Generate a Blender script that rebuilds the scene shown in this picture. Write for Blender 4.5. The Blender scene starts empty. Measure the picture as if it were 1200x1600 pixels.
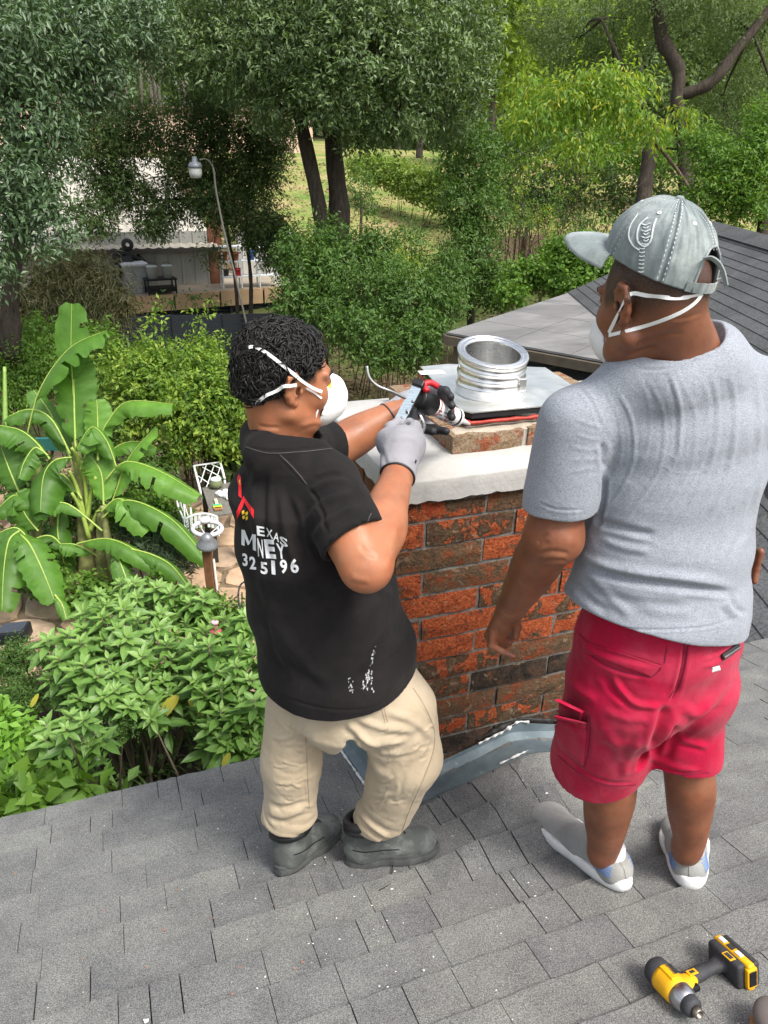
import bpy, bmesh, math, random
import numpy as np
from mathutils import Vector, Matrix, noise as mnoise
from mathutils.bvhtree import BVHTree

random.seed(7)
rng = np.random.default_rng(7)
scene = bpy.context.scene
col = scene.collection

# ------------------------------------------------------------------ camera
PITCH, ROLL, YAW = (math.radians(a) for a in (26.0, 1.48, 20.75))
FOC = 1202.0                                   # focal length in photo pixels (1200 x 1600)
_cp, _sp = math.cos(PITCH), math.sin(PITCH)
FW = np.array([math.sin(YAW) * _cp, math.cos(YAW) * _cp, -_sp])
_R0 = np.array([math.cos(YAW), -math.sin(YAW), 0.0])
_U0 = np.cross(_R0, FW)
RT = _R0 * math.cos(ROLL) + _U0 * math.sin(ROLL)
UP = -_R0 * math.sin(ROLL) + _U0 * math.cos(ROLL)
cam_data = bpy.data.cameras.new('camera')
cam = bpy.data.objects.new('camera', cam_data)
col.objects.link(cam)
cam_data.sensor_fit = 'VERTICAL'
cam_data.sensor_height = 36.0
cam_data.lens = 36.0 * FOC / 1600.0
cam_data.clip_start = 0.05
cam_data.clip_end = 2000
cam.matrix_world = Matrix(((RT[0], UP[0], -FW[0], 0), (RT[1], UP[1], -FW[1], 0), (RT[2], UP[2], -FW[2], 0), (0, 0, 0, 1)))
scene.camera = cam

# ------------------------------------------------------------------ world, sun, exposure
SUN_EL, SUN_AZ = math.radians(56), math.radians(152)   # azimuth of the direction towards the sun, from +Y clockwise
world = bpy.data.worlds.new('World')
scene.world = world
world.use_nodes = True
wn = world.node_tree
wn.nodes.clear()
sky = wn.nodes.new('ShaderNodeTexSky')
sky.sky_type = 'NISHITA'
sky.sun_disc = False
sky.sun_elevation = SUN_EL
sky.sun_rotation = SUN_AZ
sky.dust_density = 4.0
sky.ozone_density = 0.6
sky.air_density = 1.2
bgn = wn.nodes.new('ShaderNodeBackground')
bgn.inputs['Strength'].default_value = 0.15
wo = wn.nodes.new('ShaderNodeOutputWorld')
hs = wn.nodes.new('ShaderNodeHueSaturation')
hs.inputs['Saturation'].default_value = 0.45
wn.links.new(sky.outputs[0], hs.inputs['Color'])
wn.links.new(hs.outputs[0], bgn.inputs[0])
wn.links.new(bgn.outputs[0], wo.inputs[0])
sd = bpy.data.lights.new('sun', 'SUN')
sd.energy = 2.1
sd.angle = math.radians(18)
sd.color = (1.0, 0.96, 0.9)
sun = bpy.data.objects.new('sun', sd)
col.objects.link(sun)
_sv = Vector((math.sin(SUN_AZ) * math.cos(SUN_EL), math.cos(SUN_AZ) * math.cos(SUN_EL), math.sin(SUN_EL)))
sun.rotation_euler = _sv.to_track_quat('Z', 'Y').to_euler()
sun.location = (0, 0, 8)
scene.view_settings.view_transform = 'Standard'
scene.view_settings.look = 'None'
scene.view_settings.exposure = 0.9
scene.view_settings.gamma = 1.0
scene.view_settings.use_curve_mapping = False
scene.cycles.max_bounces = 6
scene.cycles.transparent_max_bounces = 6
scene.cycles.caustics_reflective = False
scene.cycles.caustics_refractive = False

# ------------------------------------------------------------------ helpers
def ray(x, y):
    return ((x - 600.0) * RT - (y - 800.0) * UP + FOC * FW) / FOC
def P(x, y, d):
    return ray(x, y) * d
def atZ(x, y, z):
    r = ray(x, y); return r * (z / r[2])
def atY(x, y, Y):
    r = ray(x, y); return r * (Y / r[1])
def atX(x, y, X):
    r = ray(x, y); return r * (X / r[0])
def smooth01(t):
    t = np.clip(t, 0, 1); return t * t * (3 - 2 * t)
YD = np.array([math.sin(YAW), math.cos(YAW)])
def ground_z(x, y):
    s = np.asarray(x) * YD[0] + np.asarray(y) * YD[1]
    z = -5.0 + 0.0 * s
    z = z + 0.155 * np.clip(s - 22.3, 0, 22.5) + 0.03 * np.clip(s - 45, 0, 200)
    return z
def G(x, y):
    r = ray(x, y)
    lo = 4.0
    d = lo
    while d < 400:
        p = r * d
        if p[2] <= ground_z(p[0], p[1]):
            break
        d += 0.05 + d * 0.003
    return r * d
def nrm(v):
    v = np.asarray(v, float); n = np.linalg.norm(v); return v / (n if n > 1e-12 else 1)

def tag(o, label=None, cat=None, group=None, kind=None):
    if label: o['label'] = label
    if cat: o['category'] = cat
    if group: o['group'] = group
    if kind: o['kind'] = kind
    return o
def empty(name, loc, label=None, cat=None, group=None):
    o = bpy.data.objects.new(name, None)
    o.empty_display_size = 0.1
    o.location = Vector([float(c) for c in loc])
    col.objects.link(o)
    return tag(o, label, cat, group)
def link(o, parent=None):
    col.objects.link(o)
    if parent is not None:
        o.parent = parent
        o.matrix_parent_inverse = Matrix.Translation(-world_loc(parent))
    return o
def world_loc(o):
    v = Vector(o.location)
    if o.parent is not None:
        # every parent in this scene is unrotated and unscaled
        v = o.matrix_parent_inverse.translation + v + world_loc(o.parent)
    return v
def mesh_obj(name, V, F, m=None, parent=None, smooth=False, attr=None, mats=None, midx=None):
    me = bpy.data.meshes.new(name)
    V = np.asarray(V, dtype=np.float32)
    if isinstance(F, np.ndarray) and F.ndim == 2:
        n, k = F.shape
        me.vertices.add(len(V)); me.vertices.foreach_set('co', V.ravel())
        me.loops.add(n * k); me.loops.foreach_set('vertex_index', F.astype(np.int32).ravel())
        me.polygons.add(n)
        me.polygons.foreach_set('loop_start', np.arange(0, n * k, k, dtype=np.int32))
        me.update(calc_edges=True)
    else:
        me.from_pydata([tuple(map(float, v)) for v in V], [], [tuple(int(i) for i in f) for f in F])
        me.update()
    if attr is not None:
        for an, av, dom in attr:
            a = me.attributes.new(an, 'FLOAT', dom)
            a.data.foreach_set('value', np.asarray(av, dtype=np.float32))
    if smooth:
        me.polygons.foreach_set('use_smooth', np.ones(len(me.polygons), dtype=bool))
    if mats:
        for mm in mats: me.materials.append(mm)
    elif m is not None:
        me.materials.append(m)
    if midx is not None:
        me.polygons.foreach_set('material_index', np.asarray(midx, dtype=np.int32))
    o = bpy.data.objects.new(name, me)
    return link(o, parent)
def share(name, me, loc, parent=None, rot=None, scale=None):
    o = bpy.data.objects.new(name, me)
    link(o, parent)
    o.location = Vector([float(c) for c in loc])
    if rot is not None: o.rotation_euler = rot
    if scale is not None: o.scale = scale
    return o

class MB:
    """collects simple shapes into one mesh"""
    def __init__(s): s.V = []; s.F = []
    def add(s, V, F):
        o = len(s.V)
        s.V.extend([tuple(map(float, v)) for v in V]); s.F.extend([tuple(i + o for i in f) for f in F])
        return s
    def box(s, c, h, R=None, bev=0.0):
        """c centre, h half sizes, R 3x3 columns = local axes"""
        R = np.eye(3) if R is None else np.asarray(R)
        if bev <= 0:
            L = [(x, y, z) for z in (-1, 1) for y in (-1, 1) for x in (-1, 1)]
            V = [np.asarray(c) + R @ (np.array(l) * h) for l in L]
            F = [(0, 2, 3, 1), (4, 5, 7, 6), (0, 1, 5, 4), (2, 6, 7, 3), (0, 4, 6, 2), (1, 3, 7, 5)]
            return s.add(V, F)
        bm = bmesh.new(); bmesh.ops.create_cube(bm, size=2.0)
        for v in bm.verts: v.co = Vector((v.co.x * h[0], v.co.y * h[1], v.co.z * h[2]))
        bmesh.ops.bevel(bm, geom=list(bm.edges), offset=bev, segments=2, affect='EDGES', profile=0.5)
        V = [np.asarray(c) + R @ np.array(v.co) for v in bm.verts]
        F = [[v.index for v in f.verts] for f in bm.faces]
        bm.free(); return s.add(V, F)
    def tube(s, pts, r, n=8, caps=True, flat=1.0):
        pts = [np.asarray(p, float) for p in pts]
        rs = r if hasattr(r, '__len__') else [r] * len(pts)
        V = []; F = []
        prev = None
        for i, p in enumerate(pts):
            t = nrm(pts[min(i + 1, len(pts) - 1)] - pts[max(i - 1, 0)])
            if prev is None:
                a = np.array([0, 0, 1.0]) if abs(t[2]) < 0.9 else np.array([1.0, 0, 0])
                u = nrm(np.cross(t, a))
            else:
                u = nrm(prev - t * (prev @ t))
            prev = u
            v = np.cross(t, u)
            for k in range(n):
                a = 2 * math.pi * k / n
                V.append(p + rs[i] * (math.cos(a) * u + math.sin(a) * flat * v))
        for i in range(len(pts) - 1):
            for k in range(n):
                k2 = (k + 1) % n
                F.append((i * n + k, i * n + k2, (i + 1) * n + k2, (i + 1) * n + k))
        if caps:
            F.append(tuple(range(n - 1, -1, -1))); F.append(tuple((len(pts) - 1) * n + k for k in range(n)))
        return s.add(V, F)
    def lathe(s, c, prof, n=32, axis=(0, 0, 1), closed=False):
        ax = nrm(axis)
        a = np.array([0, 0, 1.0]) if abs(ax[2]) < 0.9 else np.array([1.0, 0, 0])
        u = nrm(np.cross(a, ax)); v = np.cross(ax, u)
        V = []; F = []
        for (r, z) in prof:
            for k in range(n):
                t = 2 * math.pi * k / n
                V.append(np.asarray(c) + ax * z + r * (math.cos(t) * u + math.sin(t) * v))
        m = len(prof)
        for i in range(m if closed else m - 1):
            j = (i + 1) % m
            for k in range(n):
                k2 = (k + 1) % n
                F.append((i * n + k, i * n + k2, j * n + k2, j * n + k))
        return s.add(V, F)
    def prism(s, poly, z0, z1, f=None):
        """poly: list of (x,y) ccw; f maps (x,y,z)->point"""
        f = f or (lambda x, y, z: (x, y, z))
        n = len(poly)
        V = [f(x, y, z0) for x, y in poly] + [f(x, y, z1) for x, y in poly]
        F = [tuple(range(n - 1, -1, -1)), tuple(range(n, 2 * n))]
        F += [(i, (i + 1) % n, n + (i + 1) % n, n + i) for i in range(n)]
        return s.add(V, F)
    def build(s, name, m=None, parent=None, smooth=False, **k):
        return mesh_obj(name, s.V, s.F, m, parent, smooth, **k)
def autosmooth(o, ang=40):
    me = o.data
    me.polygons.foreach_set('use_smooth', np.ones(len(me.polygons), dtype=bool))
    bm = bmesh.new(); bm.from_mesh(me)
    for e in bm.edges:
        if len(e.link_faces) == 2 and e.calc_face_angle(0) > math.radians(ang): e.smooth = False
    bm.to_mesh(me); bm.free()
    return o
def spline(pts, n):
    pts = [np.asarray(p, float) for p in pts]
    if len(pts) == 2:
        return [pts[0] + (pts[1] - pts[0]) * i / (n - 1) for i in range(n)]
    out = []
    m = len(pts) - 1
    for i in range(n):
        t = i / (n - 1) * m
        k = min(int(t), m - 1); u = t - k
        p0 = pts[max(k - 1, 0)]; p1 = pts[k]; p2 = pts[k + 1]; p3 = pts[min(k + 2, m)]
        out.append(0.5 * ((2 * p1) + (-p0 + p2) * u + (2 * p0 - 5 * p1 + 4 * p2 - p3) * u * u + (-p0 + 3 * p1 - 3 * p2 + p3) * u ** 3))
    return out

# ------------------------------------------------------------------ materials
def srgb(r, g, b):
    f = lambda c: (c / 255.0) ** 2.2
    return (f(r), f(g), f(b))
def c4(c): return (c[0], c[1], c[2], 1.0)
class NT:
    def __init__(s, name):
        s.m = bpy.data.materials.new(name); s.m.use_nodes = True
        s.t = s.m.node_tree; s.t.nodes.clear()
        s.out = s.t.nodes.new('ShaderNodeOutputMaterial')
        s._c = {}
    def n(s, typ, **k):
        nd = s.t.nodes.new('ShaderNode' + typ)
        for a, v in k.items():
            setattr(nd, a, v)
        return nd
    def l(s, a, b): s.t.links.new(a, b)
    def coord(s, kind='Object', scale=None):
        key = (kind, scale)
        if key in s._c: return s._c[key]
        tc = s.n('TexCoord')
        o = tc.outputs[kind]
        if scale is not None:
            mp = s.n('Mapping'); mp.inputs['Scale'].default_value = scale
            s.l(o, mp.inputs['Vector']); o = mp.outputs[0]
        s._c[key] = o
        return o
    def noise(s, scale, detail=3, rough=0.55, dist=0.0, vec=None):
        nd = s.n('TexNoise'); nd.inputs['Scale'].default_value = scale
        nd.inputs['Detail'].default_value = detail; nd.inputs['Roughness'].default_value = rough
        nd.inputs['Distortion'].default_value = dist
        s.l(vec or s.coord(), nd.inputs['Vector'])
        return nd.outputs['Fac']
    def voro(s, scale, feature='F1', vec=None, out='Distance'):
        nd = s.n('TexVoronoi', feature=feature); nd.inputs['Scale'].default_value = scale
        s.l(vec or s.coord(), nd.inputs['Vector'])
        return nd.outputs[out]
    def ramp(s, fac, stops, interp='LINEAR'):
        nd = s.n('ValToRGB'); cr = nd.color_ramp; cr.interpolation = interp
        while len(cr.elements) < len(stops): cr.elements.new(0.5)
        for e, (p, c) in zip(cr.elements, stops):
            e.position = p; e.color = c4(c) if hasattr(c, '__len__') else (c, c, c, 1)
        s.l(fac, nd.inputs[0]); return nd.outputs[0]
    def mix(s, fac, a, b, mode='MIX'):
        nd = s.n('Mix', data_type='RGBA', blend_type=mode)
        for sock, v in ((nd.inputs[0], fac), (nd.inputs[6], a), (nd.inputs[7], b)):
            if isinstance(v, (int, float)): sock.default_value = v
            elif hasattr(v, '__len__'): sock.default_value = c4(v)
            else: s.l(v, sock)
        return nd.outputs[2]
    def math(s, op, a, b=None):
        nd = s.n('Math', operation=op)
        for sock, v in ((nd.inputs[0], a), (nd.inputs[1], b)):
            if v is None: continue
            if isinstance(v, (int, float)): sock.default_value = v
            else: s.l(v, sock)
        return nd.outputs[0]
    def attr(s, name, out='Fac'):
        nd = s.n('Attribute'); nd.attribute_name = name; return nd.outputs[out]
    def rnd(s): return s.n('ObjectInfo').outputs['Random']
    def bump(s, h, strength=0.5, dist=0.01, prev=None):
        nd = s.n('Bump'); nd.inputs['Strength'].default_value = strength; nd.inputs['Distance'].default_value = dist
        s.l(h, nd.inputs['Height'])
        if prev is not None: s.l(prev, nd.inputs['Normal'])
        return nd.outputs[0]
    def pbr(s, color, rough=0.7, metal=0.0, spec=0.5, normal=None, sheen=0.0, sss=0.0, coat=0.0, trans=0.0, ior=None, sssr=(1, .3, .15), ssss=0.01, emit=None):
        b = s.n('BsdfPrincipled')
        def st(nm, v):
            if isinstance(v, (int, float)): b.inputs[nm].default_value = v
            elif hasattr(v, '__len__'): b.inputs[nm].default_value = c4(v)
            else: s.l(v, b.inputs[nm])
        st('Base Color', color); st('Roughness', rough); st('Metallic', metal); st('Specular IOR Level', spec)
        if normal is not None: s.l(normal, b.inputs['Normal'])
        if sheen: b.inputs['Sheen Weight'].default_value = sheen; b.inputs['Sheen Roughness'].default_value = 0.5
        if sss:
            b.inputs['Subsurface Weight'].default_value = sss; b.inputs['Subsurface Radius'].default_value = sssr
            b.inputs['Subsurface Scale'].default_value = ssss
        if coat: b.inputs['Coat Weight'].default_value = coat
        if trans: b.inputs['Transmission Weight'].default_value = trans
        if ior: b.inputs['IOR'].default_value = ior
        s.l(b.outputs[0], s.out.inputs[0])
        return s.m
_mc = {}
def plain(name, c, rough=0.7, metal=0.0, var=0.12, scale=30, bump=0.15, dist=0.002, spec=0.4):
    """a material with a little tone variation and relief"""
    if name in _mc: return _mc[name]
    t = NT(name)
    n1 = t.noise(scale, 4)
    lo = tuple(x * (1 - var) for x in c); hi = tuple(min(1, x * (1 + var)) for x in c)
    cc = t.ramp(n1, [(0.3, lo), (0.7, hi)])
    nm = t.bump(t.noise(scale * 6, 2), bump, dist) if bump else None
    _mc[name] = t.pbr(cc, rough, metal, spec, nm)
    return _mc[name]
# ================================================================== THE ROOF UNDER THE WORKERS
RC, RS = -1.49, 1.0 / 3.0
EAVE_Y = 2.372
def cricket(x, y):
    a = np.clip(1 - np.abs(np.asarray(x) - 1.24) / 0.52, 0, 1)
    b = np.clip((np.asarray(y) - 1.33) / 0.43, 0, 1)
    return 0.135 * np.minimum(a, b) * np.where(np.asarray(y) > 1.9, 0, 1)
def roof_z(x, y):
    return RC - RS * np.asarray(y) + cricket(x, y)
RN = nrm([0, RS, 1.0])                          # the roof's normal

def m_shingle():
    t = NT('asphalt_shingle')
    fine = t.noise(330, 2, 0.7)
    gran = t.ramp(fine, [(0.34, (0.078, 0.080, 0.080)), (0.5, (0.158, 0.161, 0.157)), (0.66, (0.29, 0.29, 0.275))])
    big = t.noise(5.5, 4, 0.6)
    tone = t.ramp(big, [(0.3, (0.76, 0.75, 0.77)), (0.7, (1.12, 1.12, 1.09))])
    r = t.ramp(t.rnd(), [(0.0, (0.90, 0.90, 0.92)), (0.5, (0.99, 0.99, 0.99)), (1.0, (1.07, 1.07, 1.04))])
    c = t.mix(1.0, gran, tone, 'MULTIPLY'); c = t.mix(1.0, c, r, 'MULTIPLY')
    worn = t.ramp(t.noise(38, 3, 0.7), [(0.58, 0.0), (0.70, 0.5)])
    c = t.mix(worn, c, (0.20, 0.20, 0.185))
    nm = t.bump(t.noise(190, 3, 0.7), 0.55, 0.004)
    nm = t.bump(t.noise(14, 3, 0.6), 0.35, 0.012, nm)
    return t.pbr(c, 0.95, 0, 0.2, nm)
MS = m_shingle()
MFELT = plain('roof_felt', (0.018, 0.018, 0.019), 0.95)

roof = empty('house_roof', (0.9, 1.2, roof_z(0.9, 1.2) - 0.02), None, None)
tag(roof, 'near grey asphalt shingle roof both workers stand on', 'roof')
mb = MB()
X0, X1, Y0 = -1.6, 5.4, -0.9
xs = np.linspace(X0, X1, 90); ys = np.linspace(Y0, EAVE_Y - 0.004, 60)
V = [(x, y, float(roof_z(x, y)) - 0.022) for y in ys for x in xs]
F = [(j * 90 + i, j * 90 + i + 1, (j + 1) * 90 + i + 1, (j + 1) * 90 + i) for j in range(59) for i in range(89)]
F = [f for f in F if not (0.80 < V[f[0]][0] < 1.80 and 1.93 < V[f[0]][1])]
mb.add(V, F); mb.build('underlay', MFELT, roof)
# gutter edge, fascia and the wall of the house under it
mb = MB()
zE = float(roof_z(0, EAVE_Y))
for a, b in ((X0, 0.72), (1.88, X1)):
    mb.box(((a + b) / 2, EAVE_Y - 0.022, zE - 0.10), ((b - a) / 2, 0.012, 0.075))
mb.build('fascia_board', plain('fascia_paint', (0.55, 0.52, 0.46)), roof)
mb = MB(); mb.box((1.9, 2.02, -3.75), (3.4, 0.05, 1.30)); mb.build('house_wall', plain('house_siding', (0.5, 0.47, 0.41)), roof)
# shingles: each tab its own sheet with thickness
PIT = 0.1315
tab_cache = {}
def tab_mesh(w, ln, x0, y1):
    """one tab, its lower (camera-side y0) ... in world coordinates because the cricket bends it"""
    nx, ny = 4, 3
    th = 0.0075
    V = []
    seed = rng.random(6)
    lift = 0.0025 * rng.random()
    for j in range(ny + 1):
        v = j / ny
        y = y1 - ln * (1 - v)
        for i in range(nx + 1):
            u = i / nx
            x = x0 + w * u
            wob = 0.0016 * math.sin(6.3 * (u * 1.3 + seed[0])) * v
            ye = y + (0.0022 * math.sin(9 * u + seed[1] * 6) if j == ny else 0)
            # lies on the tab below: the lower (eave side) edge is raised by the thickness of a course
            z = float(roof_z(x, ye)) + (-0.010 + 0.0155 * v) + wob + lift * v
            V.append((x, ye, z))
    n1 = len(V)
    V += [(x, y, z - th) for (x, y, z) in V]
    g = lambda i, j, b: b * n1 + j * (nx + 1) + i
    F = [(g(i, j, 0), g(i + 1, j, 0), g(i + 1, j + 1, 0), g(i, j + 1, 0)) for j in range(ny) for i in range(nx)]
    for i in range(nx): F.append((g(i, ny, 0), g(i + 1, ny, 0), g(i + 1, ny, 1), g(i, ny, 1)))
    for j in range(ny):
        F.append((g(0, j, 1), g(0, j, 0), g(0, j + 1, 0), g(0, j + 1, 1)))
        F.append((g(nx, j, 0), g(nx, j, 1), g(nx, j + 1, 1), g(nx, j + 1, 0)))
    return V, F
def on_screen(x, y, z):
    c = np.array([x, y, z]); d = c @ FW
    if d < 0.2: return False
    px, py = 600 + FOC * (c @ RT) / d, 800 - FOC * (c @ UP) / d
    return -30 < px < 1230 and -30 < py < 1640
stuffV = MB()
cands = []
k = 0
y1 = EAVE_Y + 0.012
ROWS = []
while y1 > Y0 + 0.3:
    ROWS.append(y1); y1 -= PIT
for ri, y1 in enumerate(ROWS):
    x = X0 + rng.random() * 0.2
    brk = []
    while x < X1:
        wd = rng.choice([0.075, 0.13, 0.17, 0.21, 0.24, 0.27, 0.31])
        brk.append((x, x + wd)); x += wd
    # the two long slits running up from the chimney
    for sx, ya, yb in ((0.890, 1.25, 1.80), (1.0, 1.08, 1.80)):
        if ya < y1 - PIT / 2 < yb:
            nb = []
            for a, b in brk:
                if a + 0.03 < sx < b - 0.03: nb += [(a, sx), (sx, b)]
                elif abs(a - sx) <= 0.03: nb.append((sx, b))
                elif abs(b - sx) <= 0.03: nb.append((a, sx))
                else: nb.append((a, b))
            brk = nb
    for a, b in brk:
        gap = rng.choice([0.0016, 0.0022, 0.0034]) if rng.random() < 0.9 else 0.0006
        if min(abs(a - 0.89), abs(b - 0.89), abs(a - 1.0), abs(b - 1.0)) < 0.001 and 1.05 < y1 < 1.9: gap = 0.0042
        ym = y1 - PIT / 2
        if 0.78 < a and b < 1.82 and ym > 1.93: continue
        if ym > 1.92 and a < 1.80 and b > 0.78:
            if a < 0.78: b = 0.745
            else: a = 1.855
            if b - a < 0.03: continue
        xm = (a + b) / 2
        vis = on_screen(xm, ym, float(roof_z(xm, ym))) or on_screen(a, y1, float(roof_z(a, y1)))
        cands.append((vis, (xm * xm + ym * ym), a + gap / 2, b - gap / 2, y1))
cands.sort(key=lambda c: (not c[0], c[1]))
npart = 0
for vis, _, a, b, y1 in cands:
    V, F = tab_mesh(b - a, PIT + 0.012, a, y1)
    if vis and npart < 298:
        mesh_obj('shingle', V, F, MS, roof); npart += 1
    else:
        stuffV.add(V, F)
if stuffV.V:
    tag(stuffV.build('outer_shingles', MS, roof), kind='stuff')

# ================================================================== THE CHIMNEY
CX0, CX1, CY0, CY1 = 0.760, 1.86, 1.89, 2.62
chim = empty('brick_chimney', (1.3, 2.25, -5.0), 'red and brown brick chimney with whitewashed sloped crown at the eave', 'chimney')
def m_brick(name, stops, speck_shade=0.5, rough_h=0.006):
    t = NT(name)
    off = t.n('VectorMath', operation='ADD')
    t.l(t.coord(), off.inputs[0])
    cmb = t.n('CombineXYZ'); rr = t.math('MULTIPLY', t.rnd(), 37.0)
    for i in range(3): t.l(rr, cmb.inputs[i])
    t.l(cmb.outputs[0], off.inputs[1])
    v = off.outputs[0]
    n1 = t.noise(15, 6, 0.7, 0.5, vec=v)
    c = t.ramp(n1, stops)
    n2 = t.noise(120, 4, 0.75, vec=v)
    sp = t.ramp(n2, [(0.36, 0.28), (0.50, 0.95), (0.66, 1.6)])  # dark speckle, with crevice shade painted in by the same noise
    c = t.mix(speck_shade, c, t.mix(1.0, c, sp, 'MULTIPLY'))
    # dry pale scratches of mortar
    wv = t.noise(26, 2, 0.4, 1.2, vec=v)
    scr = t.ramp(wv, [(0.655, 0.0), (0.675, 0.45)])
    c = t.mix(scr, c, (0.42, 0.30, 0.19))
    nm = t.bump(t.noise(120, 4, 0.85, vec=v), 1.0, rough_h * 1.6)
    nm = t.bump(t.noise(34, 4, 0.7, 0.8, vec=v), 0.8, 0.016, nm)
    return t.pbr(c, 0.85, 0, 0.25, nm)
RED = (0.35, 0.062, 0.019); RED2 = (0.45, 0.11, 0.035); BRN = (0.075, 0.042, 0.024); TAN = (0.15, 0.095, 0.052); DRK = (0.020, 0.016, 0.012)
MBR = [m_brick('brick_red', [(0.30, RED), (0.50, RED2), (0.58, RED), (0.63, TAN), (0.68, BRN)], 0.85),
       m_brick('brick_brown', [(0.34, BRN), (0.47, TAN), (0.58, (0.20, 0.07, 0.03)), (0.68, RED)], 0.5),
       m_brick('brick_mixed', [(0.38, RED), (0.47, RED2), (0.50, BRN), (0.62, TAN)], 0.6),
       m_brick('brick_dark', [(0.40, DRK), (0.55, (0.07, 0.045, 0.03)), (0.62, (0.11, 0.06, 0.035)), (0.70, RED)], 0.4)]
MMORT = plain('old_mortar', (0.20, 0.19, 0.17), 0.95, var=0.4, scale=60, bump=1.0, dist=0.008)
core = MB(); g = 0.0035
core.box(((CX0 + CX1) / 2, (CY0 + CY1) / 2, -1.55), ((CX1 - CX0) / 2 - g, (CY1 - CY0) / 2 - g, 0.62))
core.box(((CX0 + CX1) / 2, 2.36, -3.58), ((CX1 - CX0) / 2 - g, 0.25, 1.42))
core.build('mortar', MMORT, chim)
brick_cache = {}
def brick_me(L, H, D, var, mi):
    key = (round(L, 3), round(H, 3), round(D, 3), var, mi)
    if key in brick_cache: return brick_cache[key]
    r = np.random.default_rng(hash(key) % 9999)
    V = []; F = []
    n = 6
    for j, z in enumerate((-H / 2, 0, H / 2)):
        for i in range(n):
            u = -L / 2 + L * i / (n - 1)
            e = (r.random() - 0.5) * 0.0060
            dd = -D / 2 - (r.random()) * 0.006 + (0.004 if i in (0, n - 1) or j != 1 else 0)
            V.append((u + (r.random() - .5) * 0.002, dd, z + e * (j != 1)))
    nb = len(V)
    V += [(-L / 2, D / 2, -H / 2), (L / 2, D / 2, -H / 2), (L / 2, D / 2, H / 2), (-L / 2, D / 2, H / 2)]
    for j in range(2):
        for i in range(n - 1):
            a = j * n + i; F.append((a, a + 1, a + n + 1, a + n))
    F.append((nb, nb + 1) + tuple(range(n - 1, -1, -1)))
    F.append((nb + 3,) + tuple(range(2 * n, 3 * n)) + (nb + 2,))
    F.append((0, n, 2 * n, nb + 3, nb)); F.append((n - 1, nb + 1, nb + 2, 3 * n - 1, 2 * n - 1))
    me = bpy.data.meshes.new('brick'); me.from_pydata(V, [], F); me.update(); me.materials.append(MBR[mi])
    brick_cache[key] = me
    return me
rows = 15
top = -0.958
pick = [[2, 1, 2, 1], [0, 2, 0, 0], [1, 0, 1, 0], [0, 1, 2, 0], [0, 2, 0, 2], [2, 0, 2, 0], [0, 0, 2, 1], [3, 2, 1, 1], [2, 3, 3, 3], [0, 1, 1, 1], [2, 2, 1, 0], [0, 3, 3, 0], [1, 1, 3, 0], [0, 1, 1, 0], [1, 3, 0, 1]]
for r in range(rows):
    zc = top - 0.087 * (r + 0.5) + 0.004
    if zc < -2.2: break
    H = 0.0755
    js = [0.76, 1.052, 1.357, 1.662, 1.86] if r % 2 == 0 else [0.76, 0.851, 1.157, 1.462, 1.767, 1.86]
    for i in range(len(js) - 1):
        a, b = js[i] + (0.0055 if i else 0), js[i + 1] - (0.0055 if i < len(js) - 2 else 0)
        if i == 0: a = CX0
        o = share('brick', brick_me(b - a, H, 0.09, i % 3, pick[r][min(i, 3)]), ((a + b) / 2, CY0 + 0.045 - rng.random() * 0.005, zc), chim)
        o.rotation_euler = (rng.normal() * 0.008, rng.normal() * 0.004, rng.normal() * 0.008)
    # left and right faces, bricks running along y
    ysj = [1.985, 2.20, 2.50, 2.62] if r % 2 == 0 else [1.985, 2.06, 2.36, 2.62]
    for side, xx, rz in ((0, CX0 + 0.045, -math.pi / 2), (1, CX1 - 0.045, math.pi / 2)):
        for i in range(len(ysj) - 1):
            a, b = ysj[i] + 0.0055, ysj[i + 1] - 0.0055
            if roof_z(0, b) > zc + 0.08 and a < 2.37: continue
            mi = int(rng.choice([0, 1, 1, 2, 3]))
            share('brick', brick_me(b - a, H, 0.09, i % 3, mi), (xx, (a + b) / 2, zc), chim, rot=(0, 0, rz))
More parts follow.
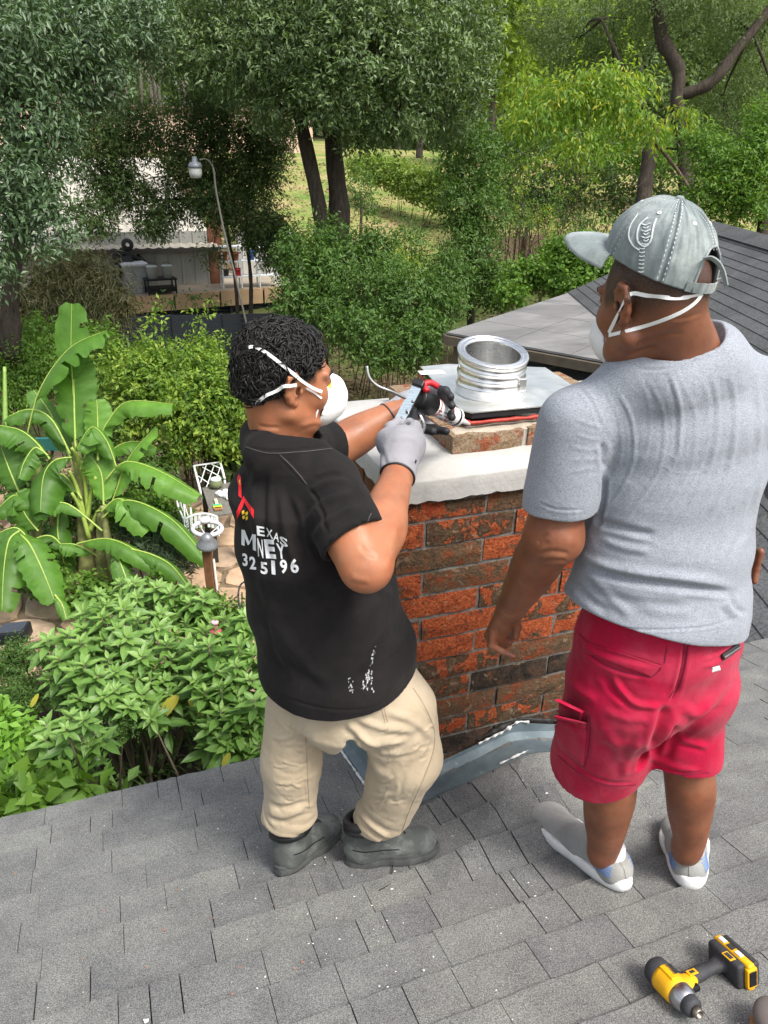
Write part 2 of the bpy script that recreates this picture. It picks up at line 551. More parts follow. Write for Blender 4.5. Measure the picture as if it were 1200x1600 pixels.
# crown: whitewashed wash, ragged lower edge, sloping up to the collar bricks
def crown():
    ox0, ox1, oy0, oy1 = CX0 - 0.018, CX1 + 0.018, CY0 - 0.022, CY1 + 0.02
    ix0, ix1, iy0, iy1 = 0.955, 1.655, 1.955, 2.50
    loops = []
    N = 220
    def ringpts(x0, x1, y0, y1):
        per = [(x0, y0), (x1, y0), (x1, y1), (x0, y1)]
        ln = [x1 - x0, y1 - y0, x1 - x0, y1 - y0]
        out = []
        tot = sum(ln)
        for i in range(N):
            s = i / N * tot; k = 0
            while s > ln[k]: s -= ln[k]; k += 1
            a, b = per[k], per[(k + 1) % 4]
            u = s / ln[k]; out.append((a[0] + (b[0] - a[0]) * u, a[1] + (b[1] - a[1]) * u))
        return out
    # sample every loop with the same parameter by scaling corners
    V = []; F = []
    def loop(f, zf):
        x0 = ox0 + (ix0 - ox0) * f; x1 = ox1 + (ix1 - ox1) * f; y0 = oy0 + (iy0 - oy0) * f; y1 = oy1 + (iy1 - oy1) * f
        base = ringpts(ox0, ox1, oy0, oy1)
        for (bx, by) in base:
            u = (bx - ox0) / (ox1 - ox0); v = (by - oy0) / (oy1 - oy0)
            x = x0 + (x1 - x0) * u; y = y0 + (y1 - y0) * v
            nz = mnoise.noise(Vector((x * 9, y * 9, 1))) * 0.0022 + mnoise.noise(Vector((x * 30, y * 30, 1))) * 0.001
            V.append((x, y, zf(x, y) + nz))
    rag = lambda x, y: -0.962 + 0.012 * mnoise.noise(Vector((x * 22, y * 22, 9))) + 0.006 * mnoise.noise(Vector((x * 90, y * 90, 3)))
    loop(0.10, lambda x, y: rag(x, y) + 0.001); loop(-0.01, rag); loop(-0.005, lambda x, y: -0.925); loop(0.0, lambda x, y: -0.8975); loop(0.02, lambda x, y: -0.893); loop(0.15, lambda x, y: -0.889)
    loop(0.35, lambda x, y: -0.879); loop(0.7, lambda x, y: -0.866); loop(1.0, lambda x, y: -0.858); loop(1.25, lambda x, y: -0.858)
    nl = 10
    for j in range(nl - 1):
        for i in range(N):
            k = (i + 1) % N
            F.append((j * N + i, j * N + k, (j + 1) * N + k, (j + 1) * N + i))
    return V, F
def m_white():
    t = NT('whitewashed_cement')
    c = t.ramp(t.noise(7, 5, 0.6), [(0.3, (0.34, 0.33, 0.305)), (0.6, (0.43, 0.42, 0.40)), (0.8, (0.49, 0.48, 0.46))])
    st = t.ramp(t.noise(45, 5, 0.7), [(0.30, 0.45), (0.42, 0.0)])
    c = t.mix(st, c, (0.34, 0.31, 0.27))
    crk = t.ramp(t.voro(7, 'DISTANCE_TO_EDGE'), [(0.0, 0.55), (0.006, 0.0)])
    c = t.mix(t.math('MULTIPLY', crk, t.ramp(t.noise(3.2, 2), [(0.52, 0), (0.6, 1)])), c, (0.3, 0.28, 0.25))
    nm = t.bump(t.noise(60, 5, 0.6), 0.35, 0.006)
    return t.pbr(c, 0.8, 0, 0.3, nm)
MWH = m_white()
V, F = crown()
autosmooth(mesh_obj('crown', V, F, MWH, chim), 60)
# lumps of grey mortar showing under the crown edge
mm = MB()
for i in range(70):
    x = rng.uniform(CX0, CX1); r0 = rng.uniform(0.004, 0.011)
    if rng.random() < 0.3: x = rng.uniform(0.90, 1.05)
    bm = bmesh.new(); bmesh.ops.create_icosphere(bm, subdivisions=1, radius=1)
    mm.add([(x + v.co.x * r0 * 1.8, CY0 - 0.004 + v.co.y * r0 * 0.8, -0.966 + rng.uniform(-0.004, .004) + v.co.z * r0) for v in bm.verts], [[v.index for v in f.verts] for f in bm.faces]); bm.free()
tag(mm.build('mortar_lumps', MMORT, chim, smooth=True), kind='stuff')
# collar bricks under the top plate
ringz = -0.830
def colbrick(x0, x1, y0, y1, mi):
    L, D = x1 - x0, y1 - y0
    o = share('brick', brick_me(L, 0.057, D, 1, mi), ((x0 + x1) / 2, (y0 + y1) / 2, ringz), chim)
    o.rotation_euler = (0, 0, rng.normal() * 0.01)
MTANB = m_brick('brick_tan', [(0.38, (0.27, 0.17, 0.09)), (0.50, (0.36, 0.27, 0.18)), (0.60, (0.32, 0.10, 0.045))], 0.5, 0.005)
MBR.append(MTANB)
for a, b in ((0.955, 1.195), (1.215, 1.44), (1.46, 1.655)): colbrick(a, b, 1.955, 2.055, 4)
for a, b in ((0.955, 1.19), (1.21, 1.43), (1.45, 1.655)): colbrick(a, b, 2.40, 2.50, 4)
for x0, x1 in ((0.955, 1.055), (1.555, 1.655)):
    for a, b in ((2.065, 2.225), (2.24, 2.39)):
        o = share('brick', brick_me(b - a, 0.057, 0.1, 2, 4), ((x0 + x1) / 2, (a + b) / 2, ringz), chim, rot=(0, 0, -math.pi / 2))
mm = MB()
mm.box((1.305, 1.999, ringz - 0.001), (0.343, 0.036, 0.0255)); mm.box((1.305, 2.455, ringz - 0.001), (0.343, 0.036, 0.0255))
mm.box((1.003, 2.227, ringz - 0.001), (0.036, 0.19, 0.0255)); mm.box((1.608, 2.227, ringz - 0.001), (0.036, 0.19, 0.0255))
mm.build('collar_mortar', plain('pale_mortar', (0.42, 0.40, 0.36), 0.9, var=0.2, scale=50, bump=0.8, dist=0.004), chim)
# loose smear of mortar on the collar's top
mm = MB(); nx = 40
V = []; F = []
for j in range(5):
    for i in range(nx):
        x = 0.962 + 0.686 * i / (nx - 1); y = 1.962 + 0.085 * j / 4
        V.append((x, y, ringz + 0.030 + 0.004 * mnoise.noise(Vector((x * 25, y * 25, 4))) - (0.006 if j in (0, 4) or i in (0, nx - 1) else 0)))
for j in range(4):
    for i in range(nx - 1): F.append((j * nx + i, j * nx + i + 1, (j + 1) * nx + i + 1, (j + 1) * nx + i))
mesh_obj('mortar_bed', V, F, plain('mortar_bed', (0.38, 0.33, 0.26), 0.9, var=0.25, scale=30, bump=0.9, dist=0.004), chim, True)

# flashing of grey sheet metal round the foot
def m_flash():
    t = NT('grey_flashing')
    c = t.ramp(t.noise(9, 5, 0.6), [(0.3, (0.115, 0.155, 0.175)), (0.6, (0.20, 0.245, 0.265)), (0.8, (0.28, 0.32, 0.33))])
    st = t.ramp(t.noise(40, 4, 0.7), [(0.62, 0), (0.72, 0.6)])
    c = t.mix(st, c, (0.5, 0.5, 0.48))
    return t.pbr(c, 0.5, 0.35, 0.5, t.bump(t.noise(12, 3), 0.3, 0.01))
MFL = m_flash()
XS = np.linspace(CX0 - 0.012, CX1 + 0.012, 29)
V = []; F = []
def walltop(x):  # height of the flashing's upper edge on the front wall
    a = np.clip(1 - abs(x - 1.26) / 0.56, 0, 1)
    return -2.105 + 0.185 * a
for i, x in enumerate(XS):
    zb = float(roof_z(x, 1.765))
    zc = float(roof_z(x, 1.875)) + 0.012
    V += [(x, CY0 - 0.011, max(walltop(x), zc + 0.03)), (x, CY0 - 0.013, zc + 0.012), (x, 1.845, zc + 0.002), (x, 1.765 - 0.01, zb + 0.013), (x, 1.765 - 0.012, zb - 0.001)]
for i in range(len(XS) - 1):
    for j in range(4): F.append((i * 5 + j, i * 5 + j + 1, (i + 1) * 5 + j + 1, (i + 1) * 5 + j))
autosmooth(mesh_obj('front_flashing', V, F, MFL, chim), 35)
V = []; F = []
YS = np.linspace(1.755, 2.60, 16)
for i, y in enumerate(YS):
    zr = float(RC - RS * y)
    V += [(CX0 - 0.010, y, zr + 0.125 - 0.03 * (y < 1.89)), (CX0 - 0.012, y, zr + 0.014), (CX0 - 0.048, y, zr + 0.010), (CX0 - 0.05, y, zr - 0.004)]
for i in range(len(YS) - 1):
    for j in range(3): F.append((i * 4 + j, i * 4 + j + 1, (i + 1) * 4 + j + 1, (i + 1) * 4 + j))
mesh_obj('side_flashing', V, F, MFL, chim)
V = [(CX1 + CX0 - 0 - v[0], v[1], v[2]) for v in V]
mesh_obj('side_flashing', V, [tuple(reversed(f)) for f in F], MFL, chim)
# white sealant beads
MSEAL = plain('white_sealant', (0.62, 0.62, 0.60), 0.5, var=0.06, scale=60, bump=0.4)
def bead(name, pts, r, par, m=MSEAL, amp=0.5, fr=60, off=0):
    p = spline(pts, 60)
    rs = [max(r * 0.25, r * (1 + amp * 2 * mnoise.noise(Vector((float(q[0]) * fr, float(q[1]) * fr, float(q[2]) * fr + off))))) for q in p]
    mb = MB(); mb.tube(p, rs, 6)
    return mb.build(name, m, par, True)
bead('sealant_bead', [(CX0 - 0.055, y, float(RC - RS * y) + 0.006) for y in np.linspace(1.90, 2.58, 8)], 0.0052, chim)
bead('sealant_bead', [(x, CY0 - 0.016, walltop(x) + 0.004) for x in np.linspace(1.10, 1.23, 8)], 0.0058, chim, amp=0.9)
bead('sealant_bead', [(x, CY0 - 0.014, walltop(x) + 0.008) for x in np.linspace(1.19, 1.30, 8)], 0.0040, chim, amp=1.2)
bead('sealant_bead', [(x, 1.752, float(roof_z(x, 1.755)) + 0.012) for x in np.linspace(1.12, 1.23, 8)], 0.0026, chim, amp=1.0)
bead('sealant_bead', [(0.735, 1.74, float(roof_z(.735, 1.74)) + 0.006), (0.765, 1.735, float(roof_z(.765, 1.735)) + 0.008), (0.795, 1.74, float(roof_z(.795, 1.74)) + 0.006)], 0.009, chim)
# dark drip where tar sits on the bricks above the flashing
bead('tar_line', [(x, CY0 - 0.008, walltop(x) + 0.016) for x in np.linspace(1.10, 1.50, 8)], 0.0065, chim, plain('roof_tar', (0.02, 0.018, 0.016), 0.6), amp=1.2, fr=30)

# ================================================================== TOP PLATE WITH THE METAL LINER
PLZ = -0.748
plate = empty('liner_top_plate', (1.28, 2.2, PLZ - 0.03), 'bright square metal top plate with short silver flue collar on the chimney', 'chimney top plate')
def m_steel(name, c=(0.62, 0.62, 0.60), rough=0.28, sc=(2, 2, 60), var=0.3):
    t = NT(name)
    n = t.noise(9, 4, 0.6, vec=t.coord('Object', sc))
    cc = t.ramp(n, [(0.3, tuple(x * (1 - var) for x in c)), (0.7, c)])
    n2 = t.noise(6, 4, 0.6)
    rg = t.ramp(n2, [(0.3, rough * 0.7), (0.7, rough * 1.5)])
    return t.pbr(cc, rg, 1.0, 0.5, t.bump(t.noise(15, 3), 0.12, 0.01))
MPL = m_steel('plate_steel', (0.88, 0.88, 0.84), 0.38, (3, 3, 3), 0.12)
MCOL = m_steel('liner_steel', (0.86, 0.86, 0.85), 0.24)
poly = [tuple(atZ(a, b, PLZ)[:2]) for a, b in ((719, 640), (737, 644.5), (877, 631.5), (896, 603), (852, 574), (700, 568.5), (657, 572.5))]
mb = MB(); mb.prism(poly, PLZ - 0.0035, PLZ)
autosmooth(mb.build('top_sheet', MPL, plate), 30)
mb = MB()
pin = [(1.262 + (x - 1.262) * 0.985, 2.26 + (y - 2.26) * 0.985) for x, y in poly]
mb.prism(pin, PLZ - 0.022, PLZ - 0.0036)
mb.build('plate_gap_shade', plain('plate_gap_dark', (0.03, 0.03, 0.032), 0.4, 0.3), plate)  # near-black band under the sheet, painting in the shade of the gap
# red high-temperature sealant under the plate
loopp = [(1.262 + (x - 1.262) * 1.005, 2.26 + (y - 2.26) * 1.01) for x, y in poly]
pts = []
for i in range(len(loopp)):
    a, b = loopp[i], loopp[(i + 1) % len(loopp)]
    for k in range(10): pts.append((a[0] + (b[0] - a[0]) * k / 10, a[1] + (b[1] - a[1]) * k / 10, PLZ - 0.033 + 0.002 * mnoise.noise(Vector((a[0] * 9, k * 3.0, i)))))
pts.append(pts[0])
mb = MB(); mb.tube(pts, [0.0055 + 0.004 * mnoise.noise(Vector((p[0] * 50, p[1] * 50, 0))) for p in pts], 7)
mb.build('red_sealant', plain('red_sealant', (0.36, 0.03, 0.018), 0.45, var=0.15, bump=0.6), plate, True)
LC = (1.185, 2.175)
prof = [(0.112, 0.001), (0.112, 0.030), (0.1155, 0.033), (0.112, 0.036), (0.110, 0.060), (0.1125, 0.064), (0.1125, 0.069), (0.109, 0.073), (0.109, 0.093), (0.112, 0.097), (0.112, 0.101), (0.1085, 0.105), (0.1085, 0.122), (0.1145, 0.126), (0.1165, 0.132), (0.1145, 0.138), (0.108, 0.140), (0.104, 0.137), (0.099, 0.126)]
def slant(mb):
    # the collar's mouth is cut at a slant, higher at the back
    mb.V = [(x, y, z + max(0, (z - PLZ - 0.03) / 0.11) * 0.22 * (y - LC[1])) if z > PLZ else (x, y, z) for x, y, z in mb.V]
    return mb
mb = MB(); mb.lathe((LC[0], LC[1], PLZ), prof, 64); slant(mb).build('flue_collar', MCOL, plate, True)
prof = [(0.1035, 0.134), (0.098, 0.139), (0.091, 0.136), (0.087, 0.128)]
z = 0.128
while z > -0.25:
    prof += [(0.090, z - 0.003), (0.0865, z - 0.007)]; z -= 0.0085
mb = MB(); mb.lathe((LC[0], LC[1], PLZ), prof, 64); slant(mb).build('flexible_liner', MCOL, plate, True)
mb = MB(); mb.box((LC[0] + 0.06, LC[1] - 0.10, PLZ + 0.05), (0.012, 0.006, 0.02), bev=0.002); mb.build('clamp_screw', MCOL, plate)
# paper sticker
a = nrm(np.array([1.10, 2.52, 0]) - np.array([1.02, 2.44, 0]))
mb = MB(); mb.prism([(1.045, 2.425), (1.135, 2.415), (1.14, 2.462), (1.05, 2.472)], PLZ + 0.0004, PLZ + 0.0012)
mb.build('paper_sticker', plain('sticker_paper', (0.78, 0.79, 0.80), 0.6), plate)
# ================================================================== figure modelling tools
import openvdb
def vnoise(p, seed=0):
    """smooth value noise, p (N,3) -> (N,) in -1..1"""
    i = np.floor(p).astype(np.int64); f = p - i; f = f * f * (3 - 2 * f)
    def h(a, b, c):
        n = (a * 73856093) ^ (b * 19349663) ^ (c * 83492791) ^ (seed * 2654435)
        n = (n ^ (n >> 13)) * 1274126177
        n = n & 0x7fffffff
        return (n ^ (n >> 16)) % 10007 / 5003.5 - 1.0
    x, y, z = i[:, 0], i[:, 1], i[:, 2]; u, v, w = f[:, 0], f[:, 1], f[:, 2]
    r = 0
    for dx in (0, 1):
        for dy in (0, 1):
            for dz in (0, 1):
                r = r + h(x + dx, y + dy, z + dz) * (u if dx else 1 - u) * (v if dy else 1 - v) * (w if dz else 1 - w)
    return r
def fbm(p, o=3, seed=0):
    r = 0; a = 1; t = 0
    for k in range(o):
        r = r + a * vnoise(p * 2 ** k + 17.3 * k, seed + k); t += a; a *= 0.5
    return r / t
class Frame:
    def __init__(s, o, fwd, up):
        s.o = np.asarray(o, float); s.y = nrm(fwd); s.x = nrm(np.cross(s.y, nrm(up))); s.z = np.cross(s.x, s.y)
        s.R = np.array([s.x, s.y, s.z])           # rows
    def w(s, p): return s.o + np.asarray(p, float) @ s.R
    def v(s, p): return np.asarray(p, float) @ s.R
    def l(s, P_): return (np.asarray(P_) - s.o) @ s.R.T
class SDF:
    def __init__(s, lo, hi, h):
        s.lo = np.asarray(lo, float); s.h = h
        s.n = np.ceil((np.asarray(hi) - s.lo) / h).astype(int) + 1
        s.g = np.full(s.n, 0.08, np.float32)
        s.ax = [(s.lo[i] + h * np.arange(s.n[i])).astype(np.float32) for i in range(3)]
    def sub(s, lo, hi, pad):
        a = np.clip(np.floor((np.asarray(lo) - pad - s.lo) / s.h).astype(int), 0, s.n - 1)
        b = np.clip(np.ceil((np.asarray(hi) + pad - s.lo) / s.h).astype(int) + 1, a + 1, s.n)
        sl = tuple(slice(int(a[i]), int(b[i])) for i in range(3))
        X = s.ax[0][sl[0]][:, None, None]; Y = s.ax[1][sl[1]][None, :, None]; Z = s.ax[2][sl[2]][None, None, :]
        return sl, X, Y, Z
    def _comb(s, sl, d, k, op):
        g = s.g[sl]
        if op == 'u':
            if k > 0:
                hh = np.maximum(k - np.abs(g - d), 0) / k; s.g[sl] = np.minimum(g, d) - hh * hh * k * 0.25
            else: s.g[sl] = np.minimum(g, d)
        else:
            d = -d
            if k > 0:
                hh = np.maximum(k - np.abs(g - d), 0) / k; s.g[sl] = np.maximum(g, d) + hh * hh * k * 0.25
            else: s.g[sl] = np.maximum(g, d)
    def seg(s, a, b, ra, rb, k=0.02, side=None, fa=1.0, fb=None, op='u', e=1.0, planes=()):
        """tapered elliptical limb: ra,rb radii along `side`, times fa,fb across it; e end roundness"""
        a = np.asarray(a, float); b = np.asarray(b, float); fb = fa if fb is None else fb
        L = np.linalg.norm(b - a); ax = (b - a) / max(L, 1e-9)
        if side is None:
            side = np.cross(ax, [0.3, 0.2, 0.93])
        sd = np.asarray(side, float) - ax * (np.asarray(side, float) @ ax)
        if np.linalg.norm(sd) < 0.05: sd = np.cross(ax, [0.31, 0.22, 0.92])
        sd = nrm(sd); w = np.cross(ax, sd)
        m = max(ra, rb, ra * fa, rb * fb)
        sl, X, Y, Z = s.sub(np.minimum(a, b) - m, np.maximum(a, b) + m, k + 0.03)
        X = X - a[0]; Y = Y - a[1]; Z = Z - a[2]
        t_ = X * ax[0] + Y * ax[1] + Z * ax[2]
        u = X * sd[0] + Y * sd[1] + Z * sd[2]
        v = X * w[0] + Y * w[1] + Z * w[2]
        t = np.clip(t_ / max(L, 1e-9), 0, 1)
        ee = t_ - t * L
        r = ra + (rb - ra) * t; f = fa + (fb - fa) * t; rv = r * f; re = r * e
        k1 = np.sqrt((u / r) ** 2 + (v / rv) ** 2 + (ee / re) ** 2) + 1e-6
        k2 = np.sqrt((u / r ** 2) ** 2 + (v / rv ** 2) ** 2 + (ee / re ** 2) ** 2) + 1e-6
        d = k1 * (k1 - 1) / k2
        for (pp, nn) in planes:      # keep the side where (p-pp).nn < 0
            pp = np.asarray(pp, float) - a; nn = nrm(nn)
            dp = (X - pp[0]) * nn[0] + (Y - pp[1]) * nn[1] + (Z - pp[2]) * nn[2]
            d = np.maximum(d, dp)
        s._comb(sl, d.astype(np.float32), k, op); return s
    def ell(s, c, rad, R=None, k=0.02, op='u'):
        c = np.asarray(c, float); rad = np.asarray(rad, float) * np.ones(3)
        R = np.eye(3) if R is None else np.asarray(R)
        m = rad.max()
        sl, X, Y, Z = s.sub(c - m, c + m, k + 0.03)
        X = X - c[0]; Y = Y - c[1]; Z = Z - c[2]
        q = [X * R[i][0] + Y * R[i][1] + Z * R[i][2] for i in range(3)]
        k1 = np.sqrt(sum((q[i] / rad[i]) ** 2 for i in range(3))) + 1e-6
        k2 = np.sqrt(sum((q[i] / rad[i] ** 2) ** 2 for i in range(3))) + 1e-6
        s._comb(sl, (k1 * (k1 - 1) / k2).astype(np.float32), k, op); return s
    def limb(s, pts, rad, k=0.012, side=(1, 0.2, 0), f=1.0, n=14, kk=0.03):
        P_ = spline(pts, n); R_ = np.interp(np.linspace(0, 1, n), np.linspace(0, 1, 41), np.convolve(np.pad(np.interp(np.linspace(0, 1, 41), np.linspace(0, 1, len(rad)), rad), 4, mode='edge'), np.ones(9) / 9, 'valid'))
        for i in range(n - 1): s.seg(P_[i], P_[i + 1], R_[i], R_[i + 1], k if i else kk, side, f)
        return s
    def cut(s, p, n, k=0.004):
        """remove everything on the side n points to"""
        p = np.asarray(p, float); n = nrm(n)
        d = (s.ax[0][:, None, None] - p[0]) * n[0] + (s.ax[1][None, :, None] - p[1]) * n[1] + (s.ax[2][None, None, :] - p[2]) * n[2]
        s._comb((slice(None),) * 3, (-d).astype(np.float32), k, 'c'); return s
    def disp(s, f, band=0.02):
        idx = np.argwhere(np.abs(s.g) < band)
        p = s.lo + idx * s.h
        v = f(p)
        s.g[idx[:, 0], idx[:, 1], idx[:, 2]] -= v.astype(np.float32); return s
    def mesh(s):
        g = s.g.copy()
        g[0] = g[-1] = 0.05; g[:, 0] = g[:, -1] = 0.05; g[:, :, 0] = g[:, :, -1] = 0.05
        g = np.clip(g, -0.03, 0.05)
        gr = openvdb.FloatGrid(0.05)
        gr.copyFromArray(g.astype(np.float32))
        pts, quads = gr.convertToQuads(0.0)
        pts = np.asarray(pts, float) * s.h + s.lo
        return pts, np.asarray(quads, dtype=np.int64)
def vnormals(V, F):
    a = V[F[:, 2]] - V[F[:, 0]]; b = V[F[:, 3]] - V[F[:, 1]]
    n = np.cross(a, b)
    N = np.zeros_like(V)
    for k in range(4):
        for c in range(3): N[:, c] += np.bincount(F[:, k], n[:, c], len(V))
    return N / (np.linalg.norm(N, axis=1)[:, None] + 1e-12)
def fix_winding(V, F):
    n = np.cross(V[F[:, 2]] - V[F[:, 0]], V[F[:, 3]] - V[F[:, 1]])
    vol = (V[F[:, 0]] * n).sum()
    return F if vol > 0 else F[:, ::-1].copy()
def relax(V, F, it=1, lam=0.5):
    E = np.concatenate([F[:, [0, 1]], F[:, [1, 2]], F[:, [2, 3]], F[:, [3, 0]]])
    deg = np.bincount(E[:, 0], minlength=len(V)) + np.bincount(E[:, 1], minlength=len(V))
    for _ in range(it):
        S = np.zeros_like(V)
        for c in range(3):
            S[:, c] = np.bincount(E[:, 0], V[E[:, 1], c], len(V)) + np.bincount(E[:, 1], V[E[:, 0], c], len(V))
        V = V + lam * (S / np.maximum(deg, 1)[:, None] - V)
    return V
def to_px(V):
    d = V @ FW
    return np.stack([600 + FOC * (V @ RT) / d, 800 - FOC * (V @ UP) / d], 1)
def seg_dist(q, pl):
    """distance of 2-D points to a polyline and the running fraction"""
    pl = np.asarray(pl, float)
    L = np.linalg.norm(np.diff(pl, axis=0), axis=1); T = L.sum(); acc = 0
    best = np.full(len(q), 1e9); fr = np.zeros(len(q)); sg = np.zeros(len(q))
    for i in range(len(pl) - 1):
        a, b = pl[i], pl[i + 1]; ab = b - a
        t = np.clip(((q - a) @ ab) / (ab @ ab + 1e-9), 0, 1)
        c = q - (a + t[:, None] * ab)
        d = np.hypot(c[:, 0], c[:, 1])
        m = d < best
        best[m] = d[m]; fr[m] = ((acc + t * L[i]) / T)[m]; sg[m] = np.sign(ab[0] * c[:, 1] - ab[1] * c[:, 0])[m]
        acc += L[i]
    return best, fr, sg
def folds(V, F, specs):
    """cloth folds: each spec (list of points as seen in the photograph, width px, height m); raised along the line with a
    trough at its side. Applied as real displacement of the cloth on the side turned to the photographer"""
    N = vnormals(V, F)
    q = to_px(V)
    facing = -(N * (V / np.linalg.norm(V, axis=1)[:, None])).sum(1)
    wf = smooth01((facing + 0.05) / 0.35)
    D = np.zeros(len(V))
    for sp in specs:
        pl, wd, amp = sp[0], sp[1], sp[2]
        if len(pl) > 2: pl = [tuple(p) for p in spline([np.array(p, float) for p in pl], 4 * len(pl))]
        arr = np.asarray(pl, float)
        m = (q[:, 0] > arr[:, 0].min() - 4 * wd) & (q[:, 0] < arr[:, 0].max() + 4 * wd) & (q[:, 1] > arr[:, 1].min() - 4 * wd) & (q[:, 1] < arr[:, 1].max() + 4 * wd) & (wf > 0)
        ix = np.nonzero(m)[0]
        if not len(ix): continue
        d, fr, sg = seg_dist(q[ix], arr)
        x = d * sg / wd
        prof = np.exp(-x * x) - 0.45 * np.exp(-((x - 1.7) / 0.9) ** 2) - 0.25 * np.exp(-((x + 1.7) / 1.0) ** 2)
        ends = smooth01(fr / 0.22) * smooth01((1 - fr) / 0.22)
        D[ix] += amp * prof * ends * wf[ix]
    return V + N * D[:, None]
def concat(parts):
    V = []; F = []; n = 0
    for v, f in parts:
        V.append(v); F.append(f + n); n += len(v)
    return np.concatenate(V), np.concatenate(F)
def bvh_of(V, F): return BVHTree.FromPolygons([Vector(v) for v in V], [tuple(int(i) for i in f) for f in F])
def cast(bvhs, px, py, off=0.0, origin=None, d=None):
    o = Vector((0, 0, 0)) if origin is None else Vector(origin)
    dr = Vector(nrm(ray(px, py))) if d is None else Vector(nrm(d))
    best = None
    for b in bvhs:
        h = b.ray_cast(o, dr)
        if h[0] is not None and (best is None or h[3] < best[3]): best = h
    if best is None: return None, None
    n = best[1]
    if n.dot(dr) > 0: n = -n
    return np.array(best[0] + n * off), np.array(n)
def ribbon(name, pts, nor, w, th, m, parent, twist=0.0):
    """flat strap along pts, lying on the surface with normals nor"""
    V = []; F = []
    n = len(pts)
    for i in range(n):
        t = nrm(np.asarray(pts[min(i + 1, n - 1)]) - np.asarray(pts[max(i - 1, 0)]))
        nn = nrm(np.asarray(nor[i]) - t * (np.asarray(nor[i]) @ t)); b = np.cross(t, nn)
        a = twist * math.sin(i * 0.55)
        bb = b * math.cos(a) + nn * math.sin(a); n2 = np.cross(bb, t) if a else nn
        p = np.asarray(pts[i])
        V += [p - bb * w / 2, p + bb * w / 2, p + bb * w / 2 + nn * th, p - bb * w / 2 + nn * th]
    for i in range(n - 1):
        for k in range(4):
            F.append((i * 4 + k, i * 4 + (k + 1) % 4, (i + 1) * 4 + (k + 1) % 4, (i + 1) * 4 + k))
    F += [(3, 2, 1, 0), tuple(4 * (n - 1) + k for k in range(4))]
    return mesh_obj(name, V, F, m, parent, False)

def m_skin(name, c, dark, hairc=(0.012, 0.010, 0.009), rough=0.48):
    t = NT(name)
    n = t.noise(14, 4, 0.6)
    cc = t.ramp(n, [(0.3, dark), (0.62, c)])
    red = t.ramp(t.noise(30, 3), [(0.4, (1, 1, 1)), (0.75, (1.10, 0.93, 0.88))])
    cc = t.mix(1.0, cc, red, 'MULTIPLY')
    h = t.attr('hair')
    hn = t.ramp(t.noise(420, 2, 0.8), [(0.35, 0.55), (0.6, 1.0)])
    cc = t.mix(t.math('MULTIPLY', h, hn), cc, hairc)
    nm = t.bump(t.noise(260, 3, 0.7), 0.25, 0.0015)
    nm = t.bump(t.noise(55, 2), 0.15, 0.003, nm)
    rg = t.ramp(t.noise(25, 3), [(0.3, rough - 0.06), (0.7, rough + 0.1)])
    return t.pbr(cc, rg, 0, 0.4, nm, sss=0.10, ssss=0.012, sssr=(1, 0.35, 0.2))
def m_cloth(name, c, c2=None, weave=900, var=0.1, rough=0.9, heather=0.0, fade=None, sheen=0.15, bumpd=0.0015, fscale=4.0, crease=0.10):
    t = NT(name)
    lo = tuple(x * (1 - var) for x in c); hi = tuple(min(1, x * (1 + var)) for x in c)
    cc = t.ramp(t.noise(9, 4, 0.6), [(0.3, lo), (0.7, hi)])
    if heather:
        hn = t.noise(260, 2, 0.8, vec=t.coord('Object', (1, 1, 3.2)))
        cc = t.mix(heather, cc, t.mix(1.0, cc, t.ramp(hn, [(0.36, 0.62), (0.62, 1.35)]), 'MULTIPLY'))
    if fade is not None:
        fn = t.ramp(t.noise(fscale, 5, 0.65, 0.4), [(0.44, 0.0), (0.66, 0.75)])
        cc = t.mix(fn, cc, fade)
    v = t.coord()
    wv = t.noise(weave, 1, 0.5, vec=v)
    nm = t.bump(wv, 0.35, bumpd)
    nm = t.bump(t.noise(28, 4, 0.55, 0.5), 0.4, 0.006, nm)
    if crease:
        cr = t.math('ABSOLUTE', t.math('SUBTRACT', t.noise(7, 2, 0.5, 1.2), 0.5))
        nm = t.bump(t.ramp(cr, [(0.0, 1.0), (0.07, 0.45), (0.25, 0.0)]), crease, 0.010, nm)
    return t.pbr(cc, rough, 0, 0.15, nm, sheen=sheen)
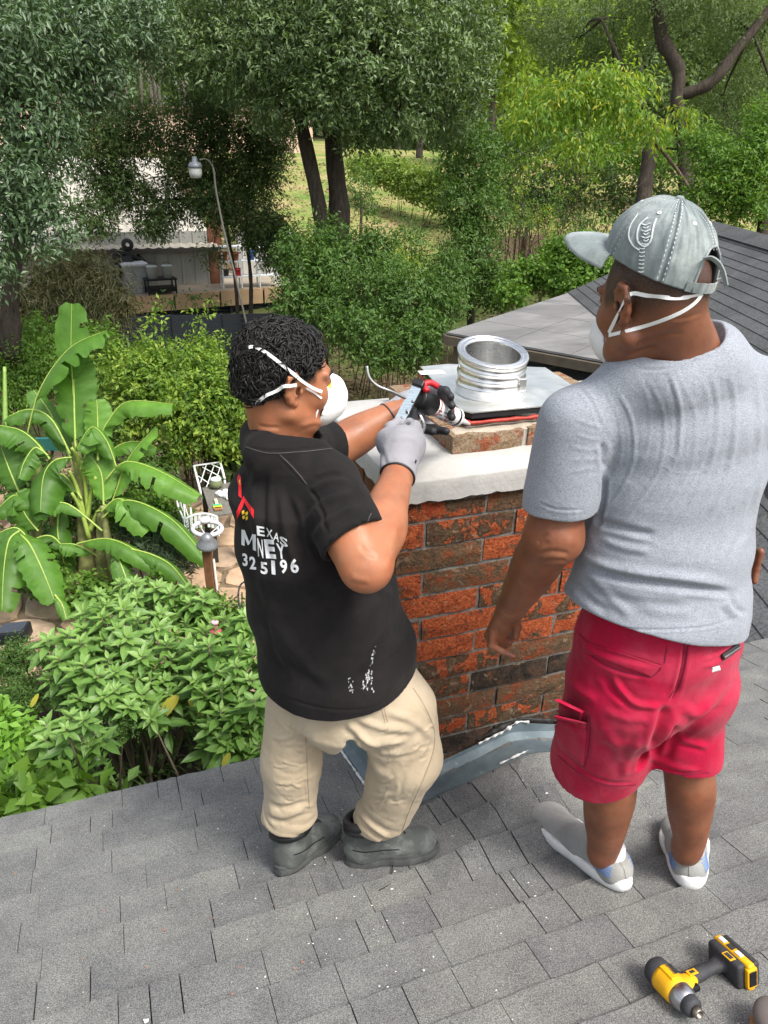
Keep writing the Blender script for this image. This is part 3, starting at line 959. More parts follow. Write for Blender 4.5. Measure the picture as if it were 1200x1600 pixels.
def head_sdf(S, fr, sc=1.0, ear_h=True, es=1.2):
    """skull, face, ears; local frame x right, y forward, z up"""
    R = fr.R
    def E(c, r, k=0.02, op='u', RR=None): S.ell(fr.w(np.array(c) * sc), np.array(r) * np.ones(3) * sc, R if RR is None else RR, k, op)
    def C(a, b, ra, rb, k=0.01, op='u', f=1.0, side=(1, 0, 0)): S.seg(fr.w(np.array(a) * sc), fr.w(np.array(b) * sc), ra * sc, rb * sc, k, fr.v(side), f, f, op)
    E((0, -0.014, 0.022), (0.077, 0.096, 0.088), 0.0)
    E((0, 0.035, -0.030), (0.064, 0.058, 0.080), 0.03)
    E((0, 0.048, -0.088), (0.046, 0.042, 0.032), 0.03)
    for sx in (-1, 1):
        C((sx * 0.058, 0.00, -0.070), (sx * 0.030, 0.062, -0.095), 0.018, 0.020, 0.03)
        E((sx * 0.040, 0.066, -0.032), (0.026, 0.022, 0.026), 0.02)
        E((sx * 0.032, 0.092, 0.006), (0.017, 0.014, 0.012), 0.012, 'c')
        E((sx * 0.032, 0.078, 0.005), (0.014, 0.0145, 0.0135), 0.004)
        C((sx * 0.016, 0.087, 0.024), (sx * 0.052, 0.072, 0.022), 0.008, 0.007, 0.014)
        E((sx * 0.013, 0.104, -0.034), (0.010, 0.011, 0.009), 0.008)
    C((0, 0.088, 0.012), (0, 0.113, -0.026), 0.0085, 0.0125, 0.014)
    C((-0.018, 0.092, -0.062), (0.018, 0.092, -0.062), 0.007, 0.007, 0.01)
    C((-0.014, 0.091, -0.073), (0.014, 0.091, -0.073), 0.0075, 0.0075, 0.008)
    if ear_h:
        E0, C0 = E, C; ec = lambda sx, p: (sx * 0.076 + (p[0] - sx * 0.076) * es, -0.006 + (p[1] + 0.006) * es, -0.010 + (p[2] + 0.010) * es)
        for sx in (-1, 1):
            E = lambda c, r, k=0.02, op='u', RR=None: E0(ec(sx, c), np.array(r) * es, k, op, RR)
            C = lambda a, b, ra, rb, k=0.01, op='u', f=1.0, side=(1, 0, 0): C0(ec(sx, a), ec(sx, b), ra * es, rb * es, k, op, f, side)
            rim = [(0.074, 0.006, -0.008), (0.078, 0.003, 0.008), (0.083, -0.009, 0.016), (0.087, -0.021, 0.010), (0.087, -0.024, -0.006), (0.082, -0.018, -0.022), (0.077, -0.008, -0.034), (0.073, 0.001, -0.038)]
            for i in range(len(rim) - 1):
                a, b = rim[i], rim[i + 1]
                C((sx * a[0], a[1], a[2]), (sx * b[0], b[1], b[2]), 0.0048, 0.0048 if i < 5 else 0.0068, 0.005)
            E((sx * 0.078, -0.008, -0.008), (0.0045, 0.016, 0.023), 0.006)
            C((sx * 0.080, -0.012, 0.006), (sx * 0.080, -0.014, -0.018), 0.0036, 0.0036, 0.005)
            E((sx * 0.079, 0.003, -0.013), (0.007, 0.0055, 0.0075), 0.004, 'c')
            E((sx * 0.077, 0.009, -0.014), (0.0045, 0.004, 0.006), 0.004)
def finger(S, pts, r0, r1, k=0.006):
    n = len(pts) - 1
    for i in range(n):
        a = r0 + (r1 - r0) * i / n; b = r0 + (r1 - r0) * (i + 1) / n
        S.seg(pts[i], pts[i + 1], a, b, k)
        if i: S.ell(pts[i], a * 1.06, None, 0.004)
def vline(px, py, xy):
    r = ray(px, py); b = np.asarray(xy, float)
    return r * ((r[:2] @ b) / (r[:2] @ r[:2]))
# ================================================================== THE WORKER IN THE GREY SHIRT
SKR = m_skin('brown_skin', (0.225, 0.090, 0.046), (0.150, 0.058, 0.030))
manR = empty('person', (1.22, 1.14, float(roof_z(1.22, 1.14))), 'man in grey shirt, red shorts and grey cap with his back turned', 'person', 'workers on the roof')
hd_c = P(1019, 463, 1.475)
fR = Frame(hd_c, (math.sin(math.radians(-9)), math.cos(math.radians(-9)), -0.30), (0.02, 0.05, 1.0))
neckR = atY(1066, 545, 1.235)
parts = []
# head and neck
S = SDF(hd_c - 0.17, hd_c + np.array([0.17, 0.17, 0.16]), 0.0026)
S.lo[2] -= 0
S = SDF(hd_c + np.array([-0.20, -0.20, -0.27]), hd_c + np.array([0.22, 0.17, 0.15]), 0.0027)
head_sdf(S, fR, 1.06)
S.seg(fR.w((0, -0.030, -0.02)), neckR + np.array([-0.008, 0.0, -0.03]), 0.059, 0.070, 0.03, (1, 0, 0), 0.95)
S.seg(fR.w((0, -0.058, -0.03)), neckR + np.array([-0.004, -0.03, 0.0]), 0.036, 0.055, 0.035, (1, 0, 0), 0.8)
S.seg(neckR + np.array([-0.09, 0.0, -0.105]), neckR + np.array([0.09, -0.01, -0.085]), 0.045, 0.045, 0.06)
S.disp(lambda p: 0.0012 * fbm(p * 30, 2, 3))
V, F = S.mesh(); F = fix_winding(V, F)
V = relax(V, F, 1, 0.4)
V = folds(V, F, [([(985, 545), (1010, 532), (1045, 522), (1070, 520)], 3.5, -0.0022), ([(978, 560), (1000, 548), (1030, 540)], 3, -0.002), ([(1045, 500), (1075, 496), (1098, 486)], 3, -0.0012)])
parts.append((V, F)); nhR = len(V)
head_bvhR = bvh_of(V, F)
# left arm (towards the chimney) with hand
shL = atY(900, 655, 1.265); elL = atY(862, 838, 1.265); wrL = atY(799, 950, 1.385)
S = SDF(np.minimum(shL, wrL) + np.array([-0.14, -0.13, -0.30]), np.maximum(shL, wrL) + np.array([0.12, 0.14, 0.10]), 0.0027)
S.seg(shL, elL, 0.060, 0.057, 0.02)
S.ell(shL + (elL - shL) * 0.55 + np.array([0.0, 0.018, 0]), (0.05, 0.05, 0.085), None, 0.03)
S.ell(elL + np.array([0.012, -0.016, 0.0]), 0.048, None, 0.03)
mid = elL + (wrL - elL) * 0.30
S.limb([elL, mid, elL + (wrL - elL) * .65, wrL], [.054, .056, .045, .031], n=18, f=.93)
# the hand: palm, four fingers curling down and in, thumb at the side
kn = atY(778, 992, 1.415)
S.seg(wrL, kn, 0.033, 0.036, 0.02, (0.9, -0.3, 0.2), 0.75, 0.55)
px3 = lambda *q: [atY(a, b, c) for a, b, c in q]
finger(S, px3((771, 985, 1.405), (768, 1008, 1.400), (785, 1018, 1.385), (803, 1026, 1.368)), 0.0108, 0.0080, 0.003)
finger(S, px3((778, 984, 1.425), (776, 1003, 1.425), (789, 1008, 1.405), (797, 1004, 1.392)), 0.0105, 0.0082, 0.003)
finger(S, px3((785, 980, 1.440), (785, 998, 1.445), (795, 1001, 1.425), (801, 996, 1.415)), 0.0110, 0.0082)
finger(S, px3((791, 975, 1.450), (793, 991, 1.460), (801, 993, 1.445)), 0.0098, 0.0075)
finger(S, px3((797, 962, 1.375), (806, 962, 1.372), (809, 980, 1.375), (806, 996, 1.372)), 0.0125, 0.0085, 0.004)
S.disp(lambda p: 0.0010 * fbm(p * 35, 2, 5))
V, F = S.mesh(); F = fix_winding(V, F); V = relax(V, F, 1, 0.4)
V = folds(V, F, [([(835, 868), (860, 862), (893, 865)], 4, -0.0026), ([(845, 878), (866, 876), (888, 876)], 3, -0.0018), ([(838, 850), (850, 838), (862, 836)], 4, -0.002),
                 ([(850, 845), (868, 838), (886, 845), (890, 858)], 14, 0.003), ([(782, 954), (795, 962), (806, 958)], 2.2, -0.0015),
                 ([(772, 1000), (780, 1004)], 1.8, -0.0012), ([(780, 1010), (784, 1020)], 1.8, -0.0012), ([(776, 978), (780, 992)], 2, -0.0014)])
parts.append((V, F))
# right arm, mostly beyond the picture's edge, relaxed hand beside the hip
shR2 = atY(1238, 620, 1.19); elR2 = shR2 + np.array([0.075, -0.06, -0.27]); wrR2 = atY(1222, 806, 1.30)
S = SDF(np.minimum(shR2, wrR2) + np.array([-0.16, -0.20, -0.36]), np.maximum(elR2, shR2) + np.array([0.12, 0.25, 0.10]), 0.003)
S.seg(shR2, elR2, 0.066, 0.052, 0.02); S.limb([elR2, wrR2], [.052, .05, .04, .031])
S.seg(wrR2, atY(1208, 855, 1.325), 0.032, 0.037, 0.02, (0.3, 1, 0), 0.6, 0.5)
for i, (a, b, c) in enumerate((((1188, 862), (1182, 888), (1179, 908)), ((1197, 868), (1193, 893), (1189, 914)), ((1211, 868), (1209, 893), (1205, 910)), ((1220, 862), (1219, 882), (1216, 897)))):
    Yf = 1.325 + 0.008 * i
    finger(S, [atY(*a, Yf), atY(*b, Yf), atY(*c, Yf - 0.012)], 0.0112, 0.0092)
finger(S, [atY(1232, 838, 1.31), atY(1240, 862, 1.30), atY(1234, 880, 1.295)], 0.013, 0.009)
V, F = S.mesh(); F = fix_winding(V, F); V = relax(V, F, 1, 0.4); parts.append((V, F))
# legs
hipc = atY(1016, 1045, 1.19)
aL = vline(945, 1312, (1.150, 1.195)); aR = vline(1078, 1306, (1.325, 1.095))
kL = vline(950, 1178, (1.135, 1.21)); kR = vline(1070, 1172, (1.300, 1.115))
hL = hipc + np.array([-0.095, 0, -0.03]); hR = hipc + np.array([0.095, 0, -0.03])
S = SDF(np.minimum(aL, aR) + np.array([-0.14, -0.16, -0.14]), np.array([1.45, 1.40, hipc[2] + 0.06]), 0.0034)
for h_, k_, a_, sc in ((hL, kL, aL, 1.02), (hR, kR, aR, 0.93)):
    S.seg(h_, k_, 0.095, 0.066 * sc, 0.03)
    S.limb([k_, k_ + (a_ - k_) * 0.35 + np.array([0, -0.014, 0]), k_ + (a_ - k_) * 0.72 + np.array([0, -0.004, 0]), a_, a_ + np.array([0, 0, -0.06])], [.058 * sc, .066 * sc, .056 * sc, .041 * sc, .036], n=20)
S.ell(hipc, (0.16, 0.12, 0.10), None, 0.03)
V, F = S.mesh(); F = fix_winding(V, F); V = relax(V, F, 1, 0.4); parts.append((V, F))
# trunk (inside the shirt)
st = [(hipc, 0.160, 0.12), (atY(1025, 930, 1.21), 0.155, 0.12), (atY(1055, 730, 1.235), 0.18, 0.115), (atY(1062, 620, 1.235), 0.15, 0.09)]
S = SDF((0.75, 0.98, -1.25), (1.55, 1.45, -0.25), 0.006)
for i in range(3): S.seg(st[i][0], st[i + 1][0], st[i][1], st[i + 1][1], 0.04, (1, 0, 0), st[i][2] / st[i][1], st[i + 1][2] / st[i + 1][1], e=0.6)
S.seg(shL, shR2, 0.055, 0.055, 0.05)
V, F = S.mesh(); F = fix_winding(V, F); parts.append((V, F))
V, F = concat(parts)
lp = fR.l(V)
hair = np.zeros(len(V))
nh = nhR
l = lp[:nh] / 1.06
hairm = smooth01((l[:, 2] - (-0.052 + 0.0 * l[:, 1])) / 0.045) * smooth01((0.060 - l[:, 1]) / 0.012) * (1 - smooth01((l[:, 1] + 0.0) / 0.02) * smooth01((0.004 - l[:, 2]) / 0.02))
hairm *= (np.abs(l[:, 0]) < 0.0805) | (l[:, 1] < -0.03)
hair[:nh] = hairm * 0.93
mesh_obj('body', V, F, SKR, manR, True, attr=[('hair', hair, 'POINT')])

# ---- shirt
def heather_shirt():
    return m_cloth('heather_grey_jersey', (0.25, 0.27, 0.305), heather=0.8, weave=1100, var=0.06)
MGR = heather_shirt()
MPK = m_cloth('faded_red_twill', (0.36, 0.004, 0.034), fade=(0.42, 0.055, 0.09), weave=1300, var=0.12, sheen=0.08, fscale=3.0)
cl = [(atY(1020, 1000, 1.20), 0.225, 0.184), (atY(1022, 940, 1.20), 0.216, 0.175), (atY(1040, 850, 1.215), 0.197, 0.150), (atY(1058, 740, 1.235), 0.200, 0.140), (atY(1064, 655, 1.24), 0.192, 0.133), (atY(1064, 600, 1.24), 0.150, 0.112)]
c0R = atY(1056, 546, 1.235); rxR = np.array([0.092, -0.004, 0.026]); ryR = np.array([0.0, 0.085, -0.004])
def shirtR(off=0.0, hollow=False):
    S = SDF((0.72, 0.95, -1.20), (1.62, 1.50, -0.28), 0.0034)
    for i in range(len(cl) - 1):
        a, b = cl[i], cl[i + 1]
        S.seg(a[0], b[0], a[1], b[1], 0.035, (1, -0.03, 0), a[2] / a[1], b[2] / b[1], e=0.5)
    S.seg(shL + np.array([0.035, 0.0, 0.006]), neckR + np.array([-0.03, 0, -0.045]), 0.070, 0.062, 0.045)
    S.seg(shR2 + np.array([-0.03, 0.0, 0.006]), neckR + np.array([0.03, 0, -0.045]), 0.070, 0.062, 0.045)
    # back muscles and shoulder blades
    S.seg(shL, shL + (elL - shL) * 0.60 + np.array([0.0, 0, 0]), 0.074, 0.075, 0.018, planes=[(shL + (elL - shL) * 0.86, elL - shL)], e=0.9)
    dL = nrm(elL - shL)
    S.seg(shL + dL * 0.02, shL + dL * 0.30, 0.074, 0.077, 0.018, planes=[(atY(878, 792, 1.265), dL + np.array([0.10, -0.05, 0]))])
    S.seg(shL + dL * 0.15, shL + dL * 0.40, 0.062, 0.072, 0.003, op='c', planes=[(atY(878, 760, 1.265), -dL)])
    dR = nrm(elR2 - shR2)
    S.seg(shR2 + dR * 0.02, shR2 + dR * 0.26, 0.080, 0.082, 0.018, planes=[(shR2 + dR * 0.22, dR)])
    S.seg(c0R - rxR * 0.9 + np.array([0, 0, -0.03]), c0R + rxR * 0.9 + np.array([0, 0, -0.03]), 0.060, 0.060, 0.05)
    # neck opening
    nn = nrm(np.cross(rxR, ryR))
    S.seg(c0R - ryR * 0.75 - rxR * 0.5 + np.array([0, 0, -0.042]), c0R - ryR * 0.75 + rxR * 0.5 + np.array([0, 0, -0.038]), 0.046, 0.046, 0.05)
    S.seg(c0R - nn * 0.004, c0R + nn * 0.16, 0.086, 0.150, 0.004, rxR, 0.93, 0.93, op='c', e=0.15)
    # hem: cut along a plane through the points seen in the photograph, front hanging the same height
    h1, h2, h3 = atY(872, 945, 1.20), atY(995, 995, 1.05), atY(1170, 968, 1.18)
    n = np.cross(h2 - h1, h3 - h1); n = n if n[2] < 0 else -n
    S.cut(h2, nrm(n), 0.004)
    S.disp(lambda p: 0.0035 * fbm(p * np.array([9, 9, 6]), 3, 11))
    return S
S = shirtR()
V, F = S.mesh(); F = fix_winding(V, F); V = relax(V, F, 1, 0.3)
sp = []
# arcs swinging from the neck and back down round the left shoulder blade
for i in range(7):
    t = i / 6
    x0 = 935 + 135 * t + rng.normal() * 3; y0 = 598 - 42 * t + rng.normal() * 10
    sp.append(([(x0, y0), (x0 + 32 + 8 * t, y0 + 62 + 10 * t), (x0 + 35 - 6 * t, y0 + 128 + 45 * t), (x0 + 6 - 42 * t, y0 + 185 + 85 * t), (x0 - 10 - 70 * t, y0 + 205 + 115 * t)], 3.1 + 1.2 * t, (0.0009 + 0.0007 * (i % 2)) * rng.uniform(.5, 1.2)))
sp += [([(1135, 560), (1150, 640), (1140, 730), (1110, 810), (1060, 880), (1030, 905)], 5, 0.0026),
       ([(1178, 560), (1188, 660), (1175, 760), (1140, 850), (1105, 910)], 5, 0.0024),
       ([(1108, 560), (1122, 640), (1112, 720), (1070, 800), (1010, 858)], 4.5, 0.0022),
       ([(1045, 575), (1062, 640), (1060, 720)], 4, 0.0022), ([(1192, 700), (1180, 800), (1150, 880)], 6, 0.004),
       ([(925, 812), (960, 822), (1000, 832), (1030, 836)], 6, -0.0065), ([(935, 840), (975, 855), (1020, 862)], 6, 0.004),
       ([(893, 870), (940, 893), (1000, 908), (1080, 918), (1165, 930)], 6, -0.0085), ([(890, 858), (930, 880), (990, 893), (1070, 903), (1150, 914)], 8, 0.006),
       ([(900, 885), (950, 915), (1010, 930), (1090, 935)], 9, 0.005), ([(890, 902), (920, 935), (955, 960)], 6, -0.004), ([(1140, 925), (1150, 950), (1168, 960)], 5, -0.005),
       ([(1130, 940), (1150, 965)], 6, 0.005), ([(990, 940), (1040, 955), (1090, 955)], 9, 0.003), ([(925, 900), (960, 940), (990, 965)], 7, 0.003),
       ([(944, 735), (943, 780), (930, 830)], 4, -0.008), ([(942, 690), (944, 735)], 5, -0.006)]
for i in range(5):   # sleeve creases fanning out of the armpit
    sp.append(([(942, 672 + 15 * i), (925 - 3 * i, 668 + 17 * i + 3 * rng.normal()), (902 - 3 * i - 8 * rng.random(), 656 + 21 * i)], 3.0, 0.0010 * rng.uniform(.5, 1.3)))
sp += [([(900, 600), (925, 630), (940, 672)], 3, -0.003), ([(836, 782), (870, 796), (917, 796)], 2.0, -0.0022), ([(876, 930), (905, 952), (950, 975), (1000, 984), (1100, 980), (1165, 960)], 2.0, -0.0022),
       ([(985, 570), (1010, 578), (1060, 572), (1110, 545), (1127, 512)], 2.5, -0.003)]
V = folds(V, F, sp)
mesh_obj('shirt', V, F, MGR, manR, True)
shirtR_bvh = bvh_of(V, F)
# ribbed collar
S = SDF(neckR + np.array([-0.16, -0.16, -0.14]), neckR + np.array([0.16, 0.17, 0.12]), 0.003)
pc = []
for k in range(26):
    a = 2 * math.pi * k / 25
    pc.append(c0R + rxR * math.cos(a) + ryR * math.sin(a))
for k in range(25): S.seg(pc[k], pc[k + 1], 0.0095, 0.0095, 0.004, (0, 0, 1), 0.6)
V, F = S.mesh(); F = fix_winding(V, F)
mesh_obj('shirt_collar', V, F, MGR, manR, True)

# ---- shorts
def hemcut(S, pts_, k=0.003):
    n = np.cross(pts_[1] - pts_[0], pts_[2] - pts_[0]); n = n if n[2] < 0 else -n
    return pts_[1], nrm(n)
S = SDF((0.80, 0.93, -1.66), (1.56, 1.46, -0.80), 0.0034)
S.seg(hipc + np.array([0.0, 0, 0.25]), hipc + np.array([0.0, 0, 0.10]), 0.186, 0.197, 0.03, (1, -0.03, 0), 0.80, 0.80, e=0.5)
S.seg(hipc + np.array([0.0, 0, 0.10]), hipc, 0.196, 0.206, 0.03, (1, -0.03, 0), 0.79, 0.79, e=0.5)
S.ell(hipc + np.array([-0.085, -0.06, -0.045]), (0.10, 0.10, 0.11), None, 0.05)
S.ell(hipc + np.array([0.09, -0.06, -0.045]), (0.10, 0.10, 0.11), None, 0.05)
hemL = vline(938, 1176, (1.125, 1.20)); hemR = vline(1062, 1180, (1.285, 1.11))
cL = hipc + np.array([-0.098, 0, -0.05]); cR = hipc + np.array([0.098, 0, -0.05])
dL = nrm(hemL - cL); dR = nrm(hemR - cR)
nL = nrm(dL + np.array([0.34, -0.0, 0])); nR_ = nrm(dR + np.array([-0.03, 0, 0.0]))
S.seg(cL, hemL + dL * 0.08, 0.112, 0.124, 0.03, (1, 0, 0), 1.08, 1.05, planes=[(hemL + dL * 0.015, nL)])
S.seg(cR, hemR + dR * 0.08, 0.106, 0.092, 0.03, (1, 0, 0), 1.12, 1.12, planes=[(hemR + dR * 0.0, nR_)])
S.seg(hemL - dL * 0.05, hemL + dL * 0.1, 0.104, 0.118, 0.002, (1, 0, 0), 1.08, 1.05, op='c', planes=[(hemL - dL * 0.06, -dL)])
S.seg(hemR - dR * 0.05, hemR + dR * 0.1, 0.086, 0.086, 0.002, (1, 0, 0), 1.12, 1.12, op='c', planes=[(hemR - dR * 0.06, -dR)])
# cargo pocket bulging on the outside of the left leg
S.seg(atY(1040, 1118, 1.06), atY(1010, 1200, 1.08), 0.005, 0.022, 0.01, (1, 0, 0), 6.0, 4.0, op='c')
S.disp(lambda p: 0.0048 * fbm(p * np.array([11, 11, 8]), 3, 21))
S.cut(hipc + np.array([0, 0, 0.24]), (0.40, 0.0, 1.0), 0.004)
V, F = S.mesh(); F = fix_winding(V, F); V = relax(V, F, 1, 0.3)
sp = [([(1072, 1000), (1068, 1035), (1060, 1070), (1050, 1095), (1040, 1102)], 4, -0.0060), ([(1042, 1100), (1034, 1135), (1018, 1180)], 9, -0.018),
      ([(905, 992), (930, 1012), (970, 1026), (1030, 1040)], 4, -0.0045), ([(905, 1005), (935, 1032), (980, 1050), (1018, 1056)], 4, -0.0045),
      ([(955, 1052), (975, 1085), (1000, 1102), (1040, 1102)], 5, 0.0065), ([(940, 1048), (960, 1080), (985, 1100)], 6, -0.004),
      ([(1058, 1098), (1090, 1115), (1120, 1085), (1150, 1040)], 8, 0.0065), ([(1055, 1155), (1090, 1130), (1130, 1100)], 6, -0.005), ([(1055, 1150), (1080, 1160), (1110, 1168)], 5, 0.005),
      ([(1010, 1180), (1060, 1200), (1100, 1205)], 5, 0.0035), ([(1060, 1130), (1040, 1190)], 7, -0.006),
      ([(868, 1105), (890, 1125), (912, 1132), (915, 1116)], 4, -0.0055), ([(868, 1092), (890, 1106), (915, 1112)], 5, 0.005),
      ([(862, 1140), (875, 1165), (900, 1190), (915, 1200)], 4, -0.0045), ([(920, 1118), (922, 1150), (916, 1195)], 3, -0.004),
      ([(868, 1165), (900, 1198), (950, 1222), (1000, 1222)], 3, -0.003), ([(1005, 1150), (980, 1190), (975, 1218)], 7, 0.005), ([(930, 1130), (960, 1160), (970, 1200)], 7, 0.004),
      ([(940, 1110), (985, 1125), (1020, 1122)], 6, 0.0035), ([(930, 1150), (975, 1165), (1010, 1160)], 6, 0.0035), ([(890, 965), (880, 1010), (872, 1060)], 4, -0.005),
      ([(1015, 1190), (1060, 1206), (1108, 1206)], 2.5, -0.003), ([(1100, 1030), (1130, 1010), (1160, 985)], 3.5, -0.006), ([(1095, 1045), (1130, 1030), (1160, 1000)], 4, 0.004), ([(890, 1060), (905, 1080), (935, 1095)], 7, 0.004)]
V = folds(V, F, sp)
mesh_obj('shorts', V, F, MPK, manR, True)
shorts_bvh = bvh_of(V, F)
MST = plain('dark_red_thread', (0.16, 0.006, 0.03), 0.9)
def stitch(name, px, bv, m, par, w=0.0016, n=40, off=0.0006, dash=False, th=0.0008):
    pts, nor = [], []
    for q in spline([np.array([a, b], float) for a, b in px], n):
        p, nn = cast(bv, q[0], q[1], off)
        if p is not None: pts.append(p); nor.append(nn)
    if len(pts) < 3: return None
    if not dash: return ribbon(name, pts, nor, w, th, m, par)
    mb = MB()
    for i in range(0, len(pts) - 1, 2):
        t = nrm(pts[i + 1] - pts[i]); b = np.cross(t, nor[i]); L = pts[i + 1] - pts[i]
        a = pts[i]; mb.add([a - b * w / 2, a + b * w / 2, a + L + b * w / 2, a + L - b * w / 2] + [q + nor[i] * th for q in (a - b * w / 2, a + b * w / 2, a + L + b * w / 2, a + L - b * w / 2)], [(4, 5, 6, 7), (0, 1, 5, 4), (1, 2, 6, 5), (2, 3, 7, 6), (3, 0, 4, 7)])
    return mb.build(name, m, par)
sb = [shorts_bvh]
for px in ([(1076, 998), (1072, 1035), (1063, 1068), (1050, 1092)], [(1070, 998), (1066, 1034), (1058, 1066), (1046, 1090)],
           [(905, 990), (930, 1010), (970, 1023), (1032, 1038)], [(1033, 1038), (1030, 1048), (1018, 1057)], [(908, 1006), (935, 1033), (980, 1051), (1017, 1057)],
           [(1042, 1012), (1038, 1036)], [(868, 1090), (890, 1112), (900, 1130), (912, 1116)], [(921, 1116), (921, 1150), (914, 1198)], [(917, 1116), (917, 1150), (910, 1198)],
           [(872, 1180), (905, 1207), (950, 1226), (994, 1226)], [(1020, 1202), (1060, 1210), (1108, 1207)]):
    stitch('seam_stitching', px, sb, MST, manR, 0.0022, 40)
# back pocket flap as a raised piece
V_ = []
def patch(name, poly, bv, m, par, th=0.003, n=14, off=0.0):
    """polygon (4 corners as seen) laid on a surface with thickness"""
    A, B, C_, D_ = [np.array(p, float) for p in poly]
    V = []; ok = True
    N_ = []
    for j in range(n):
        for i in range(n):
            u, v = i / (n - 1), j / (n - 1)
            q = (A * (1 - u) + B * u) * (1 - v) + (D_ * (1 - u) + C_ * u) * v
            p, nn = cast(bv, q[0], q[1], 0.0)
            if p is None:
                if V: p, nn = V[-1], N_[-1]
                else: p, nn = P(q[0], q[1], 1.7), -nrm(ray(*q))
            V.append(p); N_.append(nn)
    V = np.array(V); N_ = np.array(N_)
    nm_ = nrm(N_.mean(0)); 
    top = V + nm_ * (th + off); bot = V - nm_ * 0.001
    VV = np.concatenate([top, bot]); g = lambda i, j, b: b * n * n + j * n + i
    F = [(g(i, j, 0), g(i + 1, j, 0), g(i + 1, j + 1, 0), g(i, j + 1, 0)) for j in range(n - 1) for i in range(n - 1)]
    for i in range(n - 1):
        F += [(g(i, 0, 1), g(i + 1, 0, 1), g(i + 1, 0, 0), g(i, 0, 0)), (g(i, n - 1, 0), g(i + 1, n - 1, 0), g(i + 1, n - 1, 1), g(i, n - 1, 1)),
              (g(0, i, 0), g(0, i + 1, 0), g(0, i + 1, 1), g(0, i, 1)), (g(n - 1, i, 1), g(n - 1, i + 1, 1), g(n - 1, i + 1, 0), g(n - 1, i, 0))]
    return mesh_obj(name, VV, F, m, par, True)
patch('pocket_flap', [(908, 1000), (1034, 1040), (1018, 1057), (912, 1018)], sb, MPK, manR, 0.0035)
patch('pocket_flap', [(872, 1092), (914, 1112), (908, 1133), (872, 1108)], sb, MPK, manR, 0.009)
patch('cargo_pocket', [(868, 1118), (919, 1130), (912, 1196), (872, 1165)], sb, MPK, manR, 0.006)
patch('paint_smudge', [(1113, 1043), (1124, 1040), (1126, 1047), (1112, 1051)], sb, MSEAL, manR, 0.0008, 5)
# telephone sticking out of the back pocket
a, na = cast(sb, 1128, 1025, 0.004); b, nb = cast(sb, 1150, 1010, 0.004)
ph = empty('phone', tuple((a + b) / 2), 'dark phone sticking out of the back pocket of the red shorts', 'phone')
t = nrm(b - a); n_ = nrm((na + nb) / 2); u = np.cross(n_, t)
Rm = np.array([t, u, n_]).T
mb = MB(); mb.box((a + b) / 2 + n_ * 0.001, (0.030, 0.0075, 0.0026), Rm, bev=0.002); autosmooth(mb.build('phone_case', plain('phone_case', (0.02, 0.02, 0.023), 0.35), ph))
mb = MB(); mb.box((a + b) / 2 + n_ * 0.0052 , (0.028, 0.0022, 0.0008), Rm); mb.build('phone_edge', m_steel('phone_edge', (0.7, 0.7, 0.72), 0.3), ph)

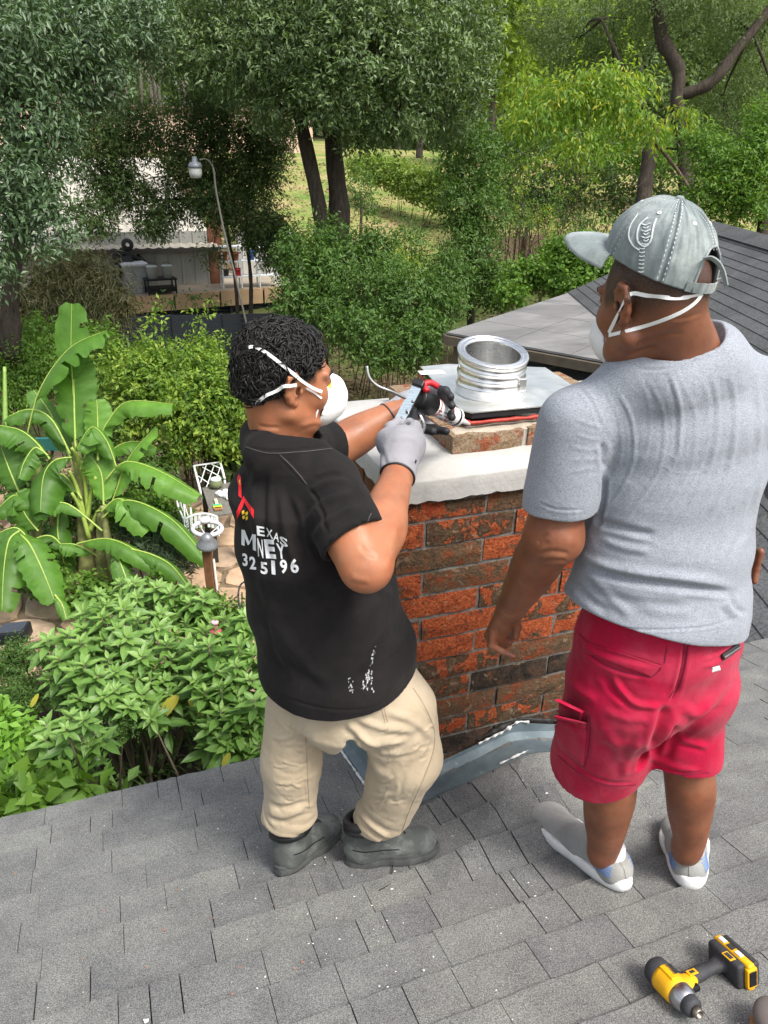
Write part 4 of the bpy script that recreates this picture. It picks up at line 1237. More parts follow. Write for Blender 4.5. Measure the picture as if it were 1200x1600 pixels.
# ---- shoes
MKN = m_cloth('grey_knit', (0.27, 0.275, 0.265), weave=700, var=0.1, bumpd=0.003, fade=(0.34, 0.33, 0.30), fscale=14)
MSO = plain('white_rubber_sole', (0.74, 0.74, 0.73), 0.5, var=0.08, scale=30)
MSOCK = m_cloth('white_sock', (0.66, 0.66, 0.69), weave=500)
MSTR = plain('blue_shoe_stripe', (0.13, 0.25, 0.52), 0.7)
def sneaker(heel, toe, ank, sc=1.0):
    heel = np.asarray(heel); toe = np.asarray(toe)
    y = nrm(toe - heel); Ln = np.linalg.norm(toe - heel)
    z = nrm(RN - y * (RN @ y)); x = np.cross(y, z)
    W = lambda a, b, c: heel + x * a + y * b + z * c
    R = np.array([x, y, z])
    lo = np.minimum(np.minimum(heel, toe), ank) - 0.09; hi = np.maximum(np.maximum(heel, toe), ank) + 0.09
    S = SDF(lo, hi, 0.003)
    S.ell(W(0, 0.046, 0.040), (0.040, 0.040, 0.047), R, 0.02)
    S.seg(W(0, 0.04, 0.045), W(0.0, Ln * 0.45, 0.042), 0.041, 0.049, 0.03, x, 1.05, 0.85)
    S.seg(W(0, Ln * 0.4, 0.038), W(0.0, Ln - 0.055, 0.028), 0.052, 0.058, 0.03, x, 0.75, 0.50)
    S.ell(W(0, Ln - 0.06, 0.026), (0.059, 0.066, 0.033), R, 0.02)
    top = np.asarray(ank) + np.array([0, 0, 0.03])
    S.seg(W(0, 0.055, 0.05), W(0, 0.062, 0.098), 0.040, 0.040, 0.02, x, 1.15)
    S.cut(W(0, 0.06, 0.090), nrm(z * 1.0 - y * 0.30), 0.006)
    S.seg(W(0, 0.062, 0.062), W(0, 0.066, 0.16), 0.032, 0.034, 0.003, x, 1.2, op='c')
    S.cut(W(0, 0, 0.012), -z, 0.002)
    V, F = S.mesh(); F = fix_winding(V, F)
    up = mesh_obj('shoe', V, F, MKN, manR, True)
    bv = bvh_of(V, F)
    # sole
    out = []
    for k in range(48):
        a = 2 * math.pi * k / 48
        s_ = math.sin(a); c_ = math.cos(a)
        b = Ln / 2 + (Ln / 2 + 0.006) * -c_
        tt = b / Ln
        wd = 0.058 + 0.012 * smooth01(np.array((tt - 0.3) / 0.4)) - 0.004 * math.exp(-((tt - 0.42) / 0.12) ** 2)
        out.append((float(wd) * s_ * (abs(s_) ** -0.25 if abs(s_) > 1e-3 else 1), b))
    mb = MB(); V = []; F = []
    prof = [(0.90, 0.0), (0.99, 0.004), (1.05, 0.014), (1.05, 0.026), (1.0, 0.033), (0.86, 0.032)]
    for (s_, zz) in prof:
        for (a, b) in out:
            hz = zz * (1 + 0.25 * (1 - b / Ln))
            V.append(W(a * s_, Ln / 2 + (b - Ln / 2) * (1 + (s_ - 1) * 0.35), hz - 0.002))
    n = 48
    for j in range(len(prof) - 1):
        for k in range(n): F.append((j * n + k, j * n + (k + 1) % n, (j + 1) * n + (k + 1) % n, (j + 1) * n + k))
    F.append(tuple(range(n - 1, -1, -1))); F.append(tuple((len(prof) - 1) * n + k for k in range(n)))
    mesh_obj('sole', V, F, MSO, up, True)
    # sock showing above the shoe
    S = SDF(lo, hi + 0.05, 0.003)
    S.seg(W(0, 0.062, 0.05), W(0, 0.066, 0.135), 0.037, 0.043, 0.004, x, 1.2)
    S.cut(W(0, 0.06, 0.108), nrm(z - y * 0.25), 0.004)
    V, F = S.mesh(); F = fix_winding(V, F); mesh_obj('sock', V, F, MSOCK, up, True)
    # blue lines round the heel
    for side in (-1, 1):
        for i in range(6):
            hh = 0.046 + i * 0.0062
            pts, nor = [], []
            for q in np.linspace(0.004, 0.075 - i * 0.004, 16):
                o = W(side * 0.12, 0.010 + q * 0.9, hh)
                p, nn = cast([bv], 0, 0, 0.0008, origin=o, d=-x * side)
                if p is not None: pts.append(p); nor.append(nn)
            if len(pts) > 3: ribbon('heel_stripe', pts, nor, 0.0030, 0.0007, MSTR, up)
    pts, nor = [], []
    for hh in np.linspace(0.040, 0.100, 14):
        p, nn = cast([bv], 0, 0, 0.0006, origin=W(0, -0.12, hh), d=y)
        if p is not None: pts.append(p); nor.append(nn)
    if len(pts) > 3: ribbon('heel_strip', pts, nor, 0.009, 0.0012, MKN, up)
    return up
rp = lambda px, py: (lambda t: ray(px, py) * t)(RC / (ray(px, py)[2] + RS * ray(px, py)[1]))
sneaker(rp(978, 1393) + RN * 0.002, rp(842, 1274) + RN * 0.002, aL)
sneaker(rp(1080, 1390) + RN * 0.002, rp(1064, 1292) + RN * 0.002, aR)

# ---- cap
capr = Frame(fR.o + np.array([-0.008, 0, 0.048]), (math.sin(math.radians(-20)), math.cos(math.radians(-20)), 0.15), (0.0, 0.06, 1.0))
MCAP = m_cloth('washed_grey_canvas', (0.19, 0.225, 0.225), fade=(0.40, 0.43, 0.42), weave=800, var=0.15, fscale=10, bumpd=0.002)
cap = []
CR = np.array([0.089, 0.109, 0.104]); CC = np.array([0.0, -0.008, 0.026])
nth, nph = 300, 90
def capp(th, f):
    """th azimuth (0 = front), f 0 rim .. 1 crown"""
    el = f * math.pi / 2
    r = math.cos(el) ** 0.86
    seam = 0.0
    k6 = (th / (math.pi / 3)); dk = abs(k6 - round(k6)) * math.pi / 3
    seam = -0.0030 * math.exp(-(dk / 0.035) ** 2) + 0.0030 * math.exp(-((dk - 0.07) / 0.04) ** 2)
    wr = 0.0028 * mnoise.noise(Vector((math.sin(th) * 5, math.cos(th) * 5, f * 2.5))) + 0.0016 * mnoise.noise(Vector((math.sin(th) * 14, math.cos(th) * 14, f * 5)))
    k = 1 + (seam * min(1, (1 - f) * 4) + wr) / 0.1
    z = CC[2] + CR[2] * math.sin(el) ** 0.92 * k + (0.016 * math.cos(th) - 0.016) * (1 - f)
    return np.array([CR[0] * r * k * math.sin(th), CC[1] + CR[1] * r * k * math.cos(th), z])
V = []; F = []
for j in range(nph):
    f = j / (nph - 1) * 0.985
    for i in range(nth): V.append(capr.w(capp(2 * math.pi * i / nth, f)))
V.append(capr.w(capp(0, 1.0)))
def in_gap(i, j):
    th = 2 * math.pi * (i + 0.5) / nth - math.pi
    f = (j + 0.5) / (nph - 1) * 0.985
    return (th / 0.46) ** 2 + (f / 0.40) ** 2 < 1.0
for j in range(nph - 1):
    for i in range(nth):
        if in_gap(i, j): continue
        k = (i + 1) % nth; F.append((j * nth + i, j * nth + k, (j + 1) * nth + k, (j + 1) * nth + i))
for i in range(nth): F.append(((nph - 1) * nth + i, (nph - 1) * nth + (i + 1) % nth, len(V) - 1))
co = mesh_obj('cap', V, F, MCAP, manR, True)
md = co.modifiers.new('thick', 'SOLIDIFY'); md.thickness = 0.0028; md.offset = 1
bv = bvh_of(np.array(V), [f if len(f) == 4 else (f[0], f[1], f[2]) for f in F]) if False else BVHTree.FromPolygons([Vector(v) for v in V], F)
# peak
V = []; F = []
ni, nj = 26, 10
for j in range(nj):
    v = j / (nj - 1)
    for i in range(ni):
        a = (i / (ni - 1) - 0.5) * 2
        th = a * 0.98
        base = capp(th % (2 * math.pi), 0.0)
        base = base + np.array([0, -0.004, 0.0])
        out = np.array([0.078 * math.sin(a * 1.35), 0.086 + 0.088 * math.cos(a * 1.30) ** 0.8 if math.cos(a * 1.3) > 0 else 0.086, 0.0])
        tip = np.array([0.092 * math.sin(a * 1.5), CC[1] + CR[1] * math.cos(th) + 0.094 * max(0, math.cos(a * math.pi / 2)) ** 0.42, base[2] - 0.006])
        p = base * (1 - v) + tip * v
        p[2] -= 0.020 * (a * a) * v - 0.008 * math.sin(v * math.pi)
        V.append(capr.w(p))
for j in range(nj - 1):
    for i in range(ni - 1): F.append((j * ni + i, j * ni + i + 1, (j + 1) * ni + i + 1, (j + 1) * ni + i))
po = mesh_obj('peak', V, F, MCAP, co, True)
md = po.modifiers.new('thick', 'SOLIDIFY'); md.thickness = 0.004; md.offset = 0
mb = MB(); mb.tube([capr.w(capp(math.pi + .46 * math.cos(a), max(0, .40 * math.sin(a))) * np.array([1.01, 1.01, 1.0])) for a in np.linspace(0, math.pi, 34)], .0026, 6); mb.build('gap_binding', MCAP, co, True)
# button, eyelets, seams, strap
mb = MB(); mb.lathe(capr.w(capp(0, 1.0)), [(0.0, 0.005), (0.005, 0.0045), (0.0075, 0.002), (0.008, -0.001)], 16, capr.z); mb.build('button', MCAP, co, True)
MTH = plain('pale_stitches', (0.62, 0.66, 0.66), 0.8)
for k in range(6):
    th = k * math.pi / 3 + math.pi / 6
    c_ = capr.w(capp(th, 0.62)); n_ = nrm(c_ - capr.w(CC))
    mb = MB(); mb.lathe(c_ + n_ * 0.0005, [(0.0016, 0.0), (0.0018, 0.0012), (0.0034, 0.0012), (0.0040, 0.0)], 14, n_, closed=False); mb.build('eyelet', MTH, co, True)
for k in range(6):
    th = k * math.pi / 3
    for o_ in (-0.05, 0.05):
        pts = [capr.w(capp(th + o_ / max(0.25, math.cos(f * 1.5)), f)) for f in np.linspace(0.02 if k != 3 else 0.36, 0.93, 40)]
        nor = [nrm(p - capr.w(CC)) for p in pts]
        mb = MB()
        for i in range(0, 39, 2):
            t_ = pts[i + 1] - pts[i]; b_ = nrm(np.cross(t_, nor[i])) * 0.0007
            q = pts[i] + nor[i] * 0.0006; mb.add([q - b_, q + b_, q + t_ * .8 + b_, q + t_ * .8 - b_], [(0, 1, 2, 3)])
        mb.build('seam_stitching', MTH, co)
# worn raised emblem on the side facing the photographer: an upright oval of cord with a stitched figure inside
def emb(px, w=0.0034, m=MTH, n=30):
    pts, nor = [], []
    for q in spline([np.array(p, float) for p in px], n):
        p, nn = cast([bv], q[0], q[1], 0.0008)
        if p is not None: pts.append(p); nor.append(nn)
    if len(pts) > 3: ribbon('worn_emblem', pts, nor, w, 0.0012, m, co)
emb([(997, 334), (986, 352), (983, 370), (990, 384), (1000, 391)], 0.0022)
emb([(1013, 340), (1000, 352), (996, 368), (999, 380), (1010, 385), (1018, 374), (1021, 356), (1026, 342)], 0.0026)
for k in range(7): emb([(1003 + (k % 2) * 3, 350 + k * 5), (1010, 352 + k * 5), (1017 - (k % 2) * 3, 349 + k * 5)], 0.0018)
for k in range(9):
    yy = 388 + k * 6; emb([(1000 - k * 0.3, yy), (1004 - k * 0.3, yy + 1), (1008 - k * 0.4, yy)], 0.0018)
# closing strap across the back gap with buckle and loose tail
def rim(th, up): 
    p = capp(th % (2 * math.pi), 0.0); p[2] += up; return capr.w(p * np.array([1.01, 1.01, 1]))
ths = np.linspace(math.pi - 0.60, math.pi + 0.58, 18)
pts = [rim(t, 0.008) for t in ths]; nor = [nrm(p - capr.w((0, CC[1], 0.01))) for p in pts]
ribbon('strap', pts, nor, 0.018, 0.0022, MCAP, co)
e0 = rim(math.pi + 0.42 * -1, 0.010)
bk = rim(math.pi - 0.36, 0.010)
mb = MB(); nb_ = nrm(bk - capr.w((0, CC[1], 0.01))); Rb = np.array([np.cross(nb_, capr.z), nrm(capr.z - nb_ * (nb_ @ capr.z)), nb_]).T
for dx in (-1, 1): mb.box(bk + nb_ * 0.003 + Rb[:, 0] * dx * 0.006, (0.0012, 0.012, 0.0012), Rb)
for dy in (-1, 1): mb.box(bk + nb_ * 0.003 + Rb[:, 1] * dy * 0.0108, (0.0048, 0.0012, 0.0011), Rb)
mb.build('buckle', m_steel('buckle_metal', (0.6, 0.58, 0.5), 0.35), co)
bd = (cast([bv], 1098, 404, 0)[0] if cast([bv], 1098, 404, 0)[0] is not None else bk) @ FW
tail = [P(1099, 405, bd - 0.006), P(1110, 404, bd - 0.012), P(1121, 411, bd - 0.018), P(1129, 425, bd - 0.020), P(1134, 447, bd - 0.018)]
pts = spline(tail, 18); ribbon('strap_tail', pts, [nrm(np.cross(nrm(pts[min(i + 1, 17)] - pts[max(i - 1, 0)]), nrm(FW))) for i in range(18)], 0.013, 0.0022, MCAP, co)

# ---- dust mask with straps
MMASK = plain('white_mask_felt', (0.80, 0.80, 0.79), 0.85, var=0.03, scale=40, bump=0.35)
def mask(fr, sc, par, name='dust_mask', drop=0.0):
    S = SDF(fr.o - 0.21, fr.o + 0.21, 0.003)
    w_ = lambda a, b, c: fr.w(np.array((a, b, c)) * sc)
    S.ell(w_(0, 0.084, -0.052 - drop), np.array((0.056, 0.056, 0.060)) * sc, fr.R, 0.0)
    S.ell(w_(0, 0.118, -0.040 - drop), np.array((0.034, 0.034, 0.036)) * sc, fr.R, 0.03)
    S.ell(w_(0, 0.112, -0.012 - drop), np.array((0.012, 0.024, 0.024)) * sc, fr.R, 0.02)
    S.ell(w_(0, 0.055, -0.052 - drop), np.array((0.058, 0.058, 0.058)) * sc, fr.R, 0.004, 'c')
    S.cut(w_(0, 0.066, -0.052), -fr.y, 0.006)
    S.disp(lambda p: 0.0012 * fbm(p * 40, 2, 9))
    V, F = S.mesh(); F = fix_winding(V, F)
    o = mesh_obj(name, V, F, MMASK, par, True)
    # rim
    mb = MB(); pts = []
    for k in range(40):
        a = 2 * math.pi * k / 40
        pts.append(w_(0.058 * math.cos(a), 0.070 - 0.006 * abs(math.cos(a)) , -0.052 - drop + 0.062 * math.sin(a)))
    pts.append(pts[0]); mb.tube(pts, 0.0028, 6, caps=False); mb.build('mask_rim', MMASK, o, True)
    return o, bvh_of(V, F)
mR, mRb = mask(fR, 1.0, manR, drop=0.020)
MSTP = plain('white_elastic', (0.80, 0.80, 0.78), 0.7, var=0.05)
def strap_px(name, px, bv, w, m, par, off=0.0008, twist=0.0, n=40, th=0.0007):
    pts, nor = [], []; last = None
    for q in spline([np.array(p, float) for p in px], n):
        p, nn = cast(bv, q[0], q[1], off)
        if p is None:
            if last is None: continue
            p = P(q[0], q[1], last); nn = -nrm(ray(*q))
        last = p @ FW
        pts.append(p); nor.append(nn)
    pts = list(relax_line(np.array(pts), 6)); nor = list(relax_line(np.array(nor), 10))
    return ribbon(name, pts, nor, w, th, m, par, twist)
def relax_line(A, it):
    A = A.copy()
    for _ in range(it): A[1:-1] = 0.5 * A[1:-1] + 0.25 * (A[:-2] + A[2:])
    return A
strap_px('mask_strap', [(1097, 459), (1080, 464), (1050, 466), (1030, 463), (1010, 462), (995, 458), (983, 460), (973, 476), (964, 496), (952, 520)], [head_bvhR, mRb], 0.0072, MSTP, mR, twist=0.35)
strap_px('mask_strap', [(1097, 459), (1085, 474), (1062, 489), (1030, 502), (1005, 510), (985, 516), (966, 521), (952, 524)], [head_bvhR, mRb], 0.0072, MSTP, mR)
for sx in (-1,): 
    pass
MEYE = plain('eye_dark', (0.03, 0.02, 0.018), 0.2)
for o_, fr_, sc_ in ((manR, fR, 1.06),):
    for sx in (-1, 1):
        mb = MB(); mb.lathe(fr_.w(np.array((sx * 0.032, 0.0925, 0.004)) * sc_), [(0.0, 0.0015), (0.004, 0.001), (0.0075, -0.0006), (0.008, -0.002)], 12, fr_.y); mb.build('eye', MEYE, o_, True)
        pts = [fr_.w(np.array((sx * a, b, c)) * sc_) for a, b, c in ((0.018, 0.098, 0.022), (0.030, 0.096, 0.028), (0.042, 0.090, 0.028), (0.053, 0.080, 0.022))]
        mb = MB(); mb.tube(spline(pts, 12), [0.0025] * 12, 6); mb.build('eyebrow', plain('black_hair_plain', (0.012, 0.01, 0.009), 0.7), o_, True)
# ================================================================== THE WORKER IN THE BLACK SHIRT
SKL = m_skin('tan_skin', (0.37, 0.155, 0.078), (0.28, 0.11, 0.055), rough=0.45)
manL = empty('person', (0.5, 1.62, float(roof_z(0.5, 1.62))), 'man in black shirt and khaki trousers with curly black hair at the chimney', 'person', 'workers on the roof')
hc = P(447, 586, 1.70)
az = math.radians(86)
fL = Frame(hc, (math.sin(az), math.cos(az), -0.20), (0.03, 0.0, 1.0))
nkL = P(447, 672, 1.765)
shN = P(512, 762, 1.70)         # near (right) shoulder
shF = P(470, 700, 1.99)         # far (left) shoulder
elN = P(572, 884, 1.625); wrN = P(622, 742, 1.845)
hipL_ = P(556, 1092, 2.16)
parts = []
S = SDF(hc + np.array([-0.18, -0.17, -0.25]), hc + np.array([0.19, 0.17, 0.14]), 0.0026)
head_sdf(S, fL, 1.0)
S.seg(fL.w((0, -0.03, -0.02)), nkL + np.array([0.0, 0.0, -0.05]), 0.056, 0.064, 0.03, (0, 1, 0), 0.98)
S.seg(fL.w((0, -0.058, -0.03)), nkL + np.array([-0.03, 0.0, -0.02]), 0.042, 0.055, 0.035, (0, 1, 0), 0.8)
S.seg(nkL + np.array([0.0, -0.08, -0.10]), nkL + np.array([0.0, 0.08, -0.10]), 0.045, 0.045, 0.06)
S.disp(lambda p: 0.0010 * fbm(p * 30, 2, 13))
V, F = S.mesh(); F = fix_winding(V, F); V = relax(V, F, 1, 0.4)
V = folds(V, F, [([(400, 664), (420, 668), (440, 668)], 3, -0.0018), ([(468, 668), (490, 660), (510, 664)], 4, 0.0015)])
parts.append((V, F)); nhL = len(V); headV, headF = V.copy(), F.copy()
head_bvhL = bvh_of(V, F)
# near arm, bent up at the elbow, ending in the wrist inside the glove
S = SDF(np.minimum(np.minimum(shN, wrN), elN) - 0.11, np.maximum(np.maximum(shN, wrN), elN) + 0.10, 0.003)
S.seg(shN, elN, 0.058, 0.050, 0.02)
S.ell(elN, 0.049, None, 0.02)
md = elN + (wrN - elN) * 0.34
S.limb([elN, md, elN + (wrN - elN) * .68, wrN], [.047, .054, .043, .031], n=18)
S.seg(elN + (shN - elN) * 0.35, elN + (wrN - elN) * 0.38, 0.045, 0.043, 0.05)
S.seg(wrN, wrN + nrm(wrN - elN) * 0.05, 0.030, 0.03, 0.02)
V, F = S.mesh(); F = fix_winding(V, F); V = relax(V, F, 1, 0.4)
V = folds(V, F, [([(598, 900), (612, 860), (620, 810)], 6, 0.002), ([(546, 900), (560, 905), (580, 908)], 5, 0.0018), ([(560, 850), (572, 862), (590, 872)], 4, -0.0015)])
parts.append((V, F))
# far arm reaching over the crown
elF = P(524, 700, 2.11); wrF = P(612, 648, 2.16)
S = SDF(np.minimum(np.minimum(shF, wrF), elF) - 0.10, np.maximum(np.maximum(shF, wrF), elF) + 0.10, 0.003)
S.seg(shF, elF, 0.055, 0.050, 0.02)
S.limb([elF, wrF], [.050, .053, .043, .031])
S.seg(wrF, wrF + nrm(wrF - elF) * 0.05, 0.03, 0.03, 0.02)
V, F = S.mesh(); F = fix_winding(V, F); V = relax(V, F, 1, 0.4); parts.append((V, F))
# trunk and legs under the clothes
axT = (0, 1, 0)
kN = vline(644, 1168, (0.72, 1.50)); aN = vline(575, 1288, (0.545, 1.60))
kF = vline(455, 1180, (0.37, 1.665)); aF = vline(452, 1296, (0.345, 1.655))
hN = hipL_ + np.array([0.02, -0.085, -0.04]); hF = hipL_ + np.array([-0.045, 0.075, -0.04])
S = SDF((0.18, 1.25, -2.02), (0.90, 1.95, -0.62), 0.007)
tr = [(hipL_ + np.array([0, 0, .04]), 0.12, 0.10), (P(520, 960, 2.02), 0.145, 0.12), (P(485, 820, 1.88), 0.15, 0.11), (P(462, 730, 1.80), 0.13, 0.08)]
for i in range(3): S.seg(tr[i][0], tr[i + 1][0], tr[i][1], tr[i + 1][1], 0.04, axT, tr[i][2] / tr[i][1], tr[i + 1][2] / tr[i + 1][1], e=0.6)
for h_, k_, a_ in ((hN, kN, aN), (hF, kF, aF)):
    S.seg(h_ + (k_ - h_) * .35, k_, 0.052, 0.048, 0.03); S.seg(k_, a_, 0.048, 0.036, 0.03)
V, F = S.mesh(); F = fix_winding(V, F); parts.append((V, F))
V, F = concat(parts)
hair = np.zeros(len(V)); l = fL.l(V[:nhL])
hm = smooth01((l[:, 2] + 0.055) / 0.02) * smooth01((0.052 - l[:, 1]) / 0.012) * (1 - smooth01((l[:, 1] + 0.005) / 0.02) * smooth01((0.012 - l[:, 2]) / 0.02))
hair[:nhL] = hm * ((np.abs(l[:, 0]) < 0.0765) | (l[:, 1] < -0.028))
mesh_obj('body', V, F, SKL, manL, True, attr=[('hair', hair, 'POINT')])

# ---- shirt
MBK = m_cloth('washed_black_cotton', (0.0095, 0.0085, 0.0088), weave=1100, var=0.25, fade=(0.021, 0.018, 0.017), sheen=0.03, fscale=5)
c0L = P(450, 676, 1.765); rxL = np.array([0.010, 0.092, 0.004]); ryL = np.array([0.080, 0.0, -0.024])
S = SDF((0.10, 1.18, -1.56), (0.92, 2.0, -0.50), 0.0034)
cl = [(P(538, 1075, 2.13), 0.194, 0.212), (P(527, 1020, 2.08), 0.192, 0.207), (P(503, 930, 1.99), 0.190, 0.187), (P(478, 835, 1.89), 0.190, 0.168), (P(460, 765, 1.83), 0.182, 0.148), (P(458, 720, 1.80), 0.12, 0.09)]
for i in range(len(cl) - 1):
    a, b = cl[i], cl[i + 1]
    S.seg(a[0], b[0], a[1], b[1], 0.04, axT, a[2] / a[1], b[2] / b[1], e=0.5)
S.seg(shN + np.array([0, 0.02, 0.0]), c0L + np.array([0, -0.05, -0.035]), 0.070, 0.055, 0.05)
S.seg(shF + np.array([0, -0.01, 0.0]), c0L + np.array([0, 0.05, -0.035]), 0.070, 0.055, 0.05)
S.seg(c0L - rxL * 0.85 + np.array([0, 0, -0.032]), c0L + rxL * 0.85 + np.array([0, 0, -0.032]), 0.058, 0.058, 0.05)
# shoulder blade and back
S.ell(P(440, 800, 1.80), (0.06, 0.10, 0.12), None, 0.06)
dN = nrm(elN - shN)
cutN = P(552, 848, 1.66)
nN = nrm(dN + 0.45 * nrm(P(530, 890, 1.66) - P(575, 808, 1.66)) * 0 + np.array([0.10, 0.0, 0.0]))
S.seg(shN, elN + dN * 0.02, 0.074, 0.080, 0.03, planes=[(cutN, nN)])
S.seg(shN + dN * 0.05, elN + dN * 0.06, 0.060, 0.073, 0.003, op='c', planes=[(cutN - nN * 0.06, -nN)])
dF = nrm(elF - shF)
S.seg(shF, elF, 0.070, 0.072, 0.03, planes=[(P(520, 690, 2.09), dF + np.array([0.5, 0, 0.1]))])
nn = nrm(np.cross(ryL, rxL)); nn = nn if nn[2] > 0 else -nn
S.seg(c0L - ryL * 0.75 - rxL * 0.5 + np.array([0, 0, -0.040]), c0L - ryL * 0.75 + rxL * 0.5 + np.array([0, 0, -0.040]), 0.046, 0.046, 0.05)
S.seg(c0L - nn * 0.004, c0L + nn * 0.16, 0.085, 0.14, 0.004, rxL, 0.90, 0.90, op='c', e=0.15)
h1, h2, h3 = P(425, 1090, 2.00), P(562, 1113, 1.955), P(661, 1044, 2.06)
n = np.cross(h2 - h1, h3 - h1); n = n if n[2] < 0 else -n
n = nrm(nrm(n) * np.array([0.8, 0.8, 1.0]))
S.cut(h2, n, 0.004)
S.disp(lambda p: 0.0045 * fbm(p * np.array([9, 9, 6]), 3, 31))
V, F = S.mesh(); F = fix_winding(V, F); V = relax(V, F, 1, 0.3)
sp = [([(455, 770), (470, 800), (480, 850), (500, 890)], 6, 0.005), ([(440, 760), (442, 800), (450, 850), (470, 900)], 6, 0.0055), ([(404, 720), (396, 770), (400, 830), (412, 880)], 6, 0.006),
      ([(418, 730), (412, 790), (416, 850), (430, 900)], 5, -0.006), ([(385, 730), (378, 780), (384, 840)], 5, -0.004),
      ([(560, 770), (530, 775), (500, 790), (470, 830)], 6, 0.006), ([(566, 790), (535, 800), (505, 820), (485, 850)], 5, 0.005), ([(560, 812), (535, 825), (512, 850)], 4, 0.004), ([(550, 752), (515, 752), (480, 770)], 5, 0.005),
      ([(540, 740), (520, 735), (490, 745)], 4, 0.003), ([(575, 800), (556, 838), (528, 888)], 2.5, -0.0025), ([(437, 712), (460, 735), (480, 758)], 2.2, 0.0016), ([(480, 758), (500, 790), (512, 840)], 3, -0.0035),
      ([(420, 940), (440, 990), (480, 1040), (530, 1075)], 10, 0.006), ([(410, 960), (425, 1020), (450, 1060)], 6, -0.006), ([(600, 930), (560, 960), (500, 980)], 12, 0.005),
      ([(625, 985), (600, 1020), (560, 1050)], 10, 0.004), ([(530, 905), (500, 935), (460, 950)], 8, 0.005),
      ([(432, 1085), (500, 1106), (568, 1108), (618, 1085), (655, 1040)], 2.2, -0.0022), ([(405, 880), (415, 930), (440, 970)], 7, 0.004), ([(560, 880), (590, 900), (610, 940)], 8, 0.004),
      ([(385, 692), (400, 702), (450, 704), (500, 698), (522, 696)], 2.2, -0.002)]
V = folds(V, F, sp)
mesh_obj('shirt', V, F, MBK, manL, True)
shirt_bvh = bvh_of(V, F)
S = SDF(c0L + np.array([-0.15, -0.15, -0.10]), c0L + np.array([0.15, 0.15, 0.08]), 0.003)
pc = [c0L + rxL * math.cos(2 * math.pi * k / 25) + ryL * math.sin(2 * math.pi * k / 25) for k in range(26)]
for k in range(25): S.seg(pc[k], pc[k + 1], 0.0085, 0.0085, 0.004, (0, 0, 1), 0.6)
V, F = S.mesh(); F = fix_winding(V, F)
mesh_obj('shirt_collar', V, F, MBK, manL, True)
for px in ([(437, 710), (460, 733), (480, 757)], [(580, 802), (562, 838), (530, 886)], [(383, 698), (420, 708), (470, 706), (520, 701)]):
    stitch('seam_stitching', px, [shirt_bvh], plain('faded_thread', (0.07, 0.062, 0.055), 0.9), manL, 0.0016, 40)

# ---- print on the back of the shirt
MWP = plain('white_print', (0.72, 0.73, 0.75), 0.75, var=0.06, scale=80)
MRP = plain('red_print', (0.62, 0.012, 0.02), 0.7, var=0.05)
MYP = plain('yellow_print', (0.75, 0.50, 0.03), 0.7, var=0.05)
def letter(ch, A, B, H, bold=0.03, m=MWP, name='lettering', par=manL, bvs=None, th=0.0006):
    """one character: A lower-left, B lower-right, H upper-left corner as it stands in the photograph, laid on the cloth"""
    cu = bpy.data.curves.new('t', 'FONT'); cu.body = ch; cu.size = 1.0; cu.offset = bold; cu.fill_mode = 'FRONT'; cu.resolution_u = 3
    o = bpy.data.objects.new('t', cu); col.objects.link(o)
    dg = bpy.context.evaluated_depsgraph_get(); me = o.evaluated_get(dg).to_mesh()
    bm = bmesh.new(); bm.from_mesh(me)
    bmesh.ops.triangulate(bm, faces=bm.faces[:])
    for _ in range(2): bmesh.ops.subdivide_edges(bm, edges=[e for e in bm.edges if e.calc_length() > 0.12], cuts=1)
    bmesh.ops.triangulate(bm, faces=bm.faces[:])
    co = np.array([v.co for v in bm.verts]); fs = [[v.index for v in f.verts] for f in bm.faces]
    bm.free(); bpy.data.objects.remove(o); bpy.data.curves.remove(cu)
    if not len(co): return
    mn, mx = co.min(0), co.max(0)
    A, B, H = (np.array(q, float) for q in (A, B, H))
    V = []; last = None
    for c in co:
        u = (c[0] - mn[0]) / max(1e-6, mx[0] - mn[0]); v = (c[1] - mn[1]) / max(1e-6, mx[1] - mn[1])
        q = A + (B - A) * u + (H - A) * v
        p, nn = cast(bvs or [shirt_bvh], q[0], q[1], 0.0012)
        if p is None: p = P(q[0], q[1], last if last else 1.8)
        last = p @ FW; V.append(p)
    return mesh_obj(name, V, fs, m, par)
def flatpoly(name, tris, m, par=manL, bvs=None, sub=4, off=0.0012):
    """filled polygon given as triangles of photograph points, laid on the cloth"""
    V = []; F = []
    for t in tris:
        A, B, C_ = [np.array(q, float) for q in t]; base = len(V); ok = True; idx = {}
        for i in range(sub + 1):
            for j in range(sub + 1 - i):
                q = A + (B - A) * i / sub + (C_ - A) * j / sub
                p, nn = cast(bvs or [shirt_bvh], q[0], q[1], off)
                if p is None: ok = False; p = P(q[0], q[1], 1.8)
                idx[(i, j)] = len(V); V.append(p)
        if not ok: continue
        for i in range(sub):
            for j in range(sub - i):
                F.append((idx[(i, j)], idx[(i + 1, j)], idx[(i, j + 1)]))
                if j < sub - i - 1: F.append((idx[(i + 1, j)], idx[(i + 1, j + 1)], idx[(i, j + 1)]))
    return mesh_obj(name, V, F, m, par)
def quad(a, b, c, d): return [(a, b, c), (a, c, d)]
letter('E', (402, 836), (414, 838), (401, 821)); letter('X', (417, 838), (427, 842), (416, 824), 0.02); letter('A', (427, 843), (436, 847), (428, 830), 0.02); letter('S', (438, 850), (450, 856), (437, 836))
